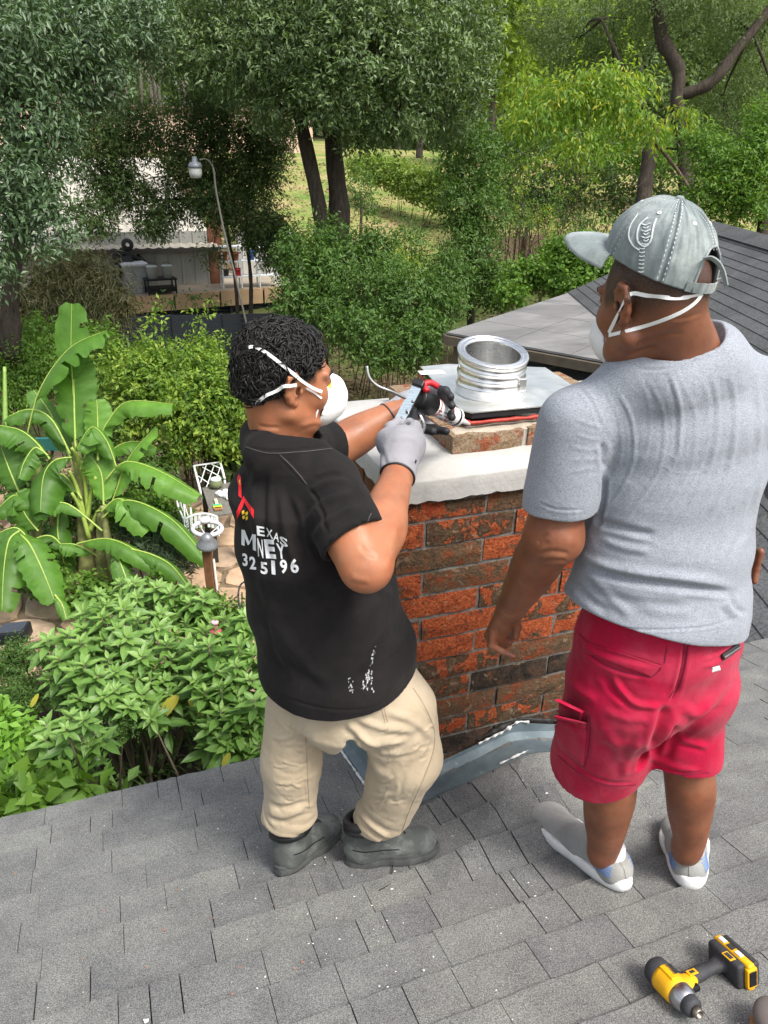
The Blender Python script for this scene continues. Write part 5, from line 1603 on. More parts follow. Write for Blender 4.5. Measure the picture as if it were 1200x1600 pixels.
flatpoly('lettering', quad((378, 851), (378, 827), (383, 828), (383, 853)) + quad((378, 827), (383, 828), (391, 849), (388, 852)) + quad((388, 852), (391, 849), (395, 834), (399, 835)) + quad((395, 834), (400, 835), (401, 861), (396, 859)), MWP); letter('N', (404, 869), (412, 872), (402, 840), 0.02); letter('E', (416, 872), (432, 873), (412, 842), 0.05); letter('Y', (434, 871), (447, 875), (431, 848), 0.03)
letter('3', (380, 884), (388, 885), (379, 864)); letter('2', (391, 889), (401, 890), (390, 869)); letter('5', (408, 896), (419, 898), (407, 877)); letter('1', (425, 897), (431, 898), (424, 875)); letter('9', (439, 896), (450, 896), (437, 874)); letter('6', (456, 896), (468, 894), (452, 874))
flatpoly('roof_logo', quad((370, 799), (381, 775), (383, 784), (371, 812)) + quad((381, 775), (397, 797), (397, 810), (383, 786)), MRP)
flatpoly('chimney_logo', quad((373, 775), (373, 742), (377, 745), (378, 779)), MRP)
flatpoly('flame_logo', [((371, 748), (374, 740), (377, 756)), ((371, 748), (377, 756), (373, 760))], MRP)
flatpoly('flame_logo', [((373, 752), (376, 749), (376, 759))], MYP)
flatpoly('window_logo', quad((378, 799), (382, 797), (383, 802), (379, 804)) + quad((384, 801), (388, 799), (388, 804), (384, 806)) + quad((379, 806), (383, 805), (383, 810), (380, 811)) + quad((384, 808), (388, 806), (388, 811), (385, 813)), MYP)
# dried white paint marks on the shirt tail
MSM = plain('dried_paint', (0.42, 0.42, 0.44), 0.9, var=0.4, scale=200)
rs = np.random.default_rng(5); tris = []
for k in range(90):
    t = rs.random() ** 0.7
    cx, cy = 585 - 14 * t + rs.normal() * (1.2 + 5 * t ** 3), 1012 + 66 * t + rs.normal() * 2; r = rs.uniform(0.6, 2.4) * (0.7 + 0.5 * t)
    if 1030 < cy < 1048 and rs.random() < 0.6: continue
    a0 = rs.random() * 6.28
    tris += [tuple((cx + r * math.cos(a0 + a) * 0.7, cy + r * 1.3 * math.sin(a0 + a)) for a in (0, 2.0 + rs.random() * .5, 4.1))]
for k in range(16):
    cx, cy = 548 + rs.normal() * 2, 1070 + rs.normal() * 6; tris += [((cx, cy), (cx + 1.5, cy + 1), (cx, cy + 3.5))]
flatpoly('paint_marks', tris, MSM, sub=1)['kind'] = 'stuff'

# ---- trousers
MKH = m_cloth('khaki_twill', (0.39, 0.315, 0.215), weave=1200, var=0.10, fade=(0.45, 0.38, 0.28), sheen=0.1, fscale=3)
S = SDF((0.16, 1.22, -2.06), (0.95, 1.95, -1.20), 0.0034)
S.seg(hipL_ + np.array([-0.012, 0, 0.12]), hipL_ + np.array([-0.005, 0, 0.0]), 0.170, 0.176, 0.04, axT, 1.02, 1.02, e=0.22)
S.ell(hipL_ + np.array([-0.06, -0.05, -0.02]), (0.10, 0.10, 0.085), None, 0.04)
S.ell(hipL_ + np.array([-0.075, 0.07, -0.02]), (0.09, 0.09, 0.085), None, 0.04)
cN = vline(617, 1108, (0.66, 1.52)); cF = vline(470, 1105, (0.42, 1.68))
k2N = vline(632, 1180, (0.70, 1.50)); k2F = vline(456, 1190, (0.372, 1.665))
bN = vline(592, 1296, (0.575, 1.575)); bF = vline(453, 1290, (0.350, 1.655))
S.seg(cN, k2N, 0.115, 0.098, 0.035, (1, 0, 0), 0.95, 1.05); S.seg(k2N, bN, 0.098, 0.066, 0.03, (1, 0, 0), 1.1, 1.1, planes=[(bN + np.array([0, 0, 0.048]), (0.15, -0.1, -1.0))])
S.seg(cF, k2F, 0.100, 0.084, 0.035, (1, 0, 0), 1.0, 1.05); S.seg(k2F, bF, 0.084, 0.070, 0.03, (1, 0, 0), 1.1, 1.1, planes=[(bF + np.array([0, 0, 0.056]), (0, 0, -1.0))])
S.seg(bN + np.array([0.0, 0, 0.07]), bN + np.array([0.0, 0, 0.046]), 0.074, 0.078, 0.02, e=0.4)
S.seg(bF + np.array([0.0, 0, 0.075]), bF + np.array([0.0, 0, 0.052]), 0.076, 0.081, 0.02, e=0.4)
S.seg(bF + np.array([0, 0, 0.01]), bF + np.array([0, 0, -0.1]), 0.058, 0.062, 0.003, op='c'); S.seg(bN + np.array([0, 0, 0.01]), bN + np.array([0, 0, -0.1]), 0.055, 0.06, 0.003, op='c')
v1, v2, v3 = vline(530, 1112, (.50, 1.56)), vline(538, 1172, (.52, 1.60)), vline(522, 1270, (.48, 1.62))
S.seg(v1, v2, 0.016, 0.056, 0.018, (1, 0, 0), 9.0, 5.0, op='c'); S.seg(v2, v3, 0.045, 0.040, 0.018, (1, 0, 0), 5.0, 5.0, op='c')
def trw(p):
    v = 0.0065 * fbm(p * np.array([12, 12, 9]), 4, 41)
    # bunched cloth low on the legs
    for c, r in ((bN, 0.16), (bF, 0.16)):
        d = np.linalg.norm((p - c) * np.array([0.7, 0.7, 1.0]), axis=1); w = np.exp(-(d / r) ** 2)
        q = (p[:, 2] + 0.35 * (p[:, 0] - c[0]) + 0.045 * fbm(p * 7, 3, 51)) * 80
        v = v + w * 0.0042 * (np.abs(np.sin(q)) ** 0.7 * 2 - 1.2) * (0.5 + fbm(p * 14, 2, 57))
    return v
S.disp(trw)
S.cut(hipL_ + np.array([0, 0, 0.15]), (0, 0, 1), 0.004)
V, F = S.mesh(); F = fix_winding(V, F); V = relax(V, F, 1, 0.3)
sp = []
for i in range(7):
    y = 1160 + 17 * i
    j_ = rng.normal(size=8) * 6
    sp.append(([(574 + 2 * i * (i < 5), y - 12 + j_[0]), (600 + j_[4], y + 2 + j_[1]), (640 - 4 * i + j_[5], y - 6 + j_[2]), (668 - 7 * i - abs(j_[6]) * 3, y - 24 + j_[3])], 3.4 + abs(j_[7]) * .2, 0.0028 * (1 if i % 2 else -0.9) * rng.uniform(.4, 1.2)))
    y = 1120 + 19 * i
    sp.append(([(418 + abs(j_[6]) * 2, y + 4 + j_[3]), (440, y + 12 + j_[2]), (470, y + 6 + j_[1]), (500 - i - abs(j_[5]) * 2, y - 12 + j_[0])], 3.4, 0.0024 * (1 if i % 2 else -0.9) * rng.uniform(.4, 1.2)))
for k in range(34):
    if k % 2: x0, y0, x1, y1 = 580 + 80 * rng.random(), 1140 + 130 * rng.random(), 0, 0
    else: x0, y0, x1, y1 = 425 + 60 * rng.random(), 1110 + 150 * rng.random(), 0, 0
    a_ = -0.35 + rng.normal() * .45; L_ = rng.uniform(12, 34)
    sp.append(([(x0, y0), (x0 + L_ * .5 * math.cos(a_), y0 + L_ * .5 * math.sin(a_) + 2.5), (x0 + L_ * math.cos(a_), y0 + L_ * math.sin(a_))], rng.uniform(1.8, 2.8), 0.0022 * rng.choice([1, -1])))
sp += [([(540, 1120), (560, 1150), (590, 1162), (640, 1155)], 6, 0.008), ([(545, 1135), (570, 1168), (600, 1176)], 5, -0.006), ([(600, 1110), (650, 1130), (680, 1160)], 6, 0.005), ([(550, 1118), (600, 1138), (660, 1140)], 6, 0.005),
       ([(640, 1075), (660, 1100), (675, 1130), (676, 1170), (660, 1215), (640, 1260), (625, 1305)], 2.5, 0.0022), ([(560, 1265), (580, 1290), (612, 1312)], 4, 0.006), ([(556, 1278), (590, 1305), (615, 1318)], 4, -0.005),
       ([(412, 1262), (440, 1275), (480, 1262)], 5, 0.006), ([(413, 1248), (440, 1262), (485, 1250)], 4, -0.005), ([(430, 1100), (470, 1112), (505, 1118)], 6, 0.004), ([(478, 1150), (478, 1210), (482, 1262)], 2.4, 0.002)]
V = folds(V, F, sp)
mesh_obj('trousers', V, F, MKH, manL, True)
tb = bvh_of(V, F)
MKT = plain('khaki_thread', (0.30, 0.23, 0.15), 0.9)
for px in ([(645, 1075), (664, 1105), (678, 1140), (676, 1175), (660, 1220), (640, 1265), (626, 1305)], [(596, 1108), (602, 1130)], [(600, 1107), (606, 1129)], [(478, 1150), (480, 1210), (483, 1262)]):
    stitch('seam_stitching', px, [tb], MKT, manL, 0.0018, 50)

# ---- boots
MBT = m_cloth('dusty_boot_leather', (0.078, 0.086, 0.080), weave=300, var=0.3, fade=(0.19, 0.20, 0.185), rough=0.75, sheen=0.05, fscale=16)
MBS = plain('boot_sole', (0.060, 0.063, 0.060), 0.8, var=0.3)
MBC = plain('padded_black_collar', (0.012, 0.012, 0.013), 0.45)
MLC = plain('black_lace', (0.012, 0.012, 0.012), 0.8)
def boot(heel, toe, par):
    heel = np.asarray(heel); toe = np.asarray(toe)
    y = nrm(toe - heel); Ln = np.linalg.norm(toe - heel)
    z = nrm(RN - y * (RN @ y)); x = np.cross(y, z)
    zz = np.array([0, 0, 1.0])
    W = lambda a, b, c: heel + x * a + y * b + z * c
    R = np.array([x, y, z])
    S = SDF(np.minimum(heel, toe) - 0.10, np.maximum(heel, toe) + np.array([0.10, 0.10, 0.22]), 0.003)
    S.ell(W(0, 0.042, 0.06), (0.040, 0.045, 0.05), R, 0.02)
    S.seg(W(0, 0.050, 0.05), W(0, Ln * 0.5, 0.058), 0.040, 0.045, 0.03, x, 1.2, 0.95)
    S.seg(W(0, Ln * 0.45, 0.052), W(0.0, Ln - 0.062, 0.044), 0.046, 0.050, 0.03, x, 0.85, 0.70)
    S.ell(W(0, Ln - 0.060, 0.044), (0.050, 0.060, 0.036), R, 0.02)
    an = W(0, 0.062, 0.05)
    S.seg(an, an + zz * 0.105 + y * 0.0, 0.046, 0.051, 0.03, x, 1.15)
    S.cut(an + zz * 0.100, zz - y * 0.1, 0.008)
    S.seg(an + zz * 0.05, an + zz * 0.16, 0.042, 0.046, 0.003, x, 1.15, op='c')
    S.cut(W(0, 0, 0.018), -z, 0.002)
    # stitched toe seam and panels
    V, F = S.mesh(); F = fix_winding(V, F)
    V = V + vnormals(V, F) * (0.0016 * fbm(V * 25, 3, 61))[:, None]
    up = mesh_obj('boot', V, F, MBT, par, True); bv = bvh_of(V, F)
    out = []
    N = 72
    for k in range(N):
        a = 2 * math.pi * k / N; s_ = math.sin(a); c_ = math.cos(a)
        b = Ln / 2 + (Ln / 2 + 0.007) * -c_; tt = b / Ln
        wd = 0.046 + 0.010 * float(smooth01(np.array((tt - 0.35) / 0.35))) - 0.006 * math.exp(-((tt - 0.40) / 0.10) ** 2)
        out.append((wd * s_ * (max(abs(s_), 1e-2) ** -0.3), b))
    V = []; F = []
    prof = [(0.96, 0.0), (1.0, 0.002), (1.0, 0.018), (0.975, 0.0195), (0.975, 0.0215), (1.0, 0.023), (1.0, 0.031), (0.93, 0.034)]
    for j, (s_, hz) in enumerate(prof):
        for k, (a, b) in enumerate(out):
            lug = 0.97 if (j in (1, 2) and k % 4 < 1) else 1.0
            h_ = hz - (0.007 if b < Ln * 0.36 and j < 2 else 0) * 0
            V.append(W(a * s_ * lug, Ln / 2 + (b - Ln / 2) * (1 + (s_ * lug - 1) * 0.4), h_ - 0.001))
    for j in range(len(prof) - 1):
        for k in range(N): F.append((j * N + k, j * N + (k + 1) % N, (j + 1) * N + (k + 1) % N, (j + 1) * N + k))
    F.append(tuple(range(N - 1, -1, -1))); F.append(tuple((len(prof) - 1) * N + k for k in range(N)))
    autosmooth(mesh_obj('sole', V, F, MBS, up), 35)
    # padded collar
    mb = MB()
    for hz, rr in ((0.092, 0.013), (0.113, 0.013)):
        pts = [an + zz * hz + x * 0.051 * math.cos(t) + y * 0.058 * math.sin(t) - y * 0.002 for t in np.linspace(0, 2 * math.pi, 28)]
        mb.tube(pts, rr, 8, caps=False)
    mb.build('padded_collar', MBC, up, True)
    # laces: crossing rows over the instep, then loose ends
    mb = MB()
    for i in range(4):
        b = Ln * 0.62 - i * 0.026
        for s_ in (-1, 1):
            pts = []
            for q in np.linspace(-1, 1, 9):
                o = W(q * 0.022, b + s_ * q * 0.010, 0.20)
                p, nn = cast([bv], 0, 0, 0.002, origin=o, d=-z * 1.0 + y * 0.0)
                if p is not None: pts.append(p)
            if len(pts) > 3: mb.tube(pts, 0.0028, 5)
    mb.build('laces', MLC, up, True)
    for s_ in (-1, 1):
        V = []; F = []
        pts, nor = [], []
        for q in np.linspace(0.0, 1.0, 10):
            o = W(s_ * 0.12, Ln * (0.36 + 0.28 * q), 0.105 - 0.055 * q)
            p, nn = cast([bv], 0, 0, 0.0008, origin=o, d=-x * s_)
            if p is not None: pts.append(p); nor.append(nn)
        if len(pts) > 3: ribbon('leather_panel', pts, nor, 0.014, 0.0014, MBT, up)
        pts, nor = [], []
        for q in np.linspace(0.0, 1.0, 14):
            o = W(s_ * 0.12, 0.02 + Ln * 0.55 * q, 0.072 - 0.018 * q)
            p, nn = cast([bv], 0, 0, 0.0006, origin=o, d=-x * s_)
            if p is not None: pts.append(p); nor.append(nn)
        if len(pts) > 3: ribbon('seam_stitching', pts, nor, 0.0030, 0.0010, MBC, up)
    return up, W, x, y, z
bt, W, x, y, z = boot(rp(437, 1368) + RN * 0.001, rp(526, 1298) + RN * 0.001, manL)
bt, W, x, y, z = boot(rp(543, 1350) + RN * 0.001, rp(683, 1330) + RN * 0.001, manL)
def on_roof(q, off=0.002):
    p = rp(*q); return np.array([p[0], p[1], float(roof_z(p[0], p[1])) + off])
mb = MB(); mb.tube(spline([W(-0.052, 0.13, 0.10), W(-0.066, 0.12, 0.07), W(-0.070, 0.135, 0.035)], 10), 0.0016, 5); mb.tube(spline([W(-0.05, 0.14, 0.11), W(-0.068, 0.155, 0.07), W(-0.074, 0.165, 0.02), on_roof((612, 1365)), on_roof((612, 1380)), on_roof((592, 1392))], 26), 0.0016, 5)
mb.build('laces', MLC, bt, True)

# ---- hair: a cap of short curls
MHR = None
t_ = NT('curly_black_hair'); b_ = t_.ramp(t_.noise(60, 3), [(0.3, (0.006, 0.0055, 0.005)), (0.8, (0.022, 0.020, 0.019))]); MHR = t_.pbr(b_, 0.5, 0, 0.35)
S = SDF(hc - 0.16, hc + 0.16, 0.0034)
S.ell(fL.w((0, -0.018, 0.026)), (0.082, 0.100, 0.090), fL.R, 0.0)
S.ell(fL.w((0, -0.058, -0.032)), (0.066, 0.050, 0.045), fL.R, 0.03)
S.cut(fL.w((0, 0.050, 0.04)), fL.y * 1.0 - fL.z * 0.35, 0.012)
for sx in (-1, 1): S.ell(fL.w((sx * 0.088, 0.0, -0.012)), (0.022, 0.030, 0.034), fL.R, 0.01, 'c')
S.cut(fL.w((0, 0.0, 0.004)), fL.y * 0.75 - fL.z * 1.0, 0.010)
S.cut(fL.w((0, -0.06, -0.062)), -fL.z - fL.y * 0.2, 0.01)
S.disp(lambda p: 0.006 * fbm(p * 45, 3, 71) + 0.003 * fbm(p * 110, 2, 72))
V, F = S.mesh(); F = fix_winding(V, F)
ho = mesh_obj('hair', V, F, MHR, manL, True)
HN = vnormals(V, F); hairbv = bvh_of(V, F)
rs = np.random.default_rng(17)
idx = rs.choice(len(V), 4200, replace=False)
cm = MB(); 
for i in idx:
    p = V[i]; n_ = HN[i]
    if (fL.l(p)[1] > 0.05) and rs.random() < 0.3: continue
    lq = fL.l(p); sw = fL.v((-lq[1] * 2, lq[0] * 2, -0.5 - .3 * rs.random())) + rs.normal(size=3) * .45
    t = nrm(sw - n_ * (sw @ n_)); b = np.cross(n_, t)
    L_ = rs.uniform(.016, .036); r = rs.uniform(.003, .0075); ph0 = rs.random() * 6.28; turns = rs.uniform(.35, .9)
    if rs.random() < .18: p = p + n_ * rs.uniform(.002, .007); r *= 1.4
    pts = []
    for k in range(8):
        u = k / 7; a = ph0 + turns * 2 * math.pi * u
        pts.append(p + t * (u - 0.5) * L_ + b * r * math.cos(a) + n_ * (.0035 * math.sin(u * math.pi) + r * .5 * math.sin(a)))
    cm.tube(pts, [.0007, .0013, .0018, .0020, .0019, .0016, .0011, .0004], 3, caps=False)
tag(cm.build('curls', MHR, ho, True), kind='stuff')

# ---- mask and straps
mL, mLb = mask(fL, 1.0, manL)
fb = [head_bvhL, hairbv, mLb]
strap_px('mask_strap', [(392, 545), (402, 543), (415, 549), (432, 562), (452, 580), (470, 594), (485, 604), (500, 612)], fb, 0.0068, MSTP, mL, off=0.0085)
strap_px('mask_strap', [(397, 632), (405, 622), (425, 611), (445, 604), (460, 600)], fb, 0.0072, MSTP, mL, off=0.008)
strap_px('mask_strap', [(478, 606), (490, 613), (502, 622)], fb, 0.0045, MSTP, mL, off=0.002)
flatpoly('yellow_nose_strip', quad((513, 593), (518, 597), (517, 608), (512, 604)), plain('yellow_strip', (0.8, 0.55, 0.02), 0.6), mL, [mLb], 3, 0.0015)
for sx in (-1, 1):
    mb = MB(); mb.lathe(fL.w(np.array((sx * 0.032, 0.0925, 0.004))), [(0.0, 0.0015), (0.004, 0.001), (0.0075, -0.0006), (0.008, -0.002)], 12, fL.y); mb.build('eye', MEYE, manL, True)
    pts = [fL.w(np.array((sx * a, b, c))) for a, b, c in ((0.018, 0.098, 0.022), (0.030, 0.096, 0.028), (0.042, 0.090, 0.028), (0.053, 0.080, 0.022))]
    mb = MB(); mb.tube(spline(pts, 12), [0.0022] * 12, 6); mb.build('eyebrow', MHR, manL, True)

# ---- gloves
MGV = m_cloth('grey_glove_knit', (0.28, 0.275, 0.295), weave=900, var=0.06, bumpd=0.002)
MGD = plain('dark_glove_palm', (0.018, 0.018, 0.02), 0.55, var=0.3, bump=0.5)
def glove_mesh(S, folds_=()):
    V, F = S.mesh(); F = fix_winding(V, F); V = relax(V, F, 1, 0.3)
    return (folds(V, F, folds_) if folds_ else V), F
dW = nrm(wrN - elN)
S = SDF(wrN - 0.13, wrN + 0.16, 0.0028)
pk = P(628, 700, 1.90)
S.seg(wrN - dW * 0.015, pk, 0.043, 0.050, 0.02, RT, 0.95, 0.85)
S.ell(P(632, 694, 1.895), (0.050, 0.046, 0.044), None, 0.03)
S.ell(P(606, 690, 1.93), (0.030, 0.03, 0.034), None, 0.03)
S.cut(wrN - dW * 0.006, -dW, 0.003)
S.seg(wrN - dW * 0.05, wrN + dW * 0.02, 0.034, 0.036, 0.002, op='c')
V, F = glove_mesh(S, [([(600, 722), (625, 716), (648, 722)], 5, 0.0022), ([(592, 700), (600, 715), (604, 730)], 4, -0.002), ([(640, 680), (655, 695), (655, 720)], 5, 0.002), ([(610, 690), (625, 684), (645, 684)], 4, 0.0015)])
gn = mesh_obj('glove', V, F, MGV, manL, True); gnb = bvh_of(V, F)
mb = MB(); u_ = nrm(np.cross(dW, [0, 0, 1])); v_ = np.cross(dW, u_)
mb.tube([wrN - dW * 0.006 + u_ * 0.041 * math.cos(t) + v_ * 0.040 * math.sin(t) for t in np.linspace(0, 2 * math.pi, 26)], 0.0032, 6, caps=False); mb.build('glove_cuff', MGD, gn, True)
# fingers closing round the gun's grip
S = SDF(P(640, 680, 1.98) - 0.10, P(640, 680, 1.98) + 0.10, 0.0028)
for i in range(4):
    b = i * 9
    finger(S, [P(648 - b * 0.2, 688 - b * 0.9 + 10, 1.90), P(657 - b * .3, 680 - b + 12, 1.935), P(648 - b * .3, 676 - b + 12, 1.975), P(636 - b * .2, 680 - b + 12, 1.975)], 0.0128, 0.0105, 0.008)
finger(S, [P(606, 690, 1.93), P(610, 668, 1.955), P(622, 658, 1.972)], 0.0145, 0.0115, 0.01)
V, F = glove_mesh(S); mesh_obj('glove_fingers', V, F, MGV, gn, True)
flatpoly('glove_mark', quad((647, 722), (649, 718), (651, 720), (649, 725)), MGD, gn, [gnb], 2)
# far glove holding the cartridge
dF2 = nrm(wrF - elF)
S = SDF(wrF - 0.12, wrF + np.array([0.24, 0.16, 0.14]), 0.0028)
hp = P(640, 636, 2.19)
S.seg(wrF - dF2 * 0.02, hp, 0.040, 0.042, 0.02, UP, 0.95, 0.7)
S.seg(hp, P(668, 622, 2.19), 0.040, 0.036, 0.03, UP, 0.6, 0.55)
S.cut(wrF - dF2 * 0.012, -dF2, 0.003)
S.seg(wrF - dF2 * 0.05, wrF + dF2 * 0.01, 0.032, 0.034, 0.002, op='c')
V, F = glove_mesh(S); gf = mesh_obj('glove', V, F, MGV, manL, True)
S = SDF(P(680, 640, 2.15) - 0.12, P(680, 640, 2.15) + 0.12, 0.0028)
for (a, b, c, e) in (((664, 614, 2.185), (680, 606, 2.16), (696, 611, 2.125), (704, 620, 2.11)), ((668, 622, 2.20), (686, 618, 2.17), (700, 625, 2.13), (706, 634, 2.115)),
                     ((664, 632, 2.21), (684, 636, 2.2), (702, 642, 2.16), (706, 652, 2.13)), ((652, 648, 2.18), (666, 662, 2.15), (682, 672, 2.12), (697, 674, 2.10))):
    finger(S, [P(*a), P(*b), P(*c), P(*e)], 0.0125, 0.0112, 0.008)
finger(S, [P(640, 652, 2.15), P(655, 668, 2.12), P(676, 674, 2.09)], 0.014, 0.012, 0.01)
V, F = glove_mesh(S)
mid_ = P(684, 640, 2.15); dark = (to_px(V)[:, 0] > 683) | (to_px(V)[:, 1] > 662)
fm = dark[F].mean(1) > 0.5
mesh_obj('glove_fingers', V, F, None, gf, True, mats=[MGV, MGD], midx=fm.astype(int))
mb = MB(); u_ = nrm(np.cross(dF2, [0, 0, 1])); v_ = np.cross(dF2, u_)
mb.tube([wrF - dF2 * 0.012 + u_ * 0.039 * math.cos(t) + v_ * 0.039 * math.sin(t) for t in np.linspace(0, 2 * math.pi, 26)], 0.0032, 6, caps=False); mb.build('glove_cuff', MGD, gf, True)

# ================================================================== THE CAULKING GUN
gun = empty('caulking_gun', P(660, 650, 2.08), 'caulking gun with sealant cartridge held in both gloved hands', 'caulking gun')
A = P(652, 622, 2.075); B = P(716, 654, 2.215)
ax = nrm(B - A)
MBLK = plain('black_metal', (0.014, 0.014, 0.015), 0.4, 0.3)
MTUBE = plain('white_cartridge', (0.72, 0.70, 0.68), 0.4, var=0.05)
mb = MB(); LT = np.linalg.norm(B - A)
mb.lathe(A, [(0.0, 0.0), (0.030, 0.0), (0.031, 0.004), (0.031, LT * 0.33), (0.027, LT * 0.34), (0.0, LT * 0.34)], 32, ax); mb.build('barrel', MBLK, gun, True)
mb = MB(); mb.lathe(A + ax * LT * 0.30, [(0.0, 0), (0.0255, 0.0), (0.0255, LT * 0.62), (0.027, LT * 0.63), (0.027, LT * 0.66), (0.022, LT * 0.70), (0.010, LT * 0.72), (0.009, LT * 0.80), (0.004, LT * 1.0), (0.0, LT)], 32, ax); tb_ = mb.build('cartridge', MTUBE, gun, True)
for a_, b_, mm_ in ((0.40, 0.42, MRP), (0.62, 0.64, MRP), (0.70, 0.72, MRP), (0.88, 0.93, MBLK)):
    mb = MB(); mb.lathe(A + ax * LT * a_, [(0.0258, 0), (0.0262, 0.0002), (0.0262, LT * (b_ - a_)), (0.0258, LT * (b_ - a_))], 32, ax); mb.build('label_band', mm_, tb_, True)
cart_b = BVHTree.FromPolygons([v.co for v in tb_.data.vertices], [tuple(p.vertices) for p in tb_.data.polygons])
for k in range(9):
    a0 = (686 + (k % 3) * 8, 640 + (k % 3) * 3 + (k // 3) * 6)
    flatpoly('label_print', quad(a0, (a0[0] + 5, a0[1] + 2.2), (a0[0] + 4.4, a0[1] + 4.0), (a0[0] - 0.5, a0[1] + 1.8)), plain('label_grey', (0.16, 0.15, 0.15), 0.6), tb_, [cart_b], 1, 0.0008)
# yoke plate, trigger, handle, red thumb piece, hooked rod
u_ = nrm(np.cross(ax, UP)); v_ = nrm(np.cross(u_, ax))
MZN = m_steel('zinc_plate', (0.62, 0.72, 0.76), 0.22)
p1, p2 = P(653, 602, 2.03), P(622, 662, 1.99)
t = nrm(p2 - p1); nf = nrm(-FW * 0.8 + UP * 0.5); sd_ = nrm(np.cross(t, nf)); nf = np.cross(sd_, t); Rg = np.array([t, sd_, nf]).T
mb = MB(); poly_ = []
Lp = np.linalg.norm(p2 - p1) / 2
for a in np.linspace(-90, 90, 9): poly_.append((Lp + 0.014 * math.cos(math.radians(a)), 0.014 * math.sin(math.radians(a))))
poly_ += [(-Lp, 0.013), (-Lp, -0.013)]
mb.prism(poly_, -0.004, 0.004, lambda a, b, c: (p1 + p2) / 2 + Rg @ np.array([a, b, c])); autosmooth(mb.build('yoke_plate', MZN, gun), 30)
mb = MB(); mb.box(p1 - t * 0.004, (0.010, 0.015, 0.012), Rg, bev=0.003); mb.build('yoke_cap', MBLK, gun)
rod = spline([P(637, 624, 2.02), P(612, 612, 1.99), P(590, 603, 1.975), P(577, 590, 1.965), P(573, 572, 1.96)], 26)
mb = MB(); mb.tube(rod, 0.0042, 10); mb.build('plunger_rod', m_steel('rod_steel', (0.45, 0.45, 0.43), 0.4), gun, True)
mb = MB(); mb.tube(spline([P(668, 612, 2.06), P(662, 602, 2.07), P(672, 598, 2.08), P(684, 604, 2.09)], 10), [0.009] * 10, 8)
mb.box(P(655, 606, 2.065), (0.010, 0.007, 0.009), Rg, bev=0.003)
mb.build('red_release_lever', plain('red_plastic', (0.50, 0.02, 0.03), 0.35), gun, True)
mb = MB(); mb.tube(spline([P(645, 640, 2.04), P(643, 660, 2.01), P(632, 680, 1.975), P(622, 702, 1.965)], 12), [0.013, 0.013, 0.013, 0.013, 0.012, 0.012, 0.012, 0.012, 0.012, 0.011, 0.011, 0.01], 8)
mb.build('handle', MBLK, gun, True)
mb = MB(); mb.tube(spline([P(632, 664, 1.985), P(640, 676, 1.975), P(650, 670, 1.99), P(656, 655, 2.03)], 12), 0.0045, 8); mb.tube(spline([P(655, 648, 2.04), P(662, 665, 2.03), P(655, 682, 1.99), P(648, 692, 1.965)], 12), [0.007] * 12, 8)
mb.build('trigger', m_steel('trigger_steel', (0.42, 0.40, 0.38), 0.35), gun, True)
mb = MB()
for q in ((628, 654), (636, 643), (645, 628)):
    mb.lathe(P(q[0], q[1], 1.995), [(0.0, 0.006), (0.003, 0.006), (0.004, 0.004), (0.004, 0.0)], 10, nf)
mb.build('rivet', m_steel('rivet', (0.3, 0.3, 0.3), 0.4), gun, True)
# ================================================================== GROUND
def m_ground():
    t = NT('garden_soil')
    n = t.noise(0.35, 5, 0.6); n2 = t.noise(3.0, 5, 0.7)
    c = t.ramp(n2, [(0.3, (0.055, 0.042, 0.026)), (0.55, (0.12, 0.088, 0.052)), (0.75, (0.20, 0.15, 0.09))])
    gr = t.ramp(n, [(0.42, 0), (0.58, 1)])
    c = t.mix(gr, c, t.ramp(t.noise(6, 4), [(0.3, (0.05, 0.075, 0.02)), (0.7, (0.13, 0.16, 0.05))]))
    return t.pbr(c, 0.95, 0, 0.1, t.bump(t.noise(9, 5, 0.7), 0.6, 0.05))
def grid_sheet(name, x0, x1, y0, y1, nx, ny, off, m, hole=None, edge=None):
    xs = np.linspace(x0, x1, nx); ys = np.linspace(y0, y1, ny)
    X, Y = np.meshgrid(xs, ys); Z = ground_z(X, Y) + off
    V = np.stack([X.ravel(), Y.ravel(), Z.ravel()], 1)
    i, j = np.meshgrid(np.arange(nx - 1), np.arange(ny - 1)); a = (j * nx + i).ravel()
    F = np.stack([a, a + 1, a + nx + 1, a + nx], 1)
    if edge is not None:
        cx = V[F].mean(1); F = F[edge(cx[:, 0], cx[:, 1])]
    return mesh_obj(name, V, F, m, None, True)
tag(grid_sheet('ground', -400, 500, -60, 900, 240, 260, 0.0, m_ground()), kind='structure')
def m_lawn():
    t = NT('dry_lawn')
    n = t.noise(0.5, 5, 0.6); f = t.noise(25, 3, 0.8)
    c = t.ramp(n, [(0.35, (0.38, 0.30, 0.155)), (0.5, (0.26, 0.27, 0.09)), (0.65, (0.14, 0.22, 0.05))])
    c = t.mix(0.5, c, t.mix(1.0, c, t.ramp(f, [(0.3, 0.5), (0.7, 1.5)]), 'MULTIPLY'))
    return t.pbr(c, 0.95, 0, 0.1, t.bump(f, 0.8, 0.05))
def lawn_edge(x, y):
    return (fbm(np.stack([x * 0.4, y * 0.4, x * 0], 1), 2, 4) * 1.2 + (x - 8.0) > 0) & (y > 22.5) & (x < 60)
tag(grid_sheet('lawn', 5, 46, 22, 75, 160, 190, 0.012, m_lawn(), edge=lawn_edge), kind='structure')
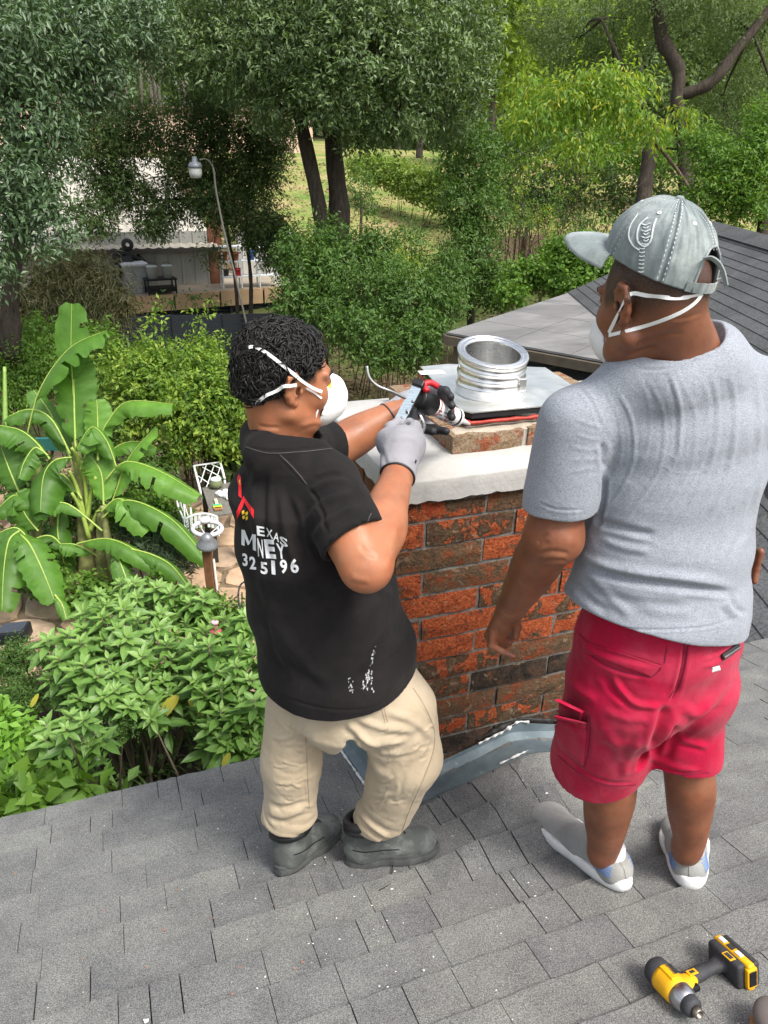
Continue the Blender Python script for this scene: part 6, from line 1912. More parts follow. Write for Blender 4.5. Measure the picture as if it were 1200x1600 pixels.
# short grass tufts on the lawn
def tufts(name, n, fx, size, m, seed):
    r = np.random.default_rng(seed); P0 = fx(r, n); n = len(P0)
    a = r.random(n) * 6.283; h = size * r.uniform(0.5, 1.4, n); w = size * 0.12
    d = np.stack([np.cos(a), np.sin(a), 0 * a], 1); s = np.stack([-np.sin(a), np.cos(a), 0 * a], 1)
    tip = P0 + d * (h * 0.6)[:, None] + np.array([0, 0, 1.0]) * h[:, None]
    V = np.stack([P0 - s * w, P0 + s * w, tip], 1).reshape(-1, 3); F = np.arange(3 * n).reshape(-1, 3)
    return tag(mesh_obj(name, V, F, m, None, attr=[('rnd', r.random(n), 'FACE')]), kind='stuff')

# ---- foliage tools
def m_leaf(name, cols, trans=0.35, rough=0.5, spec=0.35):
    t = NT(name)
    n = len(cols)
    c = t.ramp(t.attr('rnd'), [(i / (n - 1), cc) for i, cc in enumerate(cols)])
    b = t.n('BsdfPrincipled'); t.l(c, b.inputs['Base Color']); b.inputs['Roughness'].default_value = rough; b.inputs['Specular IOR Level'].default_value = spec
    tr = t.n('BsdfTranslucent'); c2 = t.mix(1.0, c, (1.25, 1.25, 0.55), 'MULTIPLY'); t.l(c2, tr.inputs['Color'])
    mx = t.n('MixShader'); mx.inputs[0].default_value = trans
    t.l(b.outputs[0], mx.inputs[1]); t.l(tr.outputs[0], mx.inputs[2]); t.l(mx.outputs[0], t.out.inputs[0])
    return t.m
def vn(a): return a / (np.linalg.norm(a, axis=1)[:, None] + 1e-9)
def leaf_arrays(pos, dr, nr, L, W, fold=0.18, curl=0.12):
    s = vn(np.cross(dr, nr)); n2 = np.cross(s, dr)
    m = pos + dr * (L * 0.5)[:, None]
    side = s * (W * 0.5)[:, None]; up = n2 * (W * fold)[:, None]
    tip = pos + dr * L[:, None] - n2 * (L * curl)[:, None]
    V = np.stack([pos, m + side + up, tip, m - side + up], 1).reshape(-1, 3)
    k = np.arange(len(pos)) * 4
    F = np.stack([np.stack([k, k + 1, k + 2], 1), np.stack([k, k + 2, k + 3], 1)], 1).reshape(-1, 3)
    return V, F
def crown_leaves(blobs, n, size, asp, r, droop=0.2, sprig=7, shell=0.55, up=0.6, spl=3.0, wid=1.0):
    """blobs: (centre, radii) ; returns leaf arrays clustered in sprigs through the blobs' volume"""
    vol = np.array([np.prod(np.asarray(b[1]) * np.ones(3)) ** (2 / 3.) * (b[2] if len(b) > 2 else 1) for b in blobs]); pr_ = vol / vol.sum()
    ns = max(1, n // sprig)
    bi = r.choice(len(blobs), ns, p=pr_)
    C = np.array([b[0] for b in blobs])[bi]; R = np.array([np.asarray(b[1]) * np.ones(3) for b in blobs])[bi]
    u = vn(r.normal(size=(ns, 3))); q = (shell + (1 - shell) * r.random(ns) ** 0.7); q *= 1 + 0.18 * vnoise(u * 2.3 + bi[:, None] * 3.1, 7)
    q = np.where(r.random(ns) < 0.12, q * 1.12, q)
    sc = C + u * R * q[:, None]
    ax = vn(u * 0.8 + r.normal(size=(ns, 3)) * 0.55 + np.array([0, 0, -droop]))
    rep = lambda a: np.repeat(a, sprig, 0)
    t = np.tile(np.linspace(0, 1, sprig), ns) + r.normal(size=ns * sprig) * 0.05
    pos = rep(sc) + rep(ax) * (t * size * spl)[:, None] + r.normal(size=(ns * sprig, 3)) * size * 0.12 * wid
    side = vn(np.cross(rep(ax), vn(r.normal(size=(ns * sprig, 3)))))
    dr = vn(rep(ax) * 0.6 + side * 0.9 + np.array([0, 0, -droop]))
    nr = vn(np.array([0, 0, 1.0]) * up + rep(u) * 0.5 + r.normal(size=(ns * sprig, 3)) * 0.4)
    L = size * r.uniform(0.65, 1.25, len(pos)); W = L * asp
    rn = np.clip(0.6 * rep(r.random(ns)) + 0.4 * r.random(len(pos)), 0, 1)
    return pos, dr, nr, L, W, rn
def foliage(name, arr, m, parent, kind='stuff'):
    pos, dr, nr, L, W, rn = arr
    V, F = leaf_arrays(pos, dr, nr, L, W)
    o = mesh_obj(name, V, F, m, parent, attr=[('rnd', np.repeat(rn, 2), 'FACE')])
    if kind: o['kind'] = kind
    return o
def m_bark(name, c):
    t = NT(name)
    v = t.coord('Object', (1, 1, 0.25))
    n = t.noise(16, 5, 0.7, vec=v)
    cc = t.ramp(n, [(0.3, tuple(x * 0.45 for x in c)), (0.6, c), (0.8, tuple(x * 1.5 for x in c))])
    return t.pbr(cc, 0.95, 0, 0.1, t.bump(n, 0.9, 0.04))
MB_D = m_bark('dark_bark', (0.075, 0.062, 0.05)); MB_G = m_bark('grey_bark', (0.16, 0.145, 0.12)); MB_B = m_bark('brown_twigs', (0.13, 0.10, 0.07))
def limbs(mb, base, blobs, r0, rr, n=None, sag=0.15):
    """branches from a point of the trunk to the blobs"""
    for b in (blobs if n is None else [blobs[i] for i in rr.choice(len(blobs), min(n, len(blobs)), replace=False)]):
        c = np.asarray(b[0]); m = base * 0.5 + c * 0.5 + rr.normal(size=3) * 0.08 * np.linalg.norm(c - base)
        pts = spline([base, m, c], 9); mb.tube(pts, list(np.linspace(r0, r0 * 0.18, 9)), 6)
        R = float(np.mean(np.asarray(b[1]) * np.ones(3)))
        for k in range(4):
            e = c + nrm(rr.normal(size=3)) * R * 0.9
            s_ = pts[rr.integers(4, 9)]
            mb.tube(spline([s_, (s_ + e) / 2 + rr.normal(size=3) * R * 0.15, e], 6), list(np.linspace(r0 * 0.35, r0 * 0.06, 6)), 4)
def tree(name, label, cat, trunks, blobs, n, size, asp, mleaf, mbark, seed, group=None, limb_r=0.06, droop=0.2, sprig=7, shell=0.5, up=0.6, nl=None, spl=3.0, from_=None, pxblobs=True):
    """trunks: list of ([(px,py,d)...], [radii]) ; blobs: (px,py,d,radius px[,squash[,density]])"""
    r = np.random.default_rng(seed)
    B = []
    for b in blobs:
        R = b[3] * b[2] / FOC; R = max(R * .5, R - size * spl * .45); sq = b[4] if len(b) > 4 else 0.8
        B.append((P(b[0], b[1], b[2]), np.array([R, R * (b[6] if len(b) > 6 else 1.0), R * sq]), b[5] if len(b) > 5 else 1.0))
    base = P(*trunks[0][0][0]) if trunks else B[0][0] - np.array([0, 0, 1.0])
    gz = float(ground_z(base[0], base[1]))
    root = empty(name, (base[0], base[1], max(gz, -5.0)), label, cat, group)
    mb = MB()
    tops = []
    for pts, rad in trunks:
        pp = [P(*q) for q in pts]
        sp_ = spline(pp, 5 * len(pp)); rs_ = np.interp(np.linspace(0, 1, len(sp_)), np.linspace(0, 1, len(rad)), rad)
        rs_ = [x * (1 + 0.08 * r.normal()) for x in rs_]
        mb.tube(sp_, rs_, 10); tops += [sp_[-1], sp_[len(sp_) // 2 + len(sp_) // 4]]
    if not trunks:
        pp = base + np.array([0, 0, 0.0]); mb.tube(spline([np.array([base[0], base[1], gz]), base], 6), list(np.linspace(limb_r * 1.6, limb_r, 6)), 6); tops = [base]
    if limb_r > 0:
        for b in B:
            tp = tops[int(np.argmin([np.linalg.norm(b[0] - q) for q in tops]))]
            limbs(mb, tp, [b], limb_r, r)
    mb.build('trunk', mbark, root, True)
    foliage('crown', crown_leaves(B, n, size, asp, r, droop, sprig, shell, up, spl), mleaf, root, None)
    return root
# ================================================================== TREES AND SHRUBS BEYOND THE GARDEN
ML_OAK = m_leaf('oak_leaf', [(0.045, 0.078, 0.026), (0.082, 0.138, 0.044), (0.14, 0.215, 0.072), (0.21, 0.30, 0.12)], 0.28, 0.42, 0.5)
ML_BLUE = m_leaf('dusky_oak_leaf', [(0.038, 0.072, 0.029), (0.072, 0.128, 0.052), (0.125, 0.20, 0.088)], 0.22, 0.42, 0.5)
ML_DK = m_leaf('dark_leaf', [(0.030, 0.060, 0.015), (0.058, 0.104, 0.024), (0.105, 0.155, 0.042)], 0.35)
ML_FAR = m_leaf('far_leaf', [(0.085, 0.13, 0.045), (0.12, 0.18, 0.065), (0.17, 0.23, 0.10)], 0.4, 0.7)
ML_FARY = m_leaf('far_yellow_leaf', [(0.16, 0.24, 0.04), (0.25, 0.36, 0.06), (0.36, 0.46, 0.10)], 0.5, 0.7)
ML_YEL = m_leaf('yellowing_leaf', [(0.10, 0.19, 0.03), (0.15, 0.27, 0.04), (0.24, 0.36, 0.05), (0.48, 0.44, 0.05)], 0.5)
ML_BR = m_leaf('bright_leaf', [(0.065, 0.135, 0.02), (0.11, 0.22, 0.03), (0.19, 0.33, 0.05)], 0.42)
ML_MID = m_leaf('mid_leaf', [(0.040, 0.085, 0.018), (0.075, 0.15, 0.028), (0.12, 0.22, 0.045)], 0.36)
ML_JUN = m_leaf('feathery_needle', [(0.045, 0.06, 0.02), (0.09, 0.10, 0.035), (0.14, 0.11, 0.06)], 0.2)
ML_HEDGE = m_leaf('hedge_leaf', [(0.11, 0.19, 0.04), (0.20, 0.30, 0.06), (0.32, 0.40, 0.08)], 0.4)

tree('oak_tree', 'big oak with twin trunks and wide silvery green crown over the lawn', 'tree',
     [([(512, 520, 18.5), (514, 440, 18.2), (500, 330, 17.6), (468, 180, 16.8), (450, 80, 16.5)], [0.25, 0.21, 0.17, 0.14, 0.09]),
      ([(522, 520, 18.6), (524, 430, 18.3), (530, 330, 18), (522, 200, 17.5), (560, 90, 17)], [0.30, 0.27, 0.24, 0.17, 0.1]),
      ([(528, 260, 17.9), (505, 190, 17.4), (480, 150, 17)], [0.12, 0.1, 0.08])],
     [(450, 70, 15.5, 95, .7), (560, 70, 15, 105, .8), (655, 80, 15.5, 90, .8), (360, 90, 16, 85, .7), (720, 120, 16.5, 62, .9), (620, 175, 16, 66, .7), (520, 150, 15.2, 70, .6), (440, 165, 16.2, 60, .6), (690, 190, 17.5, 50, .7, .7),
      (540, -20, 15, 130, .6), (400, -20, 16, 120, .6), (690, 10, 16, 95, .7), (280, 60, 16.5, 80, .8), (745, 60, 17, 45, .9), (560, 205, 16.5, 50, .5), (235, -10, 17, 90, .7)],
     64000, 0.115, 0.40, ML_OAK, MB_D, 11, 'trees beyond the garden', 0.08, 0.25, 7, 0.35)
tree('oak_tree', 'dusky oak hanging into the picture\'s top left corner', 'tree',
     [([(18, 560, 11.8), (16, 460, 11.5), (28, 300, 11), (10, 120, 10.5)], [0.16, 0.14, 0.12, 0.09])],
     [(20, 60, 9.5, 95, .8), (110, 40, 10.5, 85, .8), (45, 180, 9.8, 80, .8), (20, 290, 9.6, 75, .9), (65, 350, 9.8, 55, .9), (140, 120, 11, 65, .8), (200, 30, 12, 75, .8), (-30, 400, 9.6, 60, .9), (60, 260, 10.2, 60, .8), (95, 190, 10.8, 45, .9, .7)],
     26000, 0.095, 0.36, ML_BLUE, MB_D, 12, 'trees beyond the garden', 0.05, 0.3, 7, 0.3)
tree('crape_myrtle', 'fine dark leaved small tree in front of the pale shed', 'tree',
     [([(372, 520, 20.5), (368, 440, 20.2), (352, 340, 19.8), (345, 280, 19.6)], [0.05, 0.045, 0.04, 0.03]), ([(391, 512, 20.6), (392, 440, 20.3), (384, 350, 20), (390, 290, 19.8)], [0.055, 0.05, 0.04, 0.03])],
     [(300, 250, 19, 62, .7, .8), (390, 260, 19.5, 66, .8), (340, 320, 19, 55, .7, .8), (405, 350, 19.4, 52, .8), (265, 310, 19, 48, .7, .7), (440, 390, 19.4, 42, .8), (210, 200, 19, 70, .7, .8), (230, 350, 19.5, 30, .7, .4), (330, 180, 18.5, 70, .7), (420, 210, 19, 50, .8), (160, 270, 19, 48, .8, .6), (330, 400, 19.6, 26, .9, .45), (150, 210, 18, 55, .8), (190, 290, 18.6, 50, .8), (245, 345, 18.8, 40, .7, .7), (150, 335, 18.4, 44, .8)],
     62000, 0.10, 0.36, ML_DK, MB_D, 13, 'trees beyond the garden', 0.028, 0.3, 7, 0.2)
tree('juniper', 'feathery brown green conifer beside the shed wall', 'tree',
     [([(60, 520, 16), (70, 460, 16), (95, 400, 16)], [0.10, 0.08, 0.04])],
     [(75, 440, 15.5, 42, .9), (120, 435, 15.6, 45, .8), (160, 450, 15.6, 36, .8), (100, 480, 15.4, 45, .7), (160, 485, 15.5, 30, .7), (40, 470, 15.6, 35, 1.0), (110, 405, 15.8, 30, .8)],
     16000, 0.20, 0.075, ML_JUN, MB_D, 14, None, 0.03, 0.5, 6, 0.3)
tree('tall_tree', 'tall dark forked trunk with olive crown at the upper right', 'tree',
     [([(1003, 330, 24), (1012, 260, 23.8), (1022, 200, 23.5)], [0.26, 0.22, 0.19]), ([(1075, 330, 23.8), (1068, 230, 23.5), (1058, 160, 23), (1060, 110, 22.8), (1035, 60, 22.6), (1018, -40, 22)], [0.22, 0.22, 0.20, 0.2, 0.2, 0.16]),
      ([(1060, 150, 23), (1110, 130, 22.6), (1150, 80, 22.3), (1215, 0, 22)], [0.16, 0.17, 0.15, 0.13]), ([(1022, 200, 23.5), (975, 110, 23), (940, 30, 23)], [0.07, 0.06, 0.04])],
     [(1060, -20, 22, 90, .7), (1150, 30, 23, 80, .8), (1130, 160, 25, 70, .9, .8), (1180, 220, 24, 60, .9), (980, 30, 24, 75, .8), (900, 70, 25, 70, .9), (860, 30, 26, 60, .9), (940, 130, 25, 60, .8, .8), (1090, 240, 24, 45, .8), (1075, 190, 22.6, 26, 1.2, .8), (1190, 120, 25, 55, .9)],
     34000, 0.13, 0.34, ML_FAR, MB_D, 15, 'trees beyond the garden', 0.05, 0.2, 7, 0.2)
tree('hackberry_tree', 'small tree with drooping yellowing leaves in front of the tall trunk', 'tree',
     [([(1120, 400, 20), (1080, 300, 20), (1020, 220, 19.6), (960, 180, 19)], [0.06, 0.05, 0.045, 0.03]), ([(1020, 220, 19.6), (975, 150, 19.2), (900, 130, 18.8)], [0.04, 0.03, 0.02])],
     [(890, 150, 18.5, 55, .5), (960, 160, 18.6, 50, .6), (830, 175, 18.5, 48, .55), (900, 220, 18.6, 60, .3, .7), (1010, 190, 18.8, 40, .7), (835, 245, 18.6, 35, .35, .6), (940, 120, 18.6, 60, .4), (820, 130, 19, 35, .6), (1075, 170, 19, 30, .8), (1000, 120, 19, 36, .6)],
     5200, 0.17, 0.36, ML_YEL, MB_B, 16, 'trees beyond the garden', 0.016, 0.9, 6, 0.1, up=0.2)
tree('young_tree', 'bushy light green tree above the grey shingle roof', 'tree',
     [([(1185, 420, 17), (1192, 360, 17), (1200, 300, 17)], [0.16, 0.14, 0.1])],
     [(1110, 240, 16.5, 40, .9), (1150, 280, 16.4, 48, .8), (1190, 240, 16.4, 50, .9), (1100, 300, 16.5, 38, .8), (1180, 320, 16.6, 40, .6), (1130, 330, 16.8, 35, .6), (1200, 190, 16.5, 40, .8), (1085, 215, 16.6, 22, .8)],
     13000, 0.10, 0.42, ML_BR, MB_D, 17, 'trees beyond the garden', 0.03, 0.1, 7, 0.2)
tree('vine_covered_tree', 'upright tree smothered in vines between lawn and patio roof', 'tree',
     [([(735, 520, 19), (738, 400, 19), (742, 260, 18.6)], [0.10, 0.09, 0.05])],
     [(740, 250, 18.4, 50, 1.0), (720, 320, 18.3, 45, 1.0), (755, 330, 18.4, 42, 1.1), (735, 400, 18.2, 55, .9), (700, 440, 18, 45, .8), (765, 440, 18, 48, .8), (750, 210, 18.6, 30, .9), (790, 450, 17.6, 36, .8)],
     20000, 0.10, 0.42, ML_MID, MB_D, 18, 'trees beyond the garden', 0.03, 0.25, 7, 0.35)
tree('shade_tree', 'far tree with small yellow green leaves behind the oak', 'tree',
     [([(770, 260, 45), (768, 120, 44), (775, 20, 43)], [0.22, 0.18, 0.1])],
     [(790, 30, 40, 70, .9), (850, 60, 44, 60, .9), (760, 110, 42, 55, .9), (820, 140, 44, 55, .9), (740, 40, 42, 60, 1), (800, -40, 40, 90, .7)],
     13000, 0.34, 0.5, ML_FARY, MB_G, 19, 'trees beyond the garden', 0.08, 0.1, 6, 0.2)
for i, (lab, px, pts) in enumerate((('pale far tree at the top between oak and forked trunk', 900, [(880, 20, 60, 75), (930, 90, 58, 60), (870, 120, 60, 55), (960, 10, 60, 70), (900, 180, 62, 50)]),
                     ('pale far tree behind the yellowing branch', 1000, [(1010, 60, 62, 70), (1060, 120, 60, 60), (1000, 160, 60, 50), (1050, 0, 64, 80)]),
                     ('pale far tree at the right edge behind everything', 1150, [(1150, 60, 60, 80), (1210, 140, 58, 60), (1120, 150, 60, 55), (1190, 10, 62, 80), (1170, 220, 60, 45)]),
                     ('low far tree seen under the oak beside its trunk', 620, [(600, 215, 62, 40), (650, 200, 60, 40), (690, 215, 62, 36), (560, 220, 60, 36), (640, 160, 64, 50), (720, 170, 60, 45)]))):
    tree('distant_tree', lab, 'tree', [([(px, 300, 60), (px + 4, 180, 60), (px, 90, 60)], [0.3, 0.24, 0.15])], [(a, b, c, e, .9) for a, b, c, e in pts], 8500, 0.50, 0.5, ML_FAR if i else ML_FARY, MB_G, 30 + i, 'trees beyond the garden', 0.10, 0.1, 6, 0.2)
# single slim trunks that can be told apart
for i, (lab, pts, r_) in enumerate((('slim dark trunk beyond the lawn\'s far edge', [(655, 243, 50), (656, 200, 50), (652, 120, 50)], 0.26), ('pale trunk in the bright gap right of the oak', [(771, 235, 42), (770, 150, 42), (775, 80, 42)], 0.16))):
    b0 = P(*pts[0]); rt = empty('tree_trunk', (b0[0], b0[1], float(ground_z(b0[0], b0[1]))), lab, 'tree trunk', 'trees beyond the garden')
    mb = MB(); mb.tube(spline([P(pts[0][0], pts[0][1] + 25, pts[0][2])] + [P(*q) for q in pts], 10), list(np.linspace(r_, r_ * 0.7, 10)), 9); mb.build('trunk', MB_D, rt, True)
# far-off wood closing the view
r = np.random.default_rng(40)
B = []
for k in range(95):
    px = -150 + 1500 * k / 94; d = r.uniform(70, 110)
    for j in range(3): B.append((P(px + r.normal() * 20, 195 - j * 85 + r.normal() * 15, d), np.array([5.5, 4, 5.0]) * r.uniform(0.8, 1.3), 1.0))
foliage('distant_wood', crown_leaves(B, 64000, 0.85, 0.55, r, 0.1, 6, 0.3), ML_FAR, None)
mb = MB()
for k in range(60):
    px = r.uniform(-80, 1280); d = r.uniform(60, 85); b0 = P(px, 235, d)
    b0[2] = ground_z(b0[0], b0[1]); mb.tube([b0, b0 + np.array([r.normal() * .4, 0, 4]), b0 + np.array([r.normal() * 1, 0, 10])], [0.22, 0.18, 0.12], 6)
tag(mb.build('distant_trunks', MB_G, None, True), kind='stuff')

# twiggy saplings right of the vine tree
r = np.random.default_rng(41)
for k in range(9):
    px = (792, 812, 838, 852, 868, 884, 897, 915, 930)[k]; d = 24 + r.uniform(-1.5, 2)
    b0 = P(px, 395, d); b0[2] = ground_z(b0[0], b0[1])
    o = empty('sapling', b0, '%s bare twiggy sapling from the left in the thicket beyond the patio roof' % ('first second third fourth fifth sixth seventh eighth ninth'.split()[k]), 'sapling', 'bare saplings in the thicket')
    mb = MB()
    for j in range(3):
        lean = r.normal(size=3) * 0.35; h = r.uniform(1.8, 3.4)
        pts = spline([b0, b0 + np.array([lean[0] * .4, lean[1] * .4, h * .5]), b0 + np.array([lean[0], lean[1], h])], 9)
        mb.tube(pts, list(np.linspace(0.035, 0.008, 9)), 5)
        for q in range(6):
            s_ = pts[r.integers(3, 9)]; mb.tube([s_, s_ + np.array([r.normal() * .35, r.normal() * .3, r.uniform(.1, .6)])], [0.009, 0.004], 3)
    mb.build('stems', MB_B, o, True)
    Bq = [(b0 + np.array([r.normal() * .3, r.normal() * .3, r.uniform(1.8, 3.0)]), np.array([.45, .45, .4])) for _ in range(3)]
    foliage('leaves', crown_leaves(Bq, 420, 0.09, 0.45, r, 0.2, 6, 0.1), ML_MID if k % 3 else ML_YEL, o)
# big mossy gap: dry brown leaf litter bank behind them
def shrub(name, label, blobs, n, size, asp, m, seed, stems=10, group=None, cat='shrub', droop=0.15, sprig=7, shell=0.3, up=0.7, spl=3.0, mbk=None):
    r = np.random.default_rng(seed)
    B = []
    for b in blobs:
        R = b[3] * b[2] / FOC; R = max(R * .5, R - size * spl * .45); sq = b[4] if len(b) > 4 else 0.85
        B.append((P(b[0], b[1], b[2]), np.array([R, R, R * sq]), b[5] if len(b) > 5 else 1.0))
    c = np.mean([b[0] for b in B], 0); g = np.array([c[0], c[1], float(ground_z(c[0], c[1]))])
    o = empty(name, g, label, cat, group)
    mb = MB()
    for k in range(stems):
        e = B[r.integers(len(B))]; tp = e[0] + r.normal(size=3) * e[1] * 0.45
        s_ = g * 0.35 + np.array([e[0][0], e[0][1], float(ground_z(e[0][0], e[0][1]))]) * 0.65 + np.array([r.normal() * .1, r.normal() * .1, 0])
        mb.tube(spline([s_, (s_ + tp) / 2 + r.normal(size=3) * 0.08, tp], 7), list(np.linspace(0.014, 0.004, 7)), 5)
    tag(mb.build('stems', mbk or MB_B, o, True), kind='stuff')
    foliage('leaves', crown_leaves(B, n, size, asp, r, droop, sprig, shell, up, spl), m, o, None)
    return o
shrub('clipped_hedge', 'clipped yellow topped hedge along the far lawn', [(585, 262, 33, 20, 1), (605, 268, 32.5, 22, 1), (628, 276, 32, 24, 1), (650, 283, 31.5, 25, 1), (672, 292, 31, 25, 1), (690, 300, 30.5, 25, 1), (560, 256, 34, 18, 1)], 12000, 0.16, 0.5, ML_HEDGE, 50, 12, cat='hedge')
shrub('hedge', 'bright green vine hedge along the patio roof edge', [(815, 430, 16, 26, .9), (845, 425, 15.8, 28, .9), (875, 430, 15.5, 30, .9), (905, 400, 15.5, 34, 1), (870, 395, 16, 26, .8), (930, 420, 15.2, 32, 1), (800, 455, 15.5, 24, .7), (900, 445, 15, 22, .7)], 14000, 0.085, 0.6, ML_BR, 51, 14, cat='hedge')
shrub('shrub', 'leafy green shrub behind the curly haired man\'s gun, left of the patio roof', [(640, 470, 13.5, 60, .8), (590, 450, 14, 55, .8), (560, 520, 13, 55, .7), (640, 540, 12.6, 45, .7), (690, 470, 13.5, 40, .9), (600, 560, 12.6, 35, .6), (670, 520, 12.6, 40, .7), (700, 430, 14.5, 40, .9)], 19000, 0.085, 0.42, ML_MID, 52, 22, 'shrubs round the garden')
shrub('shrub', 'tall green shrub at the foot of the twin trunks', [(500, 430, 15, 50, .9), (470, 400, 15.4, 42, .9), (540, 400, 15.4, 42, .9), (520, 480, 14.5, 48, .8), (460, 470, 14.6, 40, .8), (590, 390, 15.5, 34, 1), (610, 430, 15, 34, .9), (510, 365, 15.6, 26, 1.1)], 16000, 0.105, 0.40, ML_MID, 53, 16, 'shrubs round the garden')
shrub('citrus_shrub', 'large yellow green shrub behind the white garden chairs', [(260, 575, 11.6, 46, .8), (320, 588, 11.3, 52, .8), (230, 600, 11.4, 55, .8), (300, 640, 11, 65, .8), (360, 620, 11, 50, .9), (238, 552, 12, 30, .9), (322, 552, 12, 32, .9), (238, 495, 12, 12, 1.2, .6), (318, 498, 12, 12, 1.2, .6), (190, 575, 11.8, 40, .8), (345, 680, 11, 40, .7), (375, 560, 11.4, 30, .8), (210, 660, 11.4, 40, .7), (275, 700, 11, 35, .6)], 26000, 0.085, 0.45, m_leaf('citrus_leaf', [(0.055, 0.12, 0.018), (0.12, 0.22, 0.03), (0.22, 0.34, 0.045), (0.38, 0.46, 0.09)], 0.42), 54, 26, 'shrubs round the garden')
shrub('shrub', 'bushy green shrub behind the banana plants at the left edge', [(30, 560, 12, 55, .7), (90, 590, 11.8, 50, .7), (10, 620, 11.6, 50, .8), (150, 540, 12.2, 45, .8), (60, 530, 12.6, 45, .7), (140, 610, 11.6, 40, .8), (-20, 540, 12, 50, .8)], 17000, 0.075, 0.40, ML_BR, 55, 16, 'shrubs round the garden')
shrub('ivy_shrub', 'dark green ivy mound behind the garden table', [(365, 728, 11.6, 36, .8), (345, 695, 11.7, 32, .8), (385, 700, 11.7, 30, .9)], 2600, 0.09, 0.8, ML_DK, 56, 6, 'shrubs round the garden')
shrub('spiky_shrub', 'low grey green spiky shrub beside the lamp post', [(245, 850, 8.9, 34, .6), (275, 880, 8.7, 28, .5), (215, 830, 9.1, 28, .6), (265, 835, 9, 24, .5)], 4800, 0.13, 0.07, m_leaf('rosemary_leaf', [(0.05, 0.085, 0.045), (0.09, 0.14, 0.075), (0.15, 0.21, 0.12)], 0.2), 57, 6, 'shrubs round the garden', droop=-0.3, shell=0.05, sprig=6, spl=1.0)
shrub('ground_vine', 'low yellow green vine under the banana leaves', [(250, 790, 9.4, 26, .4), (280, 810, 9.3, 22, .4), (200, 800, 9.3, 30, .4), (140, 930, 8.6, 34, .4), (240, 935, 8.3, 30, .35), (70, 900, 8.8, 30, .4)], 5000, 0.07, 0.75, ML_BR, 58, 4, 'shrubs round the garden')
shrub('shrub', 'dark green shrub behind the banana stems', [(40, 740, 10.6, 45, .8), (110, 780, 10.4, 45, .8), (180, 800, 10.4, 40, .8), (230, 740, 10.8, 40, .8), (60, 830, 10, 40, .7), (150, 690, 11, 45, .8), (10, 860, 9.8, 35, .7), (125, 860, 9.7, 30, .6)], 13000, 0.07, 0.5, ML_MID, 62, 14, 'shrubs round the garden')
# vine trailing over the tan retaining boards
shrub('trailing_vine', 'thin vine trailing over the tan platform boards', [(240, 478, 19.6, 6, 1.4), (262, 468, 19.6, 6, .9), (300, 466, 19.6, 7, .7), (328, 466, 19.6, 7, 1.0), (350, 476, 19.6, 5, 1.2)], 260, 0.09, 0.7, ML_MID, 59, 4)
shrub('thicket_shrub', 'dark thicket behind the bare saplings', [(800, 300, 27, 50, .8), (860, 300, 28, 55, .8), (930, 290, 28, 55, .8), (990, 320, 27, 50, .9), (1050, 300, 27, 50, .9), (820, 350, 26, 30, .7, .5), (900, 350, 26, 34, .7, .6), (800, 240, 30, 45, .8), (880, 250, 31, 50, .8)], 9000, 0.16, 0.5, ML_DK, 60, 30, 'shrubs round the garden')
shrub('thicket_shrub', 'pale green bush on the bank right of the lawn', [(700, 260, 30, 30, .9), (800, 230, 34, 40, .8), (860, 210, 34, 40, .8), (780, 290, 27, 26, .9), (830, 190, 36, 40, .8), (940, 240, 34, 50, .8), (1020, 240, 34, 50, .8)], 9000, 0.20, 0.5, ML_BR, 61, 20, 'shrubs round the garden')
# young trees on the lawn and a potted one
for i, (px, py, d, h) in enumerate(((563, 372, 28.5, 2.0), (640, 395, 24.5, 1.5))):
    b0 = P(px, py, d); b0[2] = ground_z(b0[0], b0[1])
    o = empty('young_lawn_tree', b0, ('thin young tree with pale trunk standing alone on the dry lawn', 'small staked tree beside the black pot')[i], 'sapling')
    mb = MB(); mb.tube([b0, b0 + np.array([0.03, 0, h * .6]), b0 + np.array([0, 0, h])], [0.07, 0.05, 0.03], 7); mb.build('trunk', MB_G, o, True)
    r = np.random.default_rng(70 + i)
    foliage('crown', crown_leaves([(b0 + np.array([0, 0, h]), np.array([.55, .55, .8])), (b0 + np.array([.2, 0, h * .75]), np.array([.4, .4, .4]))], 1100, 0.12, 0.45, r, 0.1, 6, 0.1), ML_MID, o, None)
b0 = P(632, 430, 24); b0[2] = ground_z(b0[0], b0[1])
o = empty('potted_tree', b0, 'slender plant in a black nursery pot behind the shrubs', 'potted plant')
mb = MB(); mb.lathe(b0, [(0.0, 0.0), (0.17, 0.0), (0.21, 0.36), (0.23, 0.37), (0.23, 0.41), (0.20, 0.41), (0.19, 0.36), (0.0, 0.36)], 20); mb.build('pot', plain('black_plastic', (0.012, 0.012, 0.013), 0.5), o, True)
mb = MB(); mb.tube([b0 + np.array([0, 0, .3]), b0 + np.array([.05, 0, 1.3])], [0.015, 0.008], 5); mb.tube([b0 + np.array([.05, 0, .3]), b0 + np.array([.12, 0, 1.2])], [0.012, 0.008], 5); mb.build('stem', MB_B, o)
foliage('leaves', crown_leaves([(b0 + np.array([0, 0, 1.2]), np.array([.35, .35, .5]))], 420, 0.11, 0.4, np.random.default_rng(72), 0.1, 6, 0.1), ML_YEL, o)
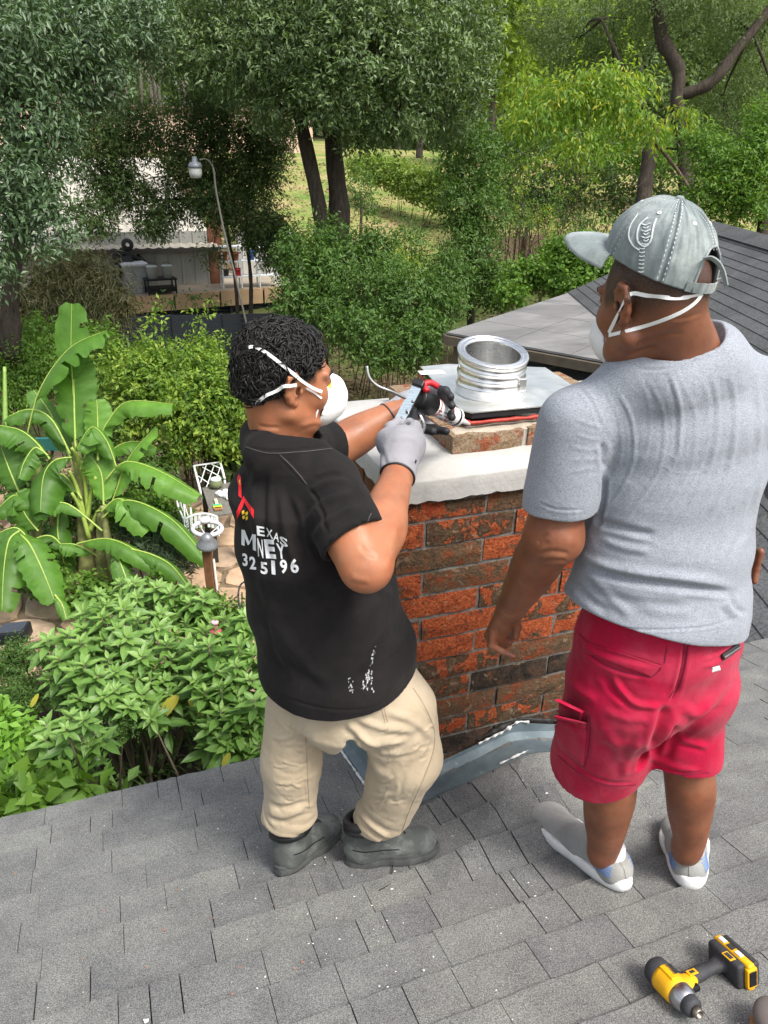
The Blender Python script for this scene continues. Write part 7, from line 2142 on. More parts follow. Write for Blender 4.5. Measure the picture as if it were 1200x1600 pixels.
# leaf litter, dark undergrowth
r = np.random.default_rng(80)
def scatter(name, n, xr, yr, size, m, seed, zoff=0.02, asp=0.6):
    r = np.random.default_rng(seed)
    x = r.uniform(*xr, n); y = r.uniform(*yr, n); p = np.stack([x, y, ground_z(x, y) + zoff + r.random(n) * 0.05], 1)
    a = r.random(n) * 6.28; dr = vn(np.stack([np.cos(a), np.sin(a), r.normal(size=n) * 0.4], 1)); nr = vn(np.stack([r.normal(size=n) * .4, r.normal(size=n) * .4, np.ones(n)], 1))
    L = size * r.uniform(.5, 1.3, n)
    return foliage(name, (p, dr, nr, L, L * asp, r.random(n)), m, None)
scatter('leaf_litter', 16000, (3, 40), (20, 45), 0.16, m_leaf('dry_litter', [(0.10, 0.06, 0.03), (0.22, 0.15, 0.08), (0.34, 0.25, 0.15)], 0.1, 0.9), 81)
scatter('leaf_litter', 9000, (2, 12), (12, 21), 0.09, m_leaf('brown_litter', [(0.06, 0.035, 0.02), (0.13, 0.085, 0.05), (0.22, 0.15, 0.09)], 0.1, 0.9), 82)
# ================================================================== BUILDINGS AND STRUCTURES BEYOND
def m_metal_wall(name, c):
    t = NT(name); n = t.noise(0.9, 5, 0.6, vec=t.coord('Object', (1, 1, 0.35)))
    cc = t.ramp(n, [(0.3, tuple(x * 0.62 for x in c)), (0.6, c), (0.8, tuple(min(1, x * 1.1) for x in c))])
    return t.pbr(cc, 0.55, 0.2, 0.4)
MCOR = m_metal_wall('painted_corrugated_steel', (0.46, 0.46, 0.43)); MROOFM = m_metal_wall('cream_metal_roof', (0.50, 0.46, 0.38))
DZ = -4.10
s0 = atZ(110, 451, DZ); s1 = atZ(324, 443, DZ)
sdir = nrm(s1 - s0); sback = np.array([-sdir[1], sdir[0], 0.0])
shed = empty('metal_shed', (s0 + s1) / 2, 'long pale corrugated metal shed behind the tan platform', 'shed')
def corr(mb, A, B, z0, z1, n, amp=0.03):
    """ribbed sheet from A to B"""
    V = []; F = []
    d = nrm(B - A); nn = np.array([d[1], -d[0], 0]); L = np.linalg.norm(B - A)
    k = 0; us = []
    for i in range(n):
        b = L * i / n; w = L / n
        us += [(b, 0), (b + w * .80, 0), (b + w * .85, amp), (b + w * .95, amp)]
    us.append((L, 0))
    for u, a in us:
        p = A + d * u + nn * a; V += [(p[0], p[1], z0(u) if callable(z0) else z0), (p[0], p[1], z1(u) if callable(z1) else z1)]
    for i in range(len(us) - 1): F.append((2 * i, 2 * i + 2, 2 * i + 3, 2 * i + 1))
    return mb.add(V, F)
wl = s0 - sdir * 14; wr = s1 + sdir * 0.1
mb = MB(); corr(mb, wl, wr, DZ, -2.6, 48); mb.build('wall', MCOR, shed)
# eave roof sheets: ribs run down the slope
mb = MB(); V = []; F = []
ea = wl - sdir * 0.3 - sback * 0.45; eb = wr + sdir * 0.25 - sback * 0.45
L = np.linalg.norm(eb - ea); n = 60
for i in range(n * 2 + 1):
    u = L * i / (2 * n); a = 0.045 if i % 2 else 0.0
    for (bk, z) in ((0, -3.02), (5.0, -2.30), (15, -1.1)):
        p = ea + sdir * u + sback * bk; V.append((p[0], p[1], z + a))
for i in range(2 * n):
    for j in range(2): F.append((i * 3 + j, (i + 1) * 3 + j, (i + 1) * 3 + j + 1, i * 3 + j + 1))
mb.add(V, F); mb.build('roof', MROOFM, shed)
mb = MB(); c = (ea + eb) / 2; mb.box((c[0], c[1], -3.06), (L / 2, 0.05, 0.05), np.array([sdir, sback, [0, 0, 1]]).T); mb.build('eave_trim', plain('dark_trim', (0.05, 0.045, 0.04), 0.7), shed)
mb = MB(); corr(mb, s1 + sdir * 1.2 + sback * 1.5, s1 + sdir * 3.2 + sback * 1.5, DZ, -2.8, 9); mb.build('wall', MCOR, shed)
mb = MB(); mb.box(s1 + sdir * 0.30 + np.array([0, 0, 0.9]), (0.20, 0.04, 0.9), np.array([sdir, sback, [0, 0, 1]]).T); mb.build('door', plain('rusty_door', (0.14, 0.055, 0.03), 0.8, var=.4, scale=8), shed)
# pale far building glimpsed through the leaves
fb0 = P(150, 250, 48); fb = empty('far_building', (fb0[0], fb0[1], ground_z(fb0[0], fb0[1])), 'pale building glimpsed through the leaves above the shed', 'building')
mb = MB(); mb.box((fb0[0] + 3, fb0[1] + 3, -0.6), (11, 3, 1.9), np.array([sdir, sback, [0, 0, 1]]).T); mb.build('wall', plain('peach_wall', (0.62, 0.44, 0.33), 0.9, scale=2), fb)
mb = MB(); mb.box((fb0[0] + 3, fb0[1] + 3, 1.35), (11.3, 3.3, 0.06), np.array([sdir, sback, [0, 0, 1]]).T); mb.build('roof', plain('brown_roof', (0.16, 0.11, 0.08), 0.9, scale=3), fb)
# platform with tan boards
f0 = G(-60, 500); f1 = G(470, 468)
f0 = atZ(-60, 481, DZ); f1 = atZ(475, 444, DZ)
fd = nrm(f1 - f0); fbk = np.array([-fd[1], fd[0], 0.0]); L = np.linalg.norm(f1 - f0); Rf = np.array([fd, fbk, [0, 0, 1]]).T
plat = empty('platform', (f0 + f1) / 2, 'raised platform with tan fascia boards and dark space beneath', 'platform')
mb = MB(); mb.box((f0 + f1) / 2 + fbk * 1.6 + np.array([0, 0, -0.05]), (L / 2, 1.62, 0.04), Rf); mb.build('deck', plain('deck_concrete', (0.30, 0.25, 0.19), 0.9, scale=3), plat)
MTANP = plain('tan_board', (0.40, 0.27, 0.155), 0.8, var=0.14, scale=3)
nb = 7; bl = L / nb
me = None
for i in range(nb):
    c = f0 + fd * bl * (i + .5) - fbk * 0.03 + np.array([0, 0, -0.24])
    if me is None:
        mb = MB(); mb.box((0, 0, 0), (bl / 2 - 0.025, 0.025, 0.22), Rf, bev=0.006); o = mb.build('fascia_board', MTANP, plat); me = o.data; o.location = Vector(c)
    else: share('fascia_board', me, c, plat)
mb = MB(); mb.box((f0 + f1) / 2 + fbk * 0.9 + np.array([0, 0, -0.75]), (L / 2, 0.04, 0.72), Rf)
mb.build('under_deck_shade', plain('black_under_deck', (0.006, 0.008, 0.012), 0.9), plat)  # near-black sheet standing in for the shade in the void below the deck
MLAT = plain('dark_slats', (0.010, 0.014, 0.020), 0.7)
mb = MB()
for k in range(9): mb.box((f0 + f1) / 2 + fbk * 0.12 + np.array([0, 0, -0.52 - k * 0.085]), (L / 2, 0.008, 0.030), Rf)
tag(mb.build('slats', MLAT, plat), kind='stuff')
for i in range(9):
    c = f0 + fd * (L * i / 8) + fbk * 0.05 + np.array([0, 0, -0.7]); mb = MB(); mb.box(c, (0.04, 0.04, 0.6), Rf); mb.build('post', MLAT, plat)

q0 = P(185, 508, 17.2); q1 = P(500, 486, 18.0); q0[2] = q1[2] = 0; qd = nrm(q1 - q0); Lq = np.linalg.norm(q1 - q0); Rk = np.array([qd, [-qd[1], qd[0], 0], [0, 0, 1]]).T
zt = float(P(340, 492, 17.5)[2]); bf = empty('dark_band_slats', ((q0 + q1) / 2)[:2].tolist() + [-5.0], 'black slats added for the dark band below the tan platform boards', 'fence')  # added slats, near black, to make the dark band below the platform
nsl = int((zt + 5.0) / 0.11); me = None
for j in range(nsl):
    for i in range(4):
        c = q0 + qd * Lq * (i + .5) / 4; c = np.array([c[0], c[1], zt - .05 - .11 * j])
        if me is None: mb = MB(); mb.box((0, 0, 0), (Lq / 8 - .02, .012, .05), Rk); o = mb.build('slat', MLAT, bf); me = o.data; o.location = Vector(c)
        else: share('slat', me, c, bf)
for i in range(5):
    c = q0 + qd * Lq * i / 4; mb = MB(); mb.box((c[0], c[1] + .05, (zt - 5.0) / 2), (.035, .035, (zt + 5.0) / 2), Rk); mb.build('post', MLAT, bf)
def on_deck(px, py, back=0.6):
    r = ray(px, py); z = DZ; return r * (z / r[2])
# wheelie bin with a dark heap behind
bc = on_deck(213, 456); bin_ = empty('storage_bin', bc, 'grey lidded bin standing on the platform by the shed wall', 'bin')
MBIN = plain('grey_plastic', (0.26, 0.27, 0.29), 0.5, var=.06)
mb = MB(); V = []; 
for z, a, b in ((0, .24, .22), (.72, .30, .28)): V += [(-a, -b, z), (a, -b, z), (a, b, z), (-a, b, z)]
mb.add([bc + Rf @ np.array(v) for v in V], [(3, 2, 1, 0), (4, 5, 6, 7), (0, 1, 5, 4), (1, 2, 6, 5), (2, 3, 7, 6), (3, 0, 4, 7)])
for sx in (-.12, .12): mb.box(bc + Rf @ np.array([sx, -.255, .36]), (0.012, .02, .30), Rf)
autosmooth(mb.build('tub', MBIN, bin_))
mb = MB(); mb.box(bc + np.array([0, 0, .76]), (.35, .32, .035), Rf, bev=.015); mb.build('lid', plain('light_grey_lid', (0.42, 0.43, 0.44), .5), bin_)
hc_ = bc + fbk * 0.35 + np.array([0, 0, 0.0]); hp_ = empty('junk_heap', hc_, 'black heap of chairs and bags behind the grey bin', 'junk heap')
mb = MB(); r = np.random.default_rng(90)
for k in range(16):
    c = hc_ + Rf @ np.array([r.uniform(-.45, .45), r.uniform(-.2, .2), r.uniform(.3, 1.25)]); Q = np.array(Matrix.Rotation(r.random() * 3, 3, Vector(r.normal(size=3))))
    mb.box(c, (r.uniform(.06, .24), r.uniform(.02, .10), r.uniform(.05, .16)), Q)
mb.build('heap', plain('black_junk', (0.010, 0.010, 0.012), .5), hp_)
mb = MB(); mb.lathe(hc_ + Rf @ np.array([-.05, -.15, 1.25]), [(0.06, -.04), (.15, -.04), (.17, 0), (.15, .04), (.06, .04)], 20, -fbk + np.array([0, 0, .3])); mb.build('wheel', plain('rubber', (.008, .008, .008), .6), hp_, True)
# two pails and a low black table
tb_c = on_deck(252, 458); tbl = empty('low_table', tb_c, 'low black stand carrying pale pails beside the grey bin', 'table')
mb = MB(); mb.box(tb_c + np.array([0, 0, .40]), (.42, .25, .02), Rf)
mb.build('table_top', MBLK, tbl)
for a, b in ((-.38, -.2), (.38, -.2), (-.38, .2), (.38, .2)):
    mb = MB(); mb.box(tb_c + Rf @ np.array([a, b, .19]), (.02, .02, .19), Rf); mb.build('leg', MBLK, tbl)
mb = MB(); mb.box(tb_c + np.array([0, 0, .12]), (.38, .22, .06), Rf); mb.build('shelf', MBLK, tbl)
for i, (a, lab) in enumerate(((-.2, 'pale grey pail on the black stand nearest the bin'), (.22, 'pale grey pail on the black stand farther from the bin'))):
    c = tb_c + Rf @ np.array([a, 0, .42]); o = empty('pail', c, lab, 'pail', 'pails on the platform')
    mb = MB(); mb.lathe(c, [(0, 0), (.12, 0), (.145, .30), (.155, .305), (.155, .325), (.135, .325), (.125, .05), (0, .05)], 20); mb.build('bucket', plain('pale_pail', (0.42, 0.44, 0.44), .4), o, True)
    mb = MB(); mb.tube([c + Rf @ np.array([.15 * math.cos(t), 0, .31 + .10 * math.sin(t)]) for t in np.linspace(0, math.pi, 10)], .006, 5); mb.build('handle', MBLK, o, True)
# plant shelf with pots
sh0 = on_deck(348, 450); sh1 = on_deck(432, 446)
shd = nrm(sh1 - sh0); Ls = np.linalg.norm(sh1 - sh0); shb = np.array([-shd[1], shd[0], 0]); Rs = np.array([shd, shb, [0, 0, 1]]).T
rack = empty('plant_rack', (sh0 + sh1) / 2, 'white two tier rack with pots on the platform right of the shed', 'rack')
MWR = plain('white_rack', (0.66, 0.68, 0.68), .6)
for z in (0.32, 0.75, 1.15):
    mb = MB(); Lz = Ls if z < 1 else Ls * .45
    mb.box(sh0 + shd * Lz / 2 + np.array([0, 0, z]), (Lz / 2, .18, .018), Rs); mb.build('shelf', MWR, rack)
for i in range(4):
    for b in (-.16, .16):
        mb = MB(); mb.box(sh0 + shd * Ls * i / 3 + shb * b + np.array([0, 0, .575 if i < 2 else .375]), (.018, .018, .575 if i < 2 else .375), Rs); mb.build('upright', MWR, rack)
MTC = plain('terracotta', (0.30, 0.10, 0.045), .8)
for (px, z, cm_, rr, hh, lab) in ((352, .77, MTC, .12, .24, 'brown pot at the left end of the rack\'s upper tier'), (368, .77, MTC, .15, .22, 'wide brown pot in the middle of the rack\'s upper tier'), (372, .34, plain('red_pail', (.55, .02, .02), .4), .13, .20, 'bright red bucket on the rack\'s lower tier'), (394, .77, plain('blue_tub', (.02, .08, .30), .4), .12, .26, 'dark blue tub on the rack'), (408, .77, MWR, .07, .34, 'white bottle beside the blue tub on the rack'), (354, .34, plain('dark_pot', (.03, .03, .03), .5), .10, .18, 'small dark pot low on the rack')):
    t_ = (px - 348) / 84.; c = sh0 + shd * Ls * t_ + np.array([0, 0, z]); o = empty('pot', c, lab, 'pot', 'containers on the plant rack')
    mb = MB(); mb.lathe(c, [(0, 0), (rr * .75, 0), (rr, hh * .85), (rr * 1.1, hh * .87), (rr * 1.1, hh), (rr * .9, hh), (rr * .8, hh * .8), (0, hh * .8)], 16); mb.build('vessel', cm_, o, True)

# yard light on a bent pole
base = P(398, 512, 17.6); base[2] = ground_z(base[0], base[1])
yl = empty('yard_light', base, 'grey yard lamp on a tall bent pole above the shed', 'yard light')
pp = spline([base, P(372, 450, 17.4), P(352, 370, 17.2), P(338, 300, 17.0), P(333, 262, 16.9), P(322, 249, 16.8), P(312, 250, 16.7)], 40)
mb = MB(); mb.tube(pp, [0.024] * 26 + [0.019] * 14, 8); mb.build('pole', plain('galvanised_pole', (0.16, 0.15, 0.13), .6, .4), yl, True)
lc = P(305, 262, 16.7)
mb = MB(); mb.lathe(lc, [(0, .22), (.05, .22), (.06, .12), (.12, .10), (.15, .04), (.15, 0.0), (.13, -.01)], 20); mb.build('housing', plain('lamp_grey', (0.17, 0.19, 0.21), .5, .3), yl, True)
mb = MB(); mb.lathe(lc, [(.135, 0.0), (.14, -.10), (.12, -.20), (.0, -.22)], 20); mb.build('diffuser', plain('lamp_lens', (0.45, 0.47, 0.46), .25), yl, True)

# tan fence panels beyond the vine tree
fc = empty('board_fence', G(800, 408), 'low brown board fence behind the bright hedge', 'fence')
a = G(755, 410); b = G(848, 404); a[2] -= 0.05
d_ = nrm(b - a); nbd = 4; Lf = np.linalg.norm(b - a); Rq = np.array([d_, [-d_[1], d_[0], 0], [0, 0, 1]]).T
for i in range(nbd):
    for j in range(2):
        mb = MB(); c = a + d_ * Lf * (i + .5) / nbd; mb.box((c[0], c[1], c[2] + .22 + j * .43), (Lf / nbd / 2 - .015, .02, .205), Rq); mb.build('fence_board', plain('fence_brown%d' % j, ((0.34, 0.24, 0.17), (0.29, 0.20, 0.145))[j], .9, scale=4), fc)
for px, h, lab in ((815, 1.5, 'tall leaning wooden post at the brown board fence'),):
    c = G(px, 408); o = empty('wooden_post', c, lab, 'post'); mb = MB(); mb.tube([c, c + np.array([.12, 0, h])], [.09, .07], 8); mb.build('pole', MB_B, o, True)
for i in range(3):
    c = a + d_ * Lf * (i + 1) / 4; mb = MB(); mb.box((c[0], c[1] - .05, c[2] + .45), (.02, .02, .5), Rq); mb.build('picket', MB_D, fc)

# ---- patio cover with flat roofing sheets
pA = atZ(697, 518, -2.2); pB = atZ(887, 457, -2.2)
pu = nrm(pB - pA); pv = np.array([pu[1], -pu[0], 0.0]); PL_ = np.linalg.norm(pB - pA); PW_ = 5.9
pc_ = empty('patio_cover', np.append((pA + pv * PW_ / 2 + pu * PL_ / 2)[:2], -5.0), 'flat grey patio roof of square sheets with dark seams beyond the chimney', 'patio roof')
def m_roll():
    t = NT('grey_roll_roofing'); n = t.noise(0.8, 5, 0.65, 0.8, vec=t.coord('Object', (1.0, 3.0, 1)))
    c = t.ramp(n, [(0.3, (0.115, 0.112, 0.112)), (0.5, (0.165, 0.162, 0.160)), (0.68, (0.225, 0.222, 0.218))])
    return t.pbr(c, 0.9, 0, 0.2, t.bump(t.noise(60, 3), .3, .004))
MRR = m_roll(); Rp = np.array([pu, pv, [0, 0, -1]]).T
nu, nv = 4, 7
for i in range(nu):
    for j in range(nv):
        c = pA + pu * PL_ * (i + .5) / nu + pv * PW_ * (j + .5) / nv + np.array([0, 0, -0.02])
        mb = MB(); mb.box(c, (PL_ / nu / 2 - .006, PW_ / nv / 2 - .006, .012), np.array([pu, pv, [0, 0, 1]]).T); mb.build('roof_sheet', MRR, pc_)
mb = MB(); mb.box(pA + pu * PL_ / 2 + pv * PW_ / 2 + np.array([0, 0, -.05]), (PL_ / 2 - .01, PW_ / 2 - .01, .015), np.array([pu, pv, [0, 0, 1]]).T); mb.build('under_sheet', MFELT, pc_)
MTIM = plain('weathered_timber', (0.085, 0.07, 0.05), .9, var=.3, scale=6)
for (c, hx, hy) in ((pA + pv * PW_ / 2 - pu * 0.02, .03, PW_ / 2), (pB + pv * PW_ / 2 + pu * .02, .03, PW_ / 2), (pA + pu * PL_ / 2 - pv * .02, PL_ / 2, .03)):
    mb = MB(); mb.box(c + np.array([0, 0, -.10]), (hx, hy, .055), np.array([pu, pv, [0, 0, 1]]).T); mb.build('beam', MTIM, pc_)
for c in (pA + pu * .12 + pv * .15, pB - pu * .12 + pv * .12, pA + pu * .12 + pv * 2.3):
    mb = MB(); mb.box((c[0], c[1], -3.65), (.06, .06, 1.36), np.array([pu, pv, [0, 0, 1]]).T); mb.build('post', MTIM, pc_)
# ---- the other wing's shingle roof, right
pR1 = atZ(1112, 357, -1.15); pR2 = atZ(1215, 386, -1.15)
B0 = pB + pu * 0.03
rd = nrm(pR2 - pR1)
nr_ = empty('wing_roof', np.append(B0[:2], -5.0), 'dark grey shingle roof of the house wing behind the capped man\'s neck', 'roof')
# plane through B0 and the ridge line
nrmw = nrm(np.cross(rd, pR1 - B0)); nrmw = nrmw if nrmw[2] > 0 else -nrmw
e0 = B0; e1 = B0 + rd * 9.0
up_ = nrm(np.cross(nrmw, rd)); up_ = up_ if up_[2] > 0 else -up_
Hh = (pR1 - B0) @ up_; off = (pR1 - B0) @ rd
t = NT('wing_shingle'); gg = t.ramp(t.noise(60, 3, .7), [(.35, (.055, .057, .060)), (.6, (.115, .118, .12))]); gg = t.mix(1.0, gg, t.ramp(t.noise(2.5, 3), [(.3, .8), (.7, 1.15)]), 'MULTIPLY'); MW_ = t.pbr(gg, .95, 0, .15)
mb = MB(); nrow = int(Hh / 0.14)
r = np.random.default_rng(95)
for j in range(-12, nrow):
    y0, y1 = j * .14, (j + 1) * .14
    xa = off * max(0, (j)) / nrow
    x = xa
    while x < 9.5:
        w_ = r.uniform(.5, 1.0); 
        A_ = B0 + rd * x + up_ * y0 + nrmw * .010; B_ = B0 + rd * (x + w_ - .006) + up_ * y0 + nrmw * .010
        C_ = B0 + rd * (x + w_ - .006) + up_ * (y1 + .01) + nrmw * .002; D_ = B0 + rd * x + up_ * (y1 + .01) + nrmw * .002
        mb.add([A_, B_, C_, D_, A_ - nrmw * .014, B_ - nrmw * .014], [(0, 1, 2, 3), (4, 5, 1, 0)]); x += w_
tag(mb.build('shingles', MW_, nr_), kind='stuff')
mb = MB()
for k in range(26):
    c = pR1 + rd * (k * .26 - .1) + nrmw * .02; mb.box(c, (.128, .13, .012), np.array([rd, up_, nrmw]).T)
tag(mb.build('ridge_shingles', MW_, nr_), kind='stuff')
mb = MB(); q = [B0, B0 + rd * 9.5, pR1 + rd * 9.5, pR1]; mb.add([x - nrmw * .01 for x in q] + [x - nrmw * .08 for x in q], [(0, 1, 2, 3), (4, 7, 6, 5), (0, 3, 7, 4), (0, 4, 5, 1), (3, 2, 6, 7)]); mb.build('deck', MFELT, nr_)
# ridge's far slope
mb = MB(); q = [pR1, pR1 + rd * 9, pR1 + rd * 9 - np.array([0, 0, 1.2]) + np.cross(rd, [0, 0, 1]) * -2.6, pR1 - np.array([0, 0, 1.2]) + np.cross(rd, [0, 0, 1]) * -2.6]; mb.add(q, [(0, 1, 2, 3)]); mb.build('back_slope', MW_, nr_)
# ---- white garage front seen past the man's hand, with things on the ground
g0 = atZ(1170, 958, -5.0); g1 = g0 + np.array([2.6, -0.55, 0]) 
gd = nrm(g1 - g0); gb = np.array([-gd[1], gd[0], 0]); Rg2 = np.array([gd, gb, [0, 0, 1]]).T
gar = empty('garage_door', g0, 'cream panelled garage door past the capped man\'s right hand', 'door')
MCR = plain('cream_paint', (0.74, 0.71, 0.62), .6, var=.03)
mb = MB(); mb.box(g0 + gd * .03 + np.array([0, 0, 1.1]), (.05, .06, 1.1), Rg2); mb.build('door_frame', MCR, gar)
for j in range(5):
    mb = MB(); mb.box(g0 + gd * 1.4 + gb * .05 + np.array([0, 0, .24 + j * .44]), (1.3, .02, .21), Rg2); mb.build('panel', MCR, gar)
    for k in range(3):
        mb = MB(); mb.box(g0 + gd * (.55 + k * .85) + gb * .025 + np.array([0, 0, .24 + j * .44]), (.33, .012, .13), Rg2, bev=.008); mb.build('panel', MCR, gar)
yb = atZ(1189, 963, -4.98); o = empty('tape_measure', yb, 'small yellow tape measure lying on the paving by the cream door', 'tape measure')
mb = MB(); mb.box(yb + np.array([0, 0, .02]), (.055, .04, .022), bev=.01); mb.build('case', plain('bright_yellow', (.80, .62, .01), .4), o)
mb = MB(); mb.box(yb + np.array([0, -.005, -.008]), (.058, .045, .008), bev=.004); mb.build('base', MBLK, o)
dc = atZ(1199, 975, -4.99); o = empty('door_mat', dc, 'dark mat on the paving at the picture\'s right edge', 'mat'); mb = MB(); mb.box(dc + np.array([.25, 0, .01]), (.25, .10, .012), Rg2, bev=.005); mb.build('mat', MBLK, o)
pvp = [atZ(x, y, -5.0) for x, y in ((1150, 1010), (1165, 957), (1290, 925), (1330, 1010))]
mb = MB(); mb.add([p + np.array([0, 0, .012]) for p in pvp], [(0, 3, 2, 1)]); o = mb.build('pavement', plain('grey_concrete', (.22, .20, .17), .9, var=.25, scale=3)); tag(o, kind='structure')
tp = MB(); tp.add([atZ(x, y, -4.984) for x, y in ((1160, 965), (1185, 985), (1195, 998), (1150, 1000))], [(0, 3, 2, 1)]); tag(tp.build('path', plain('tan_concrete', (.46, .34, .22), .9, scale=4)), kind='structure')
# ================================================================== THE GARDEN BELOW THE EAVE
# irregular flagstones: every stone its own piece of the path
def clip_poly(poly, p, n):
    out = []
    for i in range(len(poly)):
        a, b = poly[i], poly[(i + 1) % len(poly)]
        da, db = (a - p) @ n, (b - p) @ n
        if da <= 0: out.append(a)
        if da * db < 0: out.append(a + (b - a) * (da / (da - db)))
    return out
r = np.random.default_rng(100)
path = tag(MB().add([(-3.2, 6.0, -4.985), (4.6, 6.0, -4.985), (4.6, 13.2, -4.985), (-3.2, 13.2, -4.985)], [(0, 1, 2, 3)]).build('path', plain('sandy_joints', (0.17, 0.125, 0.08), .95, var=.3, scale=8)), kind='structure')
sites = []
for i in range(-5, 9):
    for j in range(10, 24):
        sites.append(np.array([i * .56 + (j % 2) * .28 + r.normal() * .12, j * .56 + r.normal() * .12]))
MFS = []
for k, c in enumerate(((0.40, 0.27, 0.17), (0.45, 0.31, 0.20), (0.36, 0.26, 0.18))): MFS.append(plain('flagstone%d' % k, c, .85, var=.22, scale=7, bump=.6, dist=.01))
ns = 0
for s in sites:
    poly = [s + np.array(q) for q in ((-.7, -.7), (.7, -.7), (.7, .7), (-.7, .7))]
    for o_ in sites:
        if o_ is s or np.linalg.norm(o_ - s) > 1.5: continue
        m_ = (s + o_) / 2; n_ = nrm(o_ - s); poly = clip_poly(poly, m_ - n_ * 0.026, n_)
        if len(poly) < 3: break
    if len(poly) < 3: continue
    c = np.mean(poly, 0)
    px = to_px(np.array([[c[0], c[1], -5.0]]))[0]
    if not (-60 < px[0] < 700 and 600 < px[1] < 1080): continue
    # roughen the outline
    out = []
    for i in range(len(poly)):
        a, b = poly[i], poly[(i + 1) % len(poly)]
        for t in (0.12, .5, .88): out.append(a + (b - a) * t + r.normal(size=2) * .008 + (nrm(c - a) * 0.02 if t != .5 else 0))
    z = -4.985 + .03 + r.normal() * .006; n = len(out)
    V = [(p[0], p[1], z - .055) for p in out] + [(p[0], p[1], z - .006) for p in out] + [(c[0] + (p[0] - c[0]) * .95, c[1] + (p[1] - c[1]) * .95, z) for p in out]
    F = [tuple(2 * n + i for i in range(n))] + [(i, (i + 1) % n, n + (i + 1) % n, n + i) for i in range(n)] + [(n + i, n + (i + 1) % n, 2 * n + (i + 1) % n, 2 * n + i) for i in range(n)]
    mesh_obj('flagstone', V, F, MFS[r.integers(3)], path); ns += 1
ML_GC = m_leaf('ground_cover_leaf', [(0.035, 0.075, 0.015), (0.075, 0.14, 0.03), (0.13, 0.21, 0.05)], .35)
def at_bed(r, n, x0, x1, y0, y1):
    x = r.uniform(x0, x1, n); y = r.uniform(y0, y1, n); return np.stack([x, y, ground_z(x, y) + 0.0], 1)
# weeds in the joints
r = np.random.default_rng(101)
pp_ = np.concatenate([at_bed(r, 900, -2.2, 3.6, 7.2, 11.5)]); k_ = vnoise(pp_ * 2.2, 5) > 0.25; pp_ = pp_[k_]; pp_[:, 2] += .02
n = len(pp_); a = r.random(n) * 6.28
foliage('joint_weeds', (pp_, vn(np.stack([np.cos(a), np.sin(a), .9 + 0 * a], 1)), vn(r.normal(size=(n, 3)) + [0, 0, 1]), r.uniform(.03, .08, n), r.uniform(.015, .03, n), r.random(n)), ML_GC, None)
# flower bed under the eave: soil, ground cover, strap leaves
bed = tag(MB().add([(-4.2, 2.2, -4.975), (2.2, 2.2, -4.975), (2.2, 6.9, -4.975), (-4.2, 7.2, -4.975)], [(0, 1, 2, 3)]).build('flower_bed', plain('dark_soil', (0.035, 0.024, 0.016), .95, var=.4, scale=12)), kind='structure')
r = np.random.default_rng(102)
P0 = at_bed(r, 6500, -3.6, 1.9, 3.0, 6.6); a = r.random(len(P0)) * 6.28; P0[:, 2] += r.random(len(P0)) ** 2 * .5
foliage('ground_cover', (P0, vn(np.stack([np.cos(a), np.sin(a), r.uniform(.1, 1.0, len(a))], 1)), vn(np.stack([r.normal(size=len(a)) * .4, r.normal(size=len(a)) * .4, np.ones(len(a))], 1)), r.uniform(.04, .10, len(a)), r.uniform(.03, .06, len(a)), r.random(len(a))), ML_GC, None)
# strap leaved plants
r = np.random.default_rng(103)
for k in range(12):
    x = r.uniform(-1.3, 1.4); y = r.uniform(3.5, 5.6); c = np.array([x, y, -4.97]); o = empty('strap_leaf_plant', c, 'narrow dark strap leaves clumped in shade under the leafy bushes', 'plant', 'strap leaved clumps in the bed')
    V = []; F = []; rn = []
    for j in range(26):
        a = r.random() * 6.28; L = r.uniform(.35, .6); d = np.array([math.cos(a), math.sin(a), 0]); s = np.array([-d[1], d[0], 0]) * .011
        b_ = len(V)
        for i in range(5):
            t = i / 4; p = c + d * L * t * .8 + np.array([0, 0, L * (1.5 * t - 1.2 * t * t)]); w = (1 - t ** 3)
            V += [p - s * w, p + s * w]
        for i in range(4): F.append((b_ + 2 * i, b_ + 2 * i + 1, b_ + 2 * i + 3, b_ + 2 * i + 2)); rn.append(r.random())
    mesh_obj('leaves', V, F, ML_DK, o, attr=[('rnd', rn, 'FACE')])

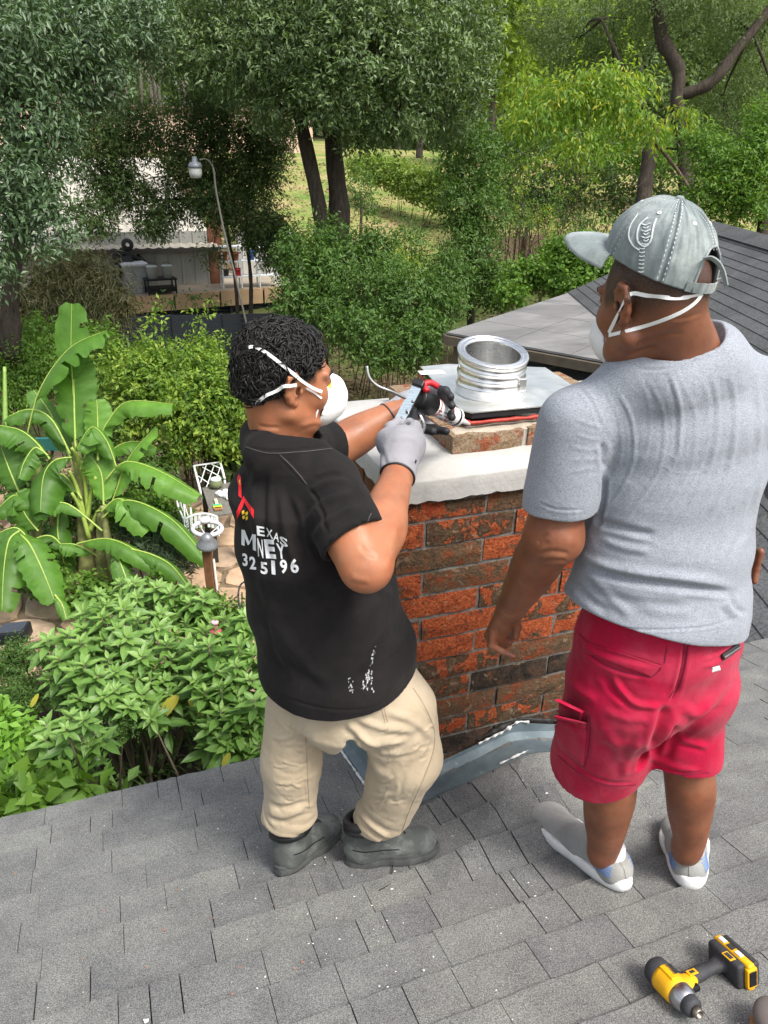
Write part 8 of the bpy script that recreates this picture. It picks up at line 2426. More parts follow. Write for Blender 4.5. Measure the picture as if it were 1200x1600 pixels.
# ---- big soft-leaved bushes: whorls of pointed leaves at the shoot tips
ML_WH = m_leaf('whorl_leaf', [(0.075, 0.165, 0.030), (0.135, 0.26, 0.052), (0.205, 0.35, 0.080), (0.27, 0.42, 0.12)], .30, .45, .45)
MSTEM = plain('green_stem', (0.10, 0.12, 0.05), .7)
def whorl(c, ax, n, L, r, seedc):
    """leaf polygons of one whorl: 6 points per leaf, folded along the midrib and curving down"""
    ax = nrm(ax); a0 = np.cross(ax, [0.3, 0.9, 0.1]); u = nrm(a0); v = np.cross(ax, u)
    V = []; F = []; rn = []
    for k in range(n):
        t = k / n; ang = k * 2.399 + seedc; el = 0.95 - 1.05 * t + r.normal() * .08
        L_ = L * (0.45 + 0.65 * t) * r.uniform(.85, 1.15)
        d = math.cos(ang) * u + math.sin(ang) * v
        dr = nrm(d * math.cos(el) + ax * math.sin(el)); s = nrm(np.cross(dr, ax)); nn = np.cross(s, dr)
        base = c - ax * t * L * .5; w = L_ * .19; b = len(V)
        mid = [base + dr * L_ * q - nn * L_ * (0.22 * q * q) for q in (0.06, .34, .66, 1.0)]
        ws = (.10, 1.0, .86, 0)
        for m_, q in zip(mid, ws): V += [m_ - s * w * q + nn * w * .32 * q, m_, m_ + s * w * q + nn * w * .32 * q]
        for i in range(3):
            F += [(b + 3 * i, b + 3 * i + 1, b + 3 * i + 4, b + 3 * i + 3), (b + 3 * i + 1, b + 3 * i + 2, b + 3 * i + 5, b + 3 * i + 4)]
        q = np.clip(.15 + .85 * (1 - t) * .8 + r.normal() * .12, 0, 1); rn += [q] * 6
    return V, F, rn
def whorl_bush(label, heads, seed, group='soft leaved bushes under the eave', L=.165):
    """heads: (px,py,d)"""
    r = np.random.default_rng(seed)
    hs = [P(*h[:3]) for h in heads]; c = np.mean(hs, 0); o = empty('leafy_bush', (c[0], c[1], -4.97), label, 'bush', group)
    V = []; F = []; rn = []; sm = MB()
    for i, h in enumerate(hs):
        ax = nrm(np.array([r.normal() * .25, -.15 + r.normal() * .25, 1.0]))
        v, f, q = whorl(h, ax, int(r.integers(11, 17)), L * r.uniform(.8, 1.25), r, r.random() * 6)
        b = len(V); V += v; F += [tuple(k + b for k in ff) for ff in f]; rn += q
        for t_ in (1, 2):   # sparse older leaves lower on the stem
            v, f, q = whorl(h - ax * .13 * t_ + r.normal(size=3) * .02, ax, 6, L * 1.15, r, r.random() * 6)
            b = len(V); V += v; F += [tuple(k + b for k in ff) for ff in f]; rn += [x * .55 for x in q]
        g = np.array([c[0] * .5 + h[0] * .5 + r.normal() * .05, c[1] * .5 + h[1] * .5 + r.normal() * .05, -4.97])
        sm.tube(spline([g, (g + h) / 2 + np.array([r.normal() * .05, r.normal() * .05, 0]), h], 8), list(np.linspace(.014, .006, 8)), 6)
    sm.build('stems', plain('woody_stem', (0.16, 0.13, 0.09), .9), o, True)
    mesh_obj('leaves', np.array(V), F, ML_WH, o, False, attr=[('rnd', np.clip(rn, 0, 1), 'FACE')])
    return o
def heads_in(pts, n, r, d0, dk):
    """n shoot tips inside a polygon seen in the photograph; nearer ones lower in the picture"""
    pts = np.array(pts, float); out = []
    x0, y0 = pts.min(0); x1, y1 = pts.max(0); tries = 0
    while len(out) < n and tries < 9000:
        tries += 1
        q = np.array([r.uniform(x0, x1), r.uniform(y0, y1)]); ins = False; j = len(pts) - 1
        for i in range(len(pts)):
            if (pts[i][1] > q[1]) != (pts[j][1] > q[1]) and q[0] < (pts[j][0] - pts[i][0]) * (q[1] - pts[i][1]) / (pts[j][1] - pts[i][1]) + pts[i][0]: ins = not ins
            j = i
        if ins and all(np.hypot(*(q - o[:2])) > 20 for o in out): out.append((q[0], q[1], d0 + dk * (q[1] - 930) + r.normal() * .10))
    return out
rr = np.random.default_rng(110)
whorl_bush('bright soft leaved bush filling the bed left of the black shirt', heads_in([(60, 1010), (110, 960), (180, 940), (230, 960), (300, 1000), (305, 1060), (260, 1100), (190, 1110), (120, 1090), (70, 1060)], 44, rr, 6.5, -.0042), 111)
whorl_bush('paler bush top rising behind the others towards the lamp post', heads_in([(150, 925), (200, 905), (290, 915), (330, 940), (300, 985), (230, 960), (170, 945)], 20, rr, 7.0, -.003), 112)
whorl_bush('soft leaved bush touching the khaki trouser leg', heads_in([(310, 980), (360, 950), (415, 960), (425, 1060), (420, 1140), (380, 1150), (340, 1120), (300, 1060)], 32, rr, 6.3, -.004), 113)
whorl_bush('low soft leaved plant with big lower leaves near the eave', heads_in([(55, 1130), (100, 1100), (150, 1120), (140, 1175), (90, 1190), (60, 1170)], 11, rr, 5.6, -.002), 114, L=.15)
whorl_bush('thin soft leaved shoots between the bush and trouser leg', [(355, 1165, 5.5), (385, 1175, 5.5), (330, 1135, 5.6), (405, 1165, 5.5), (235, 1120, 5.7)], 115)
# individual big yellow and spotted leaves
MYL = m_leaf('yellowed_leaf', [(0.42, 0.40, 0.05), (0.52, 0.46, 0.08)], .4)
def bigleaf(name, pts, w, m, parent, d, fold=.25, n=9, rnd=.5, wavy=0.0, seed=0):
    """leaf along pts (px), width in px"""
    r = np.random.default_rng(seed + 7)
    P_ = spline([P(a, b, d if np.isscalar(d) else d[i]) for i, (a, b) in enumerate(pts)], n)
    V = []; F = []
    for i, p in enumerate(P_):
        t = i / (n - 1); tg = nrm(P_[min(i + 1, n - 1)] - P_[max(i - 1, 0)]); s = nrm(np.cross(tg, -FW)); nn = np.cross(s, tg)
        ww = w * (d if np.isscalar(d) else d[0]) / FOC * math.sin(math.pi * min(1, (t * .93 + .05))) ** .7
        V += [p - s * ww - nn * ww * fold, p, p + s * ww - nn * ww * fold]
    for i in range(n - 1): F += [(3 * i, 3 * i + 1, 3 * i + 4, 3 * i + 3), (3 * i + 1, 3 * i + 2, 3 * i + 5, 3 * i + 4)]
    return mesh_obj(name, V, F, m, parent, True, attr=[('rnd', [rnd] * len(F), 'FACE')])
hb = [o for o in bpy.data.objects if o.name.startswith('leafy_bush')]
for pts, w, d, b in (([(253, 1122), (263, 1103), (279, 1087)], 9, 5.9, 0), ([(295, 1094), (308, 1105), (318, 1118)], 8, 5.9, 0), ([(192, 1103), (200, 1110), (207, 1121)], 5, 5.9, 0), ([(85, 1243), (98, 1236), (113, 1227)], 6, 5.0, 3), ([(48, 1105), (53, 1095), (60, 1084)], 4, 5.7, 3), ([(348, 1199), (352, 1188), (359, 1176)], 4.5, 5.2, 2)):
    bigleaf('yellow_leaf', pts, w, MYL, hb[b], d)
ML_BL = m_leaf('big_green_leaf', [(0.08, 0.16, 0.03), (0.17, 0.27, 0.06), (0.24, 0.34, 0.09)], .35)
for pts, w, d, b, q in (([(60, 1235), (68, 1210), (84, 1190)], 13, 5.15, 3, .9), ([(42, 1185), (60, 1172), (84, 1168)], 12, 5.3, 3, .4), ([(385, 1165), (398, 1150), (414, 1143)], 13, 5.6, 2, .6), ([(110, 1130), (125, 1128), (137, 1132)], 9, 5.5, 3, .8)):
    bigleaf('big_leaf', pts, w, ML_BL, hb[b], d, rnd=q)
# fine ferny greens at the left edge, broad leaves near the eave
shrub('ferny_plant', 'fine ferny dark greens at the left edge below the black floodlight', [(10, 1040, 6.6, 34, .7), (40, 1080, 6.3, 34, .6), (5, 1110, 6.1, 40, .7), (30, 1020, 6.7, 30, .6), (120, 1080, 6.1, 30, .5), (80, 1040, 6.4, 26, .5), (200, 1130, 5.8, 26, .5)], 11000, 0.035, 0.35, ML_MID, 120, 8, cat='plant', spl=3.5)
shrub('pale_green_plant', 'bright pale green plant at the left edge beside the shingles', [(5, 1190, 5.4, 24, .7), (20, 1230, 5.2, 26, .7), (-10, 1160, 5.5, 26, .8), (15, 1150, 5.6, 18, .7)], 1500, 0.085, 0.55, m_leaf('lime_leaf', [(0.12, 0.26, 0.03), (0.19, 0.38, 0.05), (0.27, 0.48, 0.08)], .4), 121, 5, cat='plant')
shrub('broad_leaf_plant', 'broad dark leaved plant peeping over the eave at lower left', [(30, 1258, 4.9, 26, .4), (80, 1252, 4.9, 22, .4), (0, 1262, 4.8, 24, .4), (150, 1235, 5, 14, .4)], 420, 0.16, 0.6, ML_BR, 122, 4, cat='plant', sprig=4, spl=1.2)
shrub('lime_plant', 'small lime green plant round the foot of the lamp post', [(330, 955, 7.2, 26, .5), (300, 950, 7.2, 20, .5), (365, 965, 7.0, 22, .5), (390, 975, 7.0, 20, .5), (405, 960, 7.1, 16, .5), (345, 985, 6.9, 22, .5)], 2800, 0.055, 0.65, ML_BR, 123, 5, cat='plant')

# ---- banana plants
def m_banana():
    t = NT('banana_leaf')
    n = t.noise(3.2, 4, 0.6)
    base = t.ramp(t.attr('rnd'), [(0, (0.055, 0.14, 0.018)), (.5, (0.10, 0.235, 0.030)), (1, (0.17, 0.36, 0.05))])
    c = t.mix(1.0, base, t.ramp(n, [(.3, .82), (.7, 1.15)]), 'MULTIPLY')
    rib = t.attr('rib'); w = t.n('TexWave', wave_type='BANDS'); 
    cmb = t.n('CombineXYZ'); t.l(rib, cmb.inputs[0]); t.l(cmb.outputs[0], w.inputs['Vector']); w.inputs['Scale'].default_value = 14; w.inputs['Distortion'].default_value = 0
    c = t.mix(.16, c, t.mix(1.0, c, t.ramp(w.outputs['Fac'], [(.2, .55), (.8, 1.35)]), 'MULTIPLY'))
    b = t.n('BsdfPrincipled'); t.l(c, b.inputs['Base Color']); b.inputs['Roughness'].default_value = .38; b.inputs['Specular IOR Level'].default_value = .45
    t.l(t.bump(w.outputs['Fac'], .25, .01), b.inputs['Normal'])
    tr = t.n('BsdfTranslucent'); t.l(t.mix(1.0, c, (1.3, 1.35, .5), 'MULTIPLY'), tr.inputs['Color'])
    mx = t.n('MixShader'); mx.inputs[0].default_value = .38; t.l(b.outputs[0], mx.inputs[1]); t.l(tr.outputs[0], mx.inputs[2]); t.l(mx.outputs[0], t.out.inputs[0])
    return t.m
MBAN = m_banana(); MRIB = plain('banana_midrib', (0.30, 0.40, 0.08), .45, var=.12)
MPST = plain('banana_stem', (0.20, 0.21, 0.075), .6, var=.5, scale=9); MDEAD = plain('dead_banana_sheath', (0.22, 0.12, 0.055), .9, var=.4, scale=15)
def banana_leaf(pts, w, parent, d, drp=0.5, rnd=.5, seed=0, face=None, wl=1.0, wr=1.0, stalk=0.12):
    """pts px along the midrib base->tip, w half width px, drp how far each half hangs below the rib"""
    r = np.random.default_rng(200 + seed)
    ds = d if hasattr(d, '__len__') else [d] * len(pts)
    n = 34
    C = spline([P(a, b, ds[i]) for i, (a, b) in enumerate(pts)], n)
    W0 = w * ds[0] / FOC * 1.3
    V = []; F = []; rib = []; rn = []
    m = 5
    tear = {}
    for sd in (-1, 1):
        # notches in the blade edge
        tear[sd] = sorted(r.choice(np.arange(3, n - 2), 4, replace=False))
    for sd in (-1, 1):
        b0 = len(V); wsc = wl if sd < 0 else wr
        for i, p in enumerate(C):
            t = i / (n - 1); tg = nrm(C[min(i + 1, n - 1)] - C[max(i - 1, 0)])
            up = np.array([0, 0, 1.0]) if face is None else np.asarray(face, float)
            s = nrm(np.cross(tg, up)); nn = np.cross(s, tg)
            tt = max(0, (t - stalk) / (1 - stalk))
            ww = W0 * wsc * (math.sin(math.pi * min(1, tt * .90 + .04)) ** .55 if t > stalk else 0.02)
            ww *= 1 + .05 * math.sin(i * 1.9 + seed)
            if i in tear[sd]: ww *= .90
            flut = .07 * math.sin(i * 1.35 + sd * 2 + seed) * W0
            for j in range(m):
                q = j / (m - 1)
                a = drp * (q ** 1.2)
                off = s * sd * ww * (q * math.cos(a * .8)) - nn * ww * (q * math.sin(a)) + nn * flut * q * q + tg * ww * .22 * q
                V.append(p + off); rib.append(t * 3.4 - .22 * q)
        for i in range(n - 1):
            cutt = i in tear[sd] and r.random() < .6
            for j in range(m - 1):
                if cutt and j >= 2 + int(r.random() * 2): continue
                a = b0 + i * m + j; F.append((a, a + 1, a + m + 1, a + m) if sd > 0 else (a, a + m, a + m + 1, a + 1)); rn.append(np.clip(rnd + .05 * r.normal(), 0, 1))
    lf = mesh_obj('leaf', V, F, MBAN, parent, True, attr=[('rnd', rn, 'FACE'), ('rib', rib, 'POINT')])
    mb = MB(); mb.tube([c + np.array([0, 0, .004]) for c in C], list(np.linspace(.014, .003, n)), 7, flat=.7); mb.build('midrib', MRIB, lf, True)
def pstem(pts, rad, parent, m=MPST, name='stem'):
    mb = MB(); p = spline([P(*q) for q in pts], 14); p[0] = p[0] + np.array([0, 0, -.25]); mb.tube(p, [np.interp(i / 13, np.linspace(0, 1, len(rad)), rad) * (1 + .05 * math.sin(i * 2.1)) for i in range(14)], 12); mb.build(name, m, parent, True)
D = 9.3
b0 = atZ(160, 935, -5.0); ban1 = empty('banana_plant', b0, 'tallest banana plant with big arching leaves left of the lamp post', 'banana plant', 'banana plants in the garden')
pstem([(161, 925, 9.2), (160, 870, 9.1), (158, 800, 8.95)], [.085, .075, .045], ban1); pstem([(136, 905, 9.4), (133, 830, 9.25), (125, 740, 9.1), (117, 690, 9.0)], [.10, .09, .06, .035], ban1)
L1 = [([(117, 700), (114, 610), (111, 553), (112, 475)], 21, [9.0, 8.9, 8.8, 8.7], .15, .5, .45), ([(40, 690), (62, 610), (108, 545), (166, 517)], 27, [8.9, 8.75, 8.7, 8.7], .55, .45, .30), ([(118, 700), (116, 640), (115, 590), (113, 560)], 27, [8.9] * 4, .15, .35, .1),
      ([(153, 720), (153, 670), (151, 625)], 18, [8.8] * 3, .2, .8, .15), ([(150, 700), (168, 660), (200, 628), (270, 632)], 20, [8.8, 8.75, 8.7, 8.6], .9, .75, .3), ([(182, 730), (166, 688), (143, 668), (120, 702)], 22, [8.75, 8.7, 8.65, 8.6], .9, .6, .1),
      ([(170, 800), (182, 765), (202, 715), (243, 667)], 18, [8.9, 8.85, 8.8, 8.75], .45, .85, .25), ([(165, 750), (197, 722), (250, 737), (312, 774)], 23, [8.8, 8.75, 8.65, 8.55], .8, .75, .2), ([(162, 790), (158, 740), (140, 712)], 20, [8.85] * 3, .2, .85, .1)]
L1 += [([(110, 710), (80, 655), (45, 640), (5, 655)], 17, [9.0, 8.95, 8.9, 8.85], .9, .35, .1), ([(125, 735), (140, 700), (160, 705), (172, 745)], 15, [8.9] * 4, .9, .55, .1), ([(128, 780), (98, 742), (70, 755), (52, 800)], 17, [9.0] * 4, .9, .25, .1), ([(150, 800), (190, 790), (215, 812), (222, 858)], 16, [8.9, 8.85, 8.8, 8.8], .9, .5, .1),
       ([(120, 745), (100, 690), (75, 640), (52, 610)], 17, [9.1] * 4, .4, .3, .2), ([(140, 745), (180, 700), (215, 690), (245, 700)], 16, [8.95] * 4, .9, .6, .2), ([(110, 870), (80, 838), (45, 850), (25, 890)], 17, [8.9, 8.8, 8.7, 8.7], .8, .3, .1), ([(95, 780), (90, 830), (100, 880), (112, 905)], 17, [8.9] * 4, .5, .2, .1)]
for i, (p, w, d, dr_, rn_, st) in enumerate(L1): banana_leaf(p, w, ban1, d, dr_, rn_, i, stalk=st, face=None if dr_ > .3 else -FW + np.array([0, 0, .2]))
b0 = atZ(185, 940, -5.0); ban2 = empty('banana_plant', b0, 'bright green banana plant with leaves bending down to the lamp post', 'banana plant', 'banana plants in the garden')
pstem([(190, 925, 9.0), (175, 880, 8.9), (165, 820, 8.8), (160, 790, 8.75)], [.06, .055, .04, .03], ban2)
L2 = [([(158, 800), (182, 780), (205, 792), (232, 830)], 23, [8.7, 8.65, 8.6, 8.55], .7, .8, .1), ([(160, 810), (200, 782), (268, 812), (325, 876)], 21, [8.7, 8.6, 8.5, 8.4], 1.0, .45, .2), ([(155, 870), (120, 852), (95, 850)], 15, [8.8, 8.75, 8.7], .9, .5, .2), ([(120, 850), (165, 842), (205, 856), (250, 888)], 17, [8.7, 8.6, 8.5, 8.45], .9, .55, .1),
      ([(205, 858), (240, 868), (272, 888), (308, 938)], 15, [8.5, 8.45, 8.4, 8.35], .9, .5, .1), ([(180, 858), (192, 890), (207, 930)], 14, [8.6, 8.5, 8.45], .4, .4, .1), ([(160, 830), (110, 790), (80, 788), (52, 805)], 15, [8.75, 8.7, 8.65, 8.6], .9, .45, .2)]
for i, (p, w, d, dr_, rn_, st) in enumerate(L2): banana_leaf(p, w, ban2, d, dr_, rn_, 20 + i, stalk=st)
b0 = atZ(70, 930, -5.0); ban3 = empty('banana_plant', b0, 'banana plant at the left edge with leaves hanging straight down', 'banana plant', 'banana plants in the garden')
pstem([(98, 895, 9.4), (92, 840, 9.3), (85, 790, 9.2)], [.09, .08, .05], ban3, MDEAD, 'dead_stem'); pstem([(60, 900, 9.1), (55, 800, 9.0), (60, 720, 8.9)], [.08, .07, .04], ban3)
L3 = [([(112, 715), (85, 720), (68, 745), (63, 800)], 30, [8.7, 8.65, 8.6, 8.5], .75, .25, .1), ([(78, 718), (55, 690), (30, 672), (-6, 664)], 24, [8.8, 8.75, 8.7, 8.65], .9, .3, .1), ([(75, 712), (55, 700), (38, 722), (30, 748)], 16, [8.75, 8.7, 8.65, 8.6], .8, .35, .1), ([(30, 830), (14, 845), (6, 890), (3, 955)], 25, [8.5, 8.4, 8.35, 8.3], .35, .35, .06),
      ([(30, 835), (46, 850), (66, 890), (86, 940)], 23, [8.5, 8.4, 8.35, 8.3], .35, .5, .06), ([(60, 800), (40, 780), (20, 775), (-8, 800)], 24, [8.7, 8.65, 8.6, 8.55], .9, .35, .1), ([(60, 830), (40, 805), (25, 770)], 24, [8.7, 8.65, 8.6], .3, .3, .1), ([(30, 770), (15, 735), (2, 700)], 22, [8.8] * 3, .3, .2, .1), ([(50, 850), (25, 825), (-10, 838)], 22, [8.6, 8.55, 8.5], .8, .25, .1), ([(86, 930), (97, 945), (104, 968)], 8, [8.3, 8.25, 8.2], .5, .6, .1)]
for i, (p, w, d, dr_, rn_, st) in enumerate(L3): banana_leaf(p, w, ban3, d, dr_, rn_, 40 + i, stalk=st, face=None if dr_ > .3 else -FW + np.array([0, 0, .2]))
mb = MB(); mb.tube(spline([P(8, 700, 8.9), P(8, 640, 8.85), P(7, 573, 8.8)], 10), list(np.linspace(.035, .018, 10)), 8); mb.build('rolled_leaf', plain('new_leaf', (.20, .32, .07), .5), ban3, True)
# petioles fanning out of the crowns
mb = MB()
for (a, b) in (((133, 745), (112, 700)), ((133, 800), (108, 735)), ((138, 790), (128, 720)), ((136, 800), (150, 745)), ((140, 830), (112, 770)), ((140, 820), (165, 790))):
    mb.tube(spline([P(a[0], a[1] + 12, 9.1), P((a[0] + b[0]) / 2, (a[1] + b[1]) / 2 - 4, 9.0), P(b[0], b[1], 8.85)], 8), list(np.linspace(.032, .018, 8)), 7)
mb.build('leaf_stalks', MRIB, ban1, True)
# turquoise bucket lid glimpsed between the leaves
c = P(72, 694, 9.6); o = empty('turquoise_tub', c, 'turquoise plastic lid glimpsed between banana leaves', 'tub')
mb = MB(); mb.box(c, (.14, .10, .012), np.array([RT, nrm(UP * .7 - FW * .7), nrm(np.cross(RT, nrm(UP * .7 - FW * .7)))]).T, bev=.006); mb.build('lid', plain('turquoise', (.10, .50, .50), .4), o)

# ---- lamp post
pb = P(343, 985, 7.55); pb[2] = -5.0; pt = P(323, 858, 7.62)
pb = np.array([pt[0] + .03, pt[1] - .02, -5.0])
lp_ = empty('garden_lamp', pb, 'square brown wooden post with grey bell lamp and white ring', 'garden lamp')
ux = nrm(np.array([0.9, -.35, 0])); Rl = np.array([ux, nrm(np.cross([0, 0, 1], ux)), nrm(pt - pb)]).T
mb = MB(); mb.box((pb + pt) / 2, (.042, .042, np.linalg.norm(pt - pb) / 2), Rl, bev=.006); mb.build('post', plain('stained_timber', (.17, .075, .032), .8, var=.35, scale=12), lp_)
mb = MB(); mb.tube([pb + ux * .055 + np.array([0, -.02, 0]), pt + ux * .058 + np.array([0, -.02, -.10])], .012, 7); mb.build('conduit', plain('pale_conduit', (.50, .46, .40), .6), lp_, True)
lh = P(324, 850, 7.55)
mb = MB(); mb.lathe(lh, [(0, .125), (.025, .12), (.05, .10), (.062, .07), (.070, .045), (.100, .010), (.108, -.015), (.104, -.02), (.06, .0), (0, .0)], 28, (0, -.15, 1)); mb.build('bell_shade', plain('zinc_shade', (.22, .23, .24), .4, .5), lp_, True)
rc_ = P(324, 826, 7.65)
mb = MB(); mb.lathe(rc_, [(.165, 0), (.150, .022), (.130, .022), (.122, 0), (.130, -.018), (.150, -.018)], 40, (0.05, -.05, 1), closed=True); mb.build('ring', plain('white_ring', (.55, .56, .56), .5), lp_, True)
mb = MB(); mb.lathe(rc_ + np.array([0, .14, .03]), [(0, .03), (.05, .025), (.06, 0), (.05, -.02), (0, -.02)], 16); 
for a in (0.3, 2.1, 4.2): mb.tube([rc_ + np.array([.135 * math.cos(a), .135 * math.sin(a), 0]), lh + np.array([0, 0, .08])], .006, 5)
mb.build('ring_bracket', plain('white_ring', (.55, .56, .56), .5), lp_, True)

# ---- garden chairs, table and what lies on it
MCH = plain('white_painted_metal', (.62, .66, .64), .45, var=.08)
def stick(name, pts, r_, par, m=MCH): 
    mb = MB(); mb.tube([np.asarray(p) for p in pts], r_, 6); return mb.build(name, m, par, True)
DT = 9.35
ch = empty('garden_chair', np.append(P(335, 760, DT)[:2], -5.0), 'white metal chair with lattice back behind the garden table', 'chair', 'white metal garden chairs')
q = {k: P(*v) for k, v in dict(tl=(303, 728, 10.75), tr=(344, 722, 10.90), bl=(315, 775, 10.50), br=(351, 748, 10.75)).items()}
stick('back_frame', [q['tl'], q['bl']], .018, ch); stick('back_frame', [q['tr'], q['br']], .018, ch); stick('top_rail', [q['tl'], q['tr']], .013, ch)
mx_ = lambda u, v: (q['tl'] * (1 - u) + q['tr'] * u) * (1 - v) + (q['bl'] * (1 - u) + q['br'] * u) * v
for a, b in (((.45, .05), (.08, .6)), ((.75, .1), (.15, .95)), ((.95, .3), (.5, .98)), ((.05, .35), (.5, .95)), ((.3, .1), (.85, .75)), ((.6, .0), (.98, .4))): stick('lattice_bar', [mx_(*a), mx_(*b)], .008, ch)
stick('leg', [q['bl'], P(322, 800, 10.45)], .016, ch); stick('leg', [P(351, 750, 10.75), P(356, 800, 10.70)], .016, ch)
for k in range(4): stick('seat_slat', [P(318 + k * 3, 778 + k * 5, 10.45), P(345 + k * 3, 772 + k * 5, 10.60)], .012, ch)
ch2 = empty('garden_chair', np.append(P(310, 810, 9.1)[:2], -5.0), 'white slatted metal chair in front of the garden table', 'chair', 'white metal garden chairs')
arc = spline([P(287, 812, 9.0), P(305, 804, 9.05), P(325, 803, 9.15), P(340, 808, 9.2)], 10); mb = MB(); mb.tube(arc, .014, 6); mb.build('top_rail', MCH, ch2, True)
for k in range(7):
    u = k / 6; mb = MB(); a = arc[int(round(1 + u * 7))]; b = a + P(3, 24, 9.0) - P(0, 0, 9.0) + np.array([0, .05, 0]); mb.box((a + b) / 2, (.016, .005, np.linalg.norm(b - a) / 2), np.array([RT, np.cross(nrm(a - b), RT), nrm(a - b)]).T); mb.build('back_slat', MCH, ch2)
stick('arm', [P(287, 812, 9.0), P(278, 790, 9.2), P(276, 783, 9.25)], .012, ch2); stick('arm', [P(287, 785, 9.2), P(289, 812, 9.05)], .010, ch2)
stick('leg', [P(288, 812, 9.0), P(291, 842, 8.95)], .013, ch2); stick('leg', [P(339, 808, 9.2), P(342, 838, 9.1)], .013, ch2); stick('leg', [P(297, 790, 9.3), P(300, 812, 9.2)], .013, ch2)
for k in range(3): stick('lattice_bar', [P(276 + k * 6, 784 + k, 9.25), P(284 + k * 5, 808, 9.1)], .007, ch2)
tz = -4.27
tq = [atZ(*p, tz) for p in ((316, 762), (330, 806), (372, 800), (378, 750))]
tc = np.mean(tq, 0); tab = empty('garden_table', (tc[0], tc[1], -5.0), 'weathered grey garden table beside the white chairs', 'table')
mb = MB(); mb.add([p for p in tq] + [p - np.array([0, 0, .03]) for p in tq], [(0, 1, 2, 3), (7, 6, 5, 4), (0, 4, 5, 1), (1, 5, 6, 2), (2, 6, 7, 3), (3, 7, 4, 0)]); mb.build('table_top', plain('grey_table', (.15, .14, .12), .7, var=.3), tab)
for p in tq:
    c = p * .92 + tc * .08; mb = MB(); mb.box((c[0], c[1], (tz - 5.0) / 2 - .01), (.03, .03, (5.0 + tz) / 2 - .02)); mb.build('leg', plain('dark_leg', (.03, .025, .02), .7), tab)
c = atZ(338, 762, tz) ; o = empty('glass_jar', c, 'round glass jar with pale lid on the garden table', 'jar')
mb = MB(); mb.lathe(c, [(0, 0.002), (.05, .002), (.085, .03), (.09, .07), (.075, .11), (.07, .12)], 24); mb.build('bowl', plain('greenish_glass', (.17, .19, .10), .12, var=.2), o, True)
mb = MB(); mb.lathe(c + np.array([0, 0, .12]), [(.074, 0), (.076, .012), (.05, .02), (.045, .012), (0, .012)], 24); mb.build('lid', plain('pale_lid', (.52, .58, .54), .3), o, True)
c = atZ(352, 775, tz); o = empty('white_rag', c, 'crumpled white rag on the garden table', 'rag')
S = SDF(c + np.array([-.17, -.17, -.02]), c + np.array([.17, .17, .16]), .008)
for k in range(9): S.ell(c + np.array([r.normal() * .05, r.normal() * .06, .03]), (r.uniform(.03, .06), r.uniform(.03, .06), r.uniform(.02, .045)), None, .02)
S.disp(lambda p: .02 * fbm(p * 22, 3, 91)); S.cut(c + np.array([0, 0, .002]), (0, 0, -1), .002)
V, F = S.mesh(); mesh_obj('cloth', V, fix_winding(V, F), plain('white_cloth', (.74, .75, .76), .8), o, True)
c = atZ(341, 797, tz); o = empty('paint_brush', c, 'paint brush with green and yellow sleeve on the table\'s near edge', 'brush')
d1 = nrm(atZ(334, 772, tz) - c)
Rb_ = np.array([np.cross(d1, [0, 0, 1]), d1, [0, 0, 1]]).T
for nm_, s_, ln, w_, cc in (('bristles', .0, .035, .05, (.30, .15, .06)), ('yellow_sleeve', .04, .04, .052, (.75, .70, .04)), ('green_sleeve', .09, .03, .05, (.05, .50, .25)), ('handle', .20, .09, .02, (.60, .52, .36))):
    mb = MB(); mb.box(c + d1 * (s_ + .0) + np.array([0, 0, .02]), (w_, ln, .012), Rb_, bev=.004); mb.build(nm_, plain('brush_' + nm_, cc, .6), o)

# ---- hummingbird feeder on a crook, floodlight
hk = np.array([*P(378, 925, 6.9)[:2], -5.0]); o = empty('shepherds_crook', hk, 'thin black plant crook beside the black shirt', 'garden hook')
mb = MB(); mb.tube(spline([P(382, 975, 6.85), P(373, 940, 6.9), P(374, 918, 6.95), P(382, 909, 7.0), P(394, 907, 7.0)], 20), .008, 6); mb.tube([P(378, 975, 6.85), P(378, 925, 6.9)], .006, 5); mb.build('rod', MBLK, o, True)
fe = P(336, 975, 6.6); o = empty('bird_feeder', fe, 'small pink and red bird feeder among the leaves by the lamp post', 'bird feeder')
mb = MB(); mb.lathe(fe, [(0, .03), (.03, .03), (.034, .02), (.03, 0), (0.0, 0)], 18); mb.build('cap', plain('pink_cap', (.70, .40, .42), .5), o, True)
mb = MB(); mb.lathe(fe, [(.024, 0), (.024, -.05), (.02, -.055)], 18); mb.build('bottle', plain('clear_red', (.60, .22, .22), .15), o, True)
mb = MB(); mb.lathe(fe, [(.02, -.055), (.05, -.07), (.052, -.08), (.03, -.085), (0, -.085)], 18); mb.build('tray', plain('red_tray', (.42, .08, .09), .4), o, True)
mb = MB(); mb.tube(spline([fe + np.array([0, 0, .03]), P(350, 950, 6.7), P(374, 928, 6.9)], 8), .004, 5); mb.build('hanger', MBLK, o, True)
fl = P(22, 990, 7.4); o = empty('floodlight', (fl[0], fl[1], -5.0), 'black box floodlight at the left edge on the flagstones', 'floodlight')
Rf_ = np.array([nrm(RT + UP * .1), nrm(np.cross(nrm(UP * .8 - FW * .4), RT)), nrm(UP * .8 - FW * .4)]).T
mb = MB(); mb.box(fl, (.14, .10, .07), Rf_, bev=.02); autosmooth(mb.build('housing', plain('black_housing', (.015, .016, .02), .4), o))
mb = MB(); mb.box(fl + Rf_[:, 2] * .072, (.12, .085, .004), Rf_, bev=.002); mb.build('glass', plain('dark_glass', (.03, .035, .045), .12), o)
mb = MB(); mb.tube([fl, np.array([fl[0], fl[1], -5.0])], .02, 6); mb.build('stand', MBLK, o)
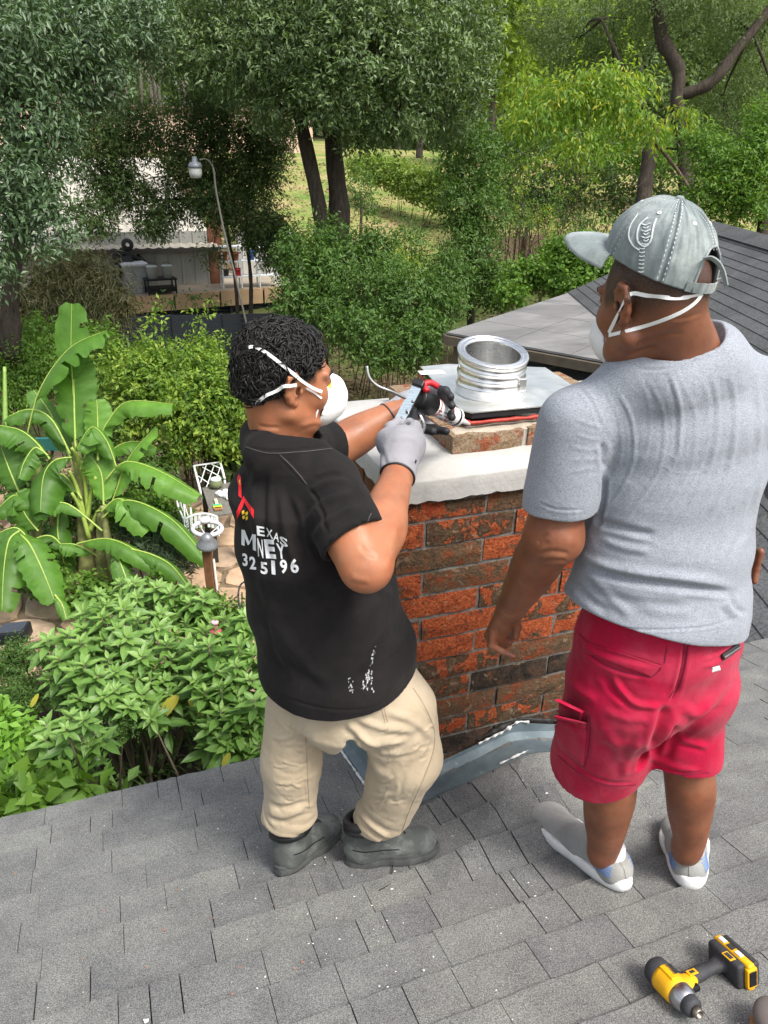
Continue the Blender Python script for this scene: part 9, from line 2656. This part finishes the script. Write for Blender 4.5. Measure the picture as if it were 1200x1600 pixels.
# ================================================================== ON THE SHINGLES
rt_ = lambda px, py: (lambda t: ray(px, py) * t)(RC / (ray(px, py)[2] + RS * ray(px, py)[1]))
MYE = plain('tool_yellow', (.78, .40, .008), .42, var=.06, scale=40, bump=.25); MDG = plain('tool_dark_rubber', (.035, .036, .040), .65, var=.2, bump=.5)
MAL = m_steel('cast_gearcase', (.52, .52, .53), .38)
# frame: axis of the motor body (back -> nose), handle direction, normal to the roof
nose = rt_(1086, 1600) + RN * .035; back = rt_(1023, 1533) + RN * .035
ya = nrm(nose - back); hd = rt_(1165, 1510) - rt_(1062, 1555); hx = nrm(hd - ya * (hd @ ya)); nz = nrm(np.cross(hx, ya)); nz = nz if nz[2] > 0 else -nz
dr_ = empty('impact_driver', (back + nose) / 2 - RN * .035, 'yellow and black cordless impact driver lying on the shingles', 'power tool')
LB = np.linalg.norm(nose - back)
D3 = lambda a, b, c: back + ya * a + hx * b + nz * c
Rd = np.array([ya, hx, nz]).T
S = SDF(np.minimum(back, nose) - .10, np.maximum(back, nose) + .12, .0022)
mb = MB(); mb.lathe(D3(-.004, 0, 0), [(0, 0), (.024, 0), (.030, .006), (.0315, .02), (.0315, .034), (.030, .036)], 32, ya)
mb.build('rear_cap', MDG, dr_, True)
mb = MB(); mb.lathe(D3(.030, 0, 0), [(.028, 0), (.0315, .001), (.032, .010), (.0315, .040), (.030, .056), (.027, .058)], 32, ya); body_ = mb.build('motor_housing', MYE, dr_, True)
mb = MB(); mb.lathe(D3(.086, 0, 0), [(.026, 0), (.0295, .002), (.0285, .018), (.024, .030), (.021, .033)], 32, ya); mb.build('gear_case', MAL, dr_, True)
mb = MB(); mb.lathe(D3(.117, 0, 0), [(.021, -.004), (.0235, 0), (.0225, .014), (.018, .020), (.012, .021)], 32, ya); mb.build('nose_guard', MDG, dr_, True)
mb = MB(); mb.lathe(D3(.134, 0, 0), [(.0, 0), (.0115, 0), (.0115, .016), (.0095, .018), (.0075, .018), (.005, .006), (0, .006)], 20, ya); mb.build('chuck', m_steel('chuck_steel', (.32, .28, .24), .45), dr_, True)
for k in range(7):
    mb = MB(); a = .8 + 0.0 * k; mb.box(D3(.036 + k * .0045, .010, .0305), (.0012, .009, .0012), Rd); mb.build('vent_slot', MDG, body_)
# top grip ridge and side logo plate lettering area
mb = MB(); mb.box(D3(.055, -.004, .0305), (.022, .007, .0035), Rd, bev=.002); mb.build('side_plate', MYE, body_)
# yellow shoulder running into the grip, trigger, rubber handle
S = SDF(D3(.03, .0, 0) - .09, D3(.09, .11, 0) + .09, .0022)
S.seg(D3(.062, .015, -.002), D3(.060, .050, -.004), .024, .0185, .01, ya, .72)
S.ell(D3(.074, .030, -.002), (.018, .016, .014), None, .01)
V, F = S.mesh(); mesh_obj('grip_shoulder', V, fix_winding(V, F), MYE, dr_, True)
S = SDF(D3(.04, .11, 0) - .11, D3(.04, .11, 0) + .11, .0022)
S.seg(D3(.056, .040, -.006), D3(.046, .140, -.006), .0165, .0150, .01, ya, .85)
S.ell(D3(.050, .082, -.005), (.016, .024, .014), Rd.T, .01); S.seg(D3(.046, .140, -.006), D3(.046, .156, -.006), .017, .030, .01, ya, .8)
S.disp(lambda p: .0005 * np.sin(p @ hx * 900))
V, F = S.mesh(); mesh_obj('handle', V, fix_winding(V, F), MDG, dr_, True)
mb = MB(); mb.box(D3(.083, .044, -.004), (.008, .012, .007), Rd, bev=.004); mb.build('trigger', plain('trigger_black', (.01, .01, .012), .35), dr_)
mb = MB(); mb.box(D3(.057, .060, .011), (.008, .012, .0012), Rd, bev=.0008); mb.build('direction_plate', MYE, dr_)
mb = MB(); mb.box(D3(.057, .060, .0125), (.0035, .006, .0008), Rd); mb.build('direction_mark', MDG, dr_)
# foot and battery
mb = MB(); mb.box(D3(.052, .162, -.006), (.050, .012, .031), Rd, bev=.007); autosmooth(mb.build('foot', MDG, dr_), 50)
mb = MB(); mb.box(D3(.055, .181, -.006), (.056, .0100, .033), Rd, bev=.005); bt_ = autosmooth(mb.build('battery', MYE, dr_), 50)
mb = MB(); mb.box(D3(.055, .199, -.006), (.052, .0085, .031), Rd, bev=.006); autosmooth(mb.build('battery_base', MDG, bt_), 50)
mb = MB(); mb.box(D3(.107, .181, -.006), (.006, .014, .024), Rd, bev=.003); mb.build('battery_latch', MYE, bt_)
mb = MB(); mb.box(D3(.1125, .181, -.006), (.0025, .010, .018), Rd, bev=.001); mb.build('latch_recess', plain('trigger_black', (.01, .01, .012), .35), bt_)
for k in range(3):
    mb = MB(); mb.box(D3(.020 + k * .026, .181, .028), (.009, .0055, .0012), Rd); mb.build('battery_label', (plain('label_white', (.7, .7, .7), .5), MDG, plain('label_white', (.7, .7, .7), .5))[k], bt_)
mb = MB(); mb.box(D3(.066, .156, .0262), (.014, .008, .0010), Rd, bev=.0006); mb.build('name_plate', MYE, dr_)
mb = MB(); mb.box(D3(.066, .156, .0275), (.010, .005, .0006), Rd); mb.build('name_plate_centre', MDG, dr_)
bvd = BVHTree.FromPolygons([v.co for v in body_.data.vertices], [tuple(p.vertices) for p in body_.data.polygons])
bvb = BVHTree.FromPolygons([v.co for v in bt_.data.vertices], [tuple(p.vertices) for p in bt_.data.polygons])
# photographer's shoe tip in the corner
sc_ = rt_(1206, 1622) + RN * .03; o = empty('shoe_tip', rt_(1195, 1605), 'rounded grey shoe toe in the lower right corner', 'shoe')
S = SDF(sc_ - .12, sc_ + .12, .003); S.ell(sc_ + np.array([.02, -.02, 0]), (.055, .075, .032), None, 0); S.cut(sc_ - RN * .022, -RN, .003)
V, F = S.mesh(); mesh_obj('upper', V, fix_winding(V, F), plain('grey_suede', (.14, .12, .11), .9), o, True)
S = SDF(sc_ - .13, sc_ + .13, .003); S.ell(sc_ + np.array([.02, -.02, -.018]), (.060, .081, .020), None, 0); S.cut(sc_ - RN * .028, -RN, .002); S.cut(sc_ - RN * .010, RN, .002)
V, F = S.mesh(); mesh_obj('sole', V, fix_winding(V, F), plain('tan_sole', (.36, .19, .07), .7), o, True)
# ---- scattered crumbs of paint, leaf bits
r = np.random.default_rng(300)
def crumbs(name, n, m, smin, smax, region, seed, flat=.35):
    r = np.random.default_rng(seed); mb = MB()
    for k in range(n):
        q = region(r); p = rt_(*q); c = np.array([p[0], p[1], float(roof_z(p[0], p[1])) + .003]); s = r.uniform(smin, smax); a = r.random() * 6.28
        pts = [(c[0] + s * math.cos(a + t) * r.uniform(.6, 1.2), c[1] + s * math.sin(a + t) * r.uniform(.6, 1.2), c[2] - RS * (s * math.sin(a + t))) for t in (0, 1.4, 2.9, 4.4)]
        top = (c[0], c[1], c[2] + s * flat); b = len(mb.V); mb.V += [tuple(map(float, x)) for x in pts] + [top]; mb.F += [(b + i, b + (i + 1) % 4, b + 4) for i in range(4)]
    return tag(mb.build(name, m), kind='stuff')
MWB = plain('white_paint_crumb', (.78, .78, .76), .7)
crumbs('paint_crumbs', 90, MWB, .0012, .004, lambda r: (r.uniform(340, 860), r.uniform(1190, 1560)), 301)
crumbs('paint_crumbs', 60, MWB, .0012, .0035, lambda r: (r.normal(905, 14), r.normal(1228, 7)), 302)
crumbs('paint_crumbs', 30, MWB, .001, .003, lambda r: (r.uniform(0, 1200), r.uniform(1290, 1600)), 303)
crumbs('paint_crumbs', 5, MWB, .006, .010, lambda r: [(229, 1596), (214, 1457), (612, 1390), (850, 1265), (745, 1278)][int(r.integers(5))], 304)
crumbs('leaf_bits', 22, plain('leaf_bit', (.36, .17, .10), .8), .002, .0055, lambda r: (r.uniform(10, 480), r.uniform(1225, 1560)), 305, .2)
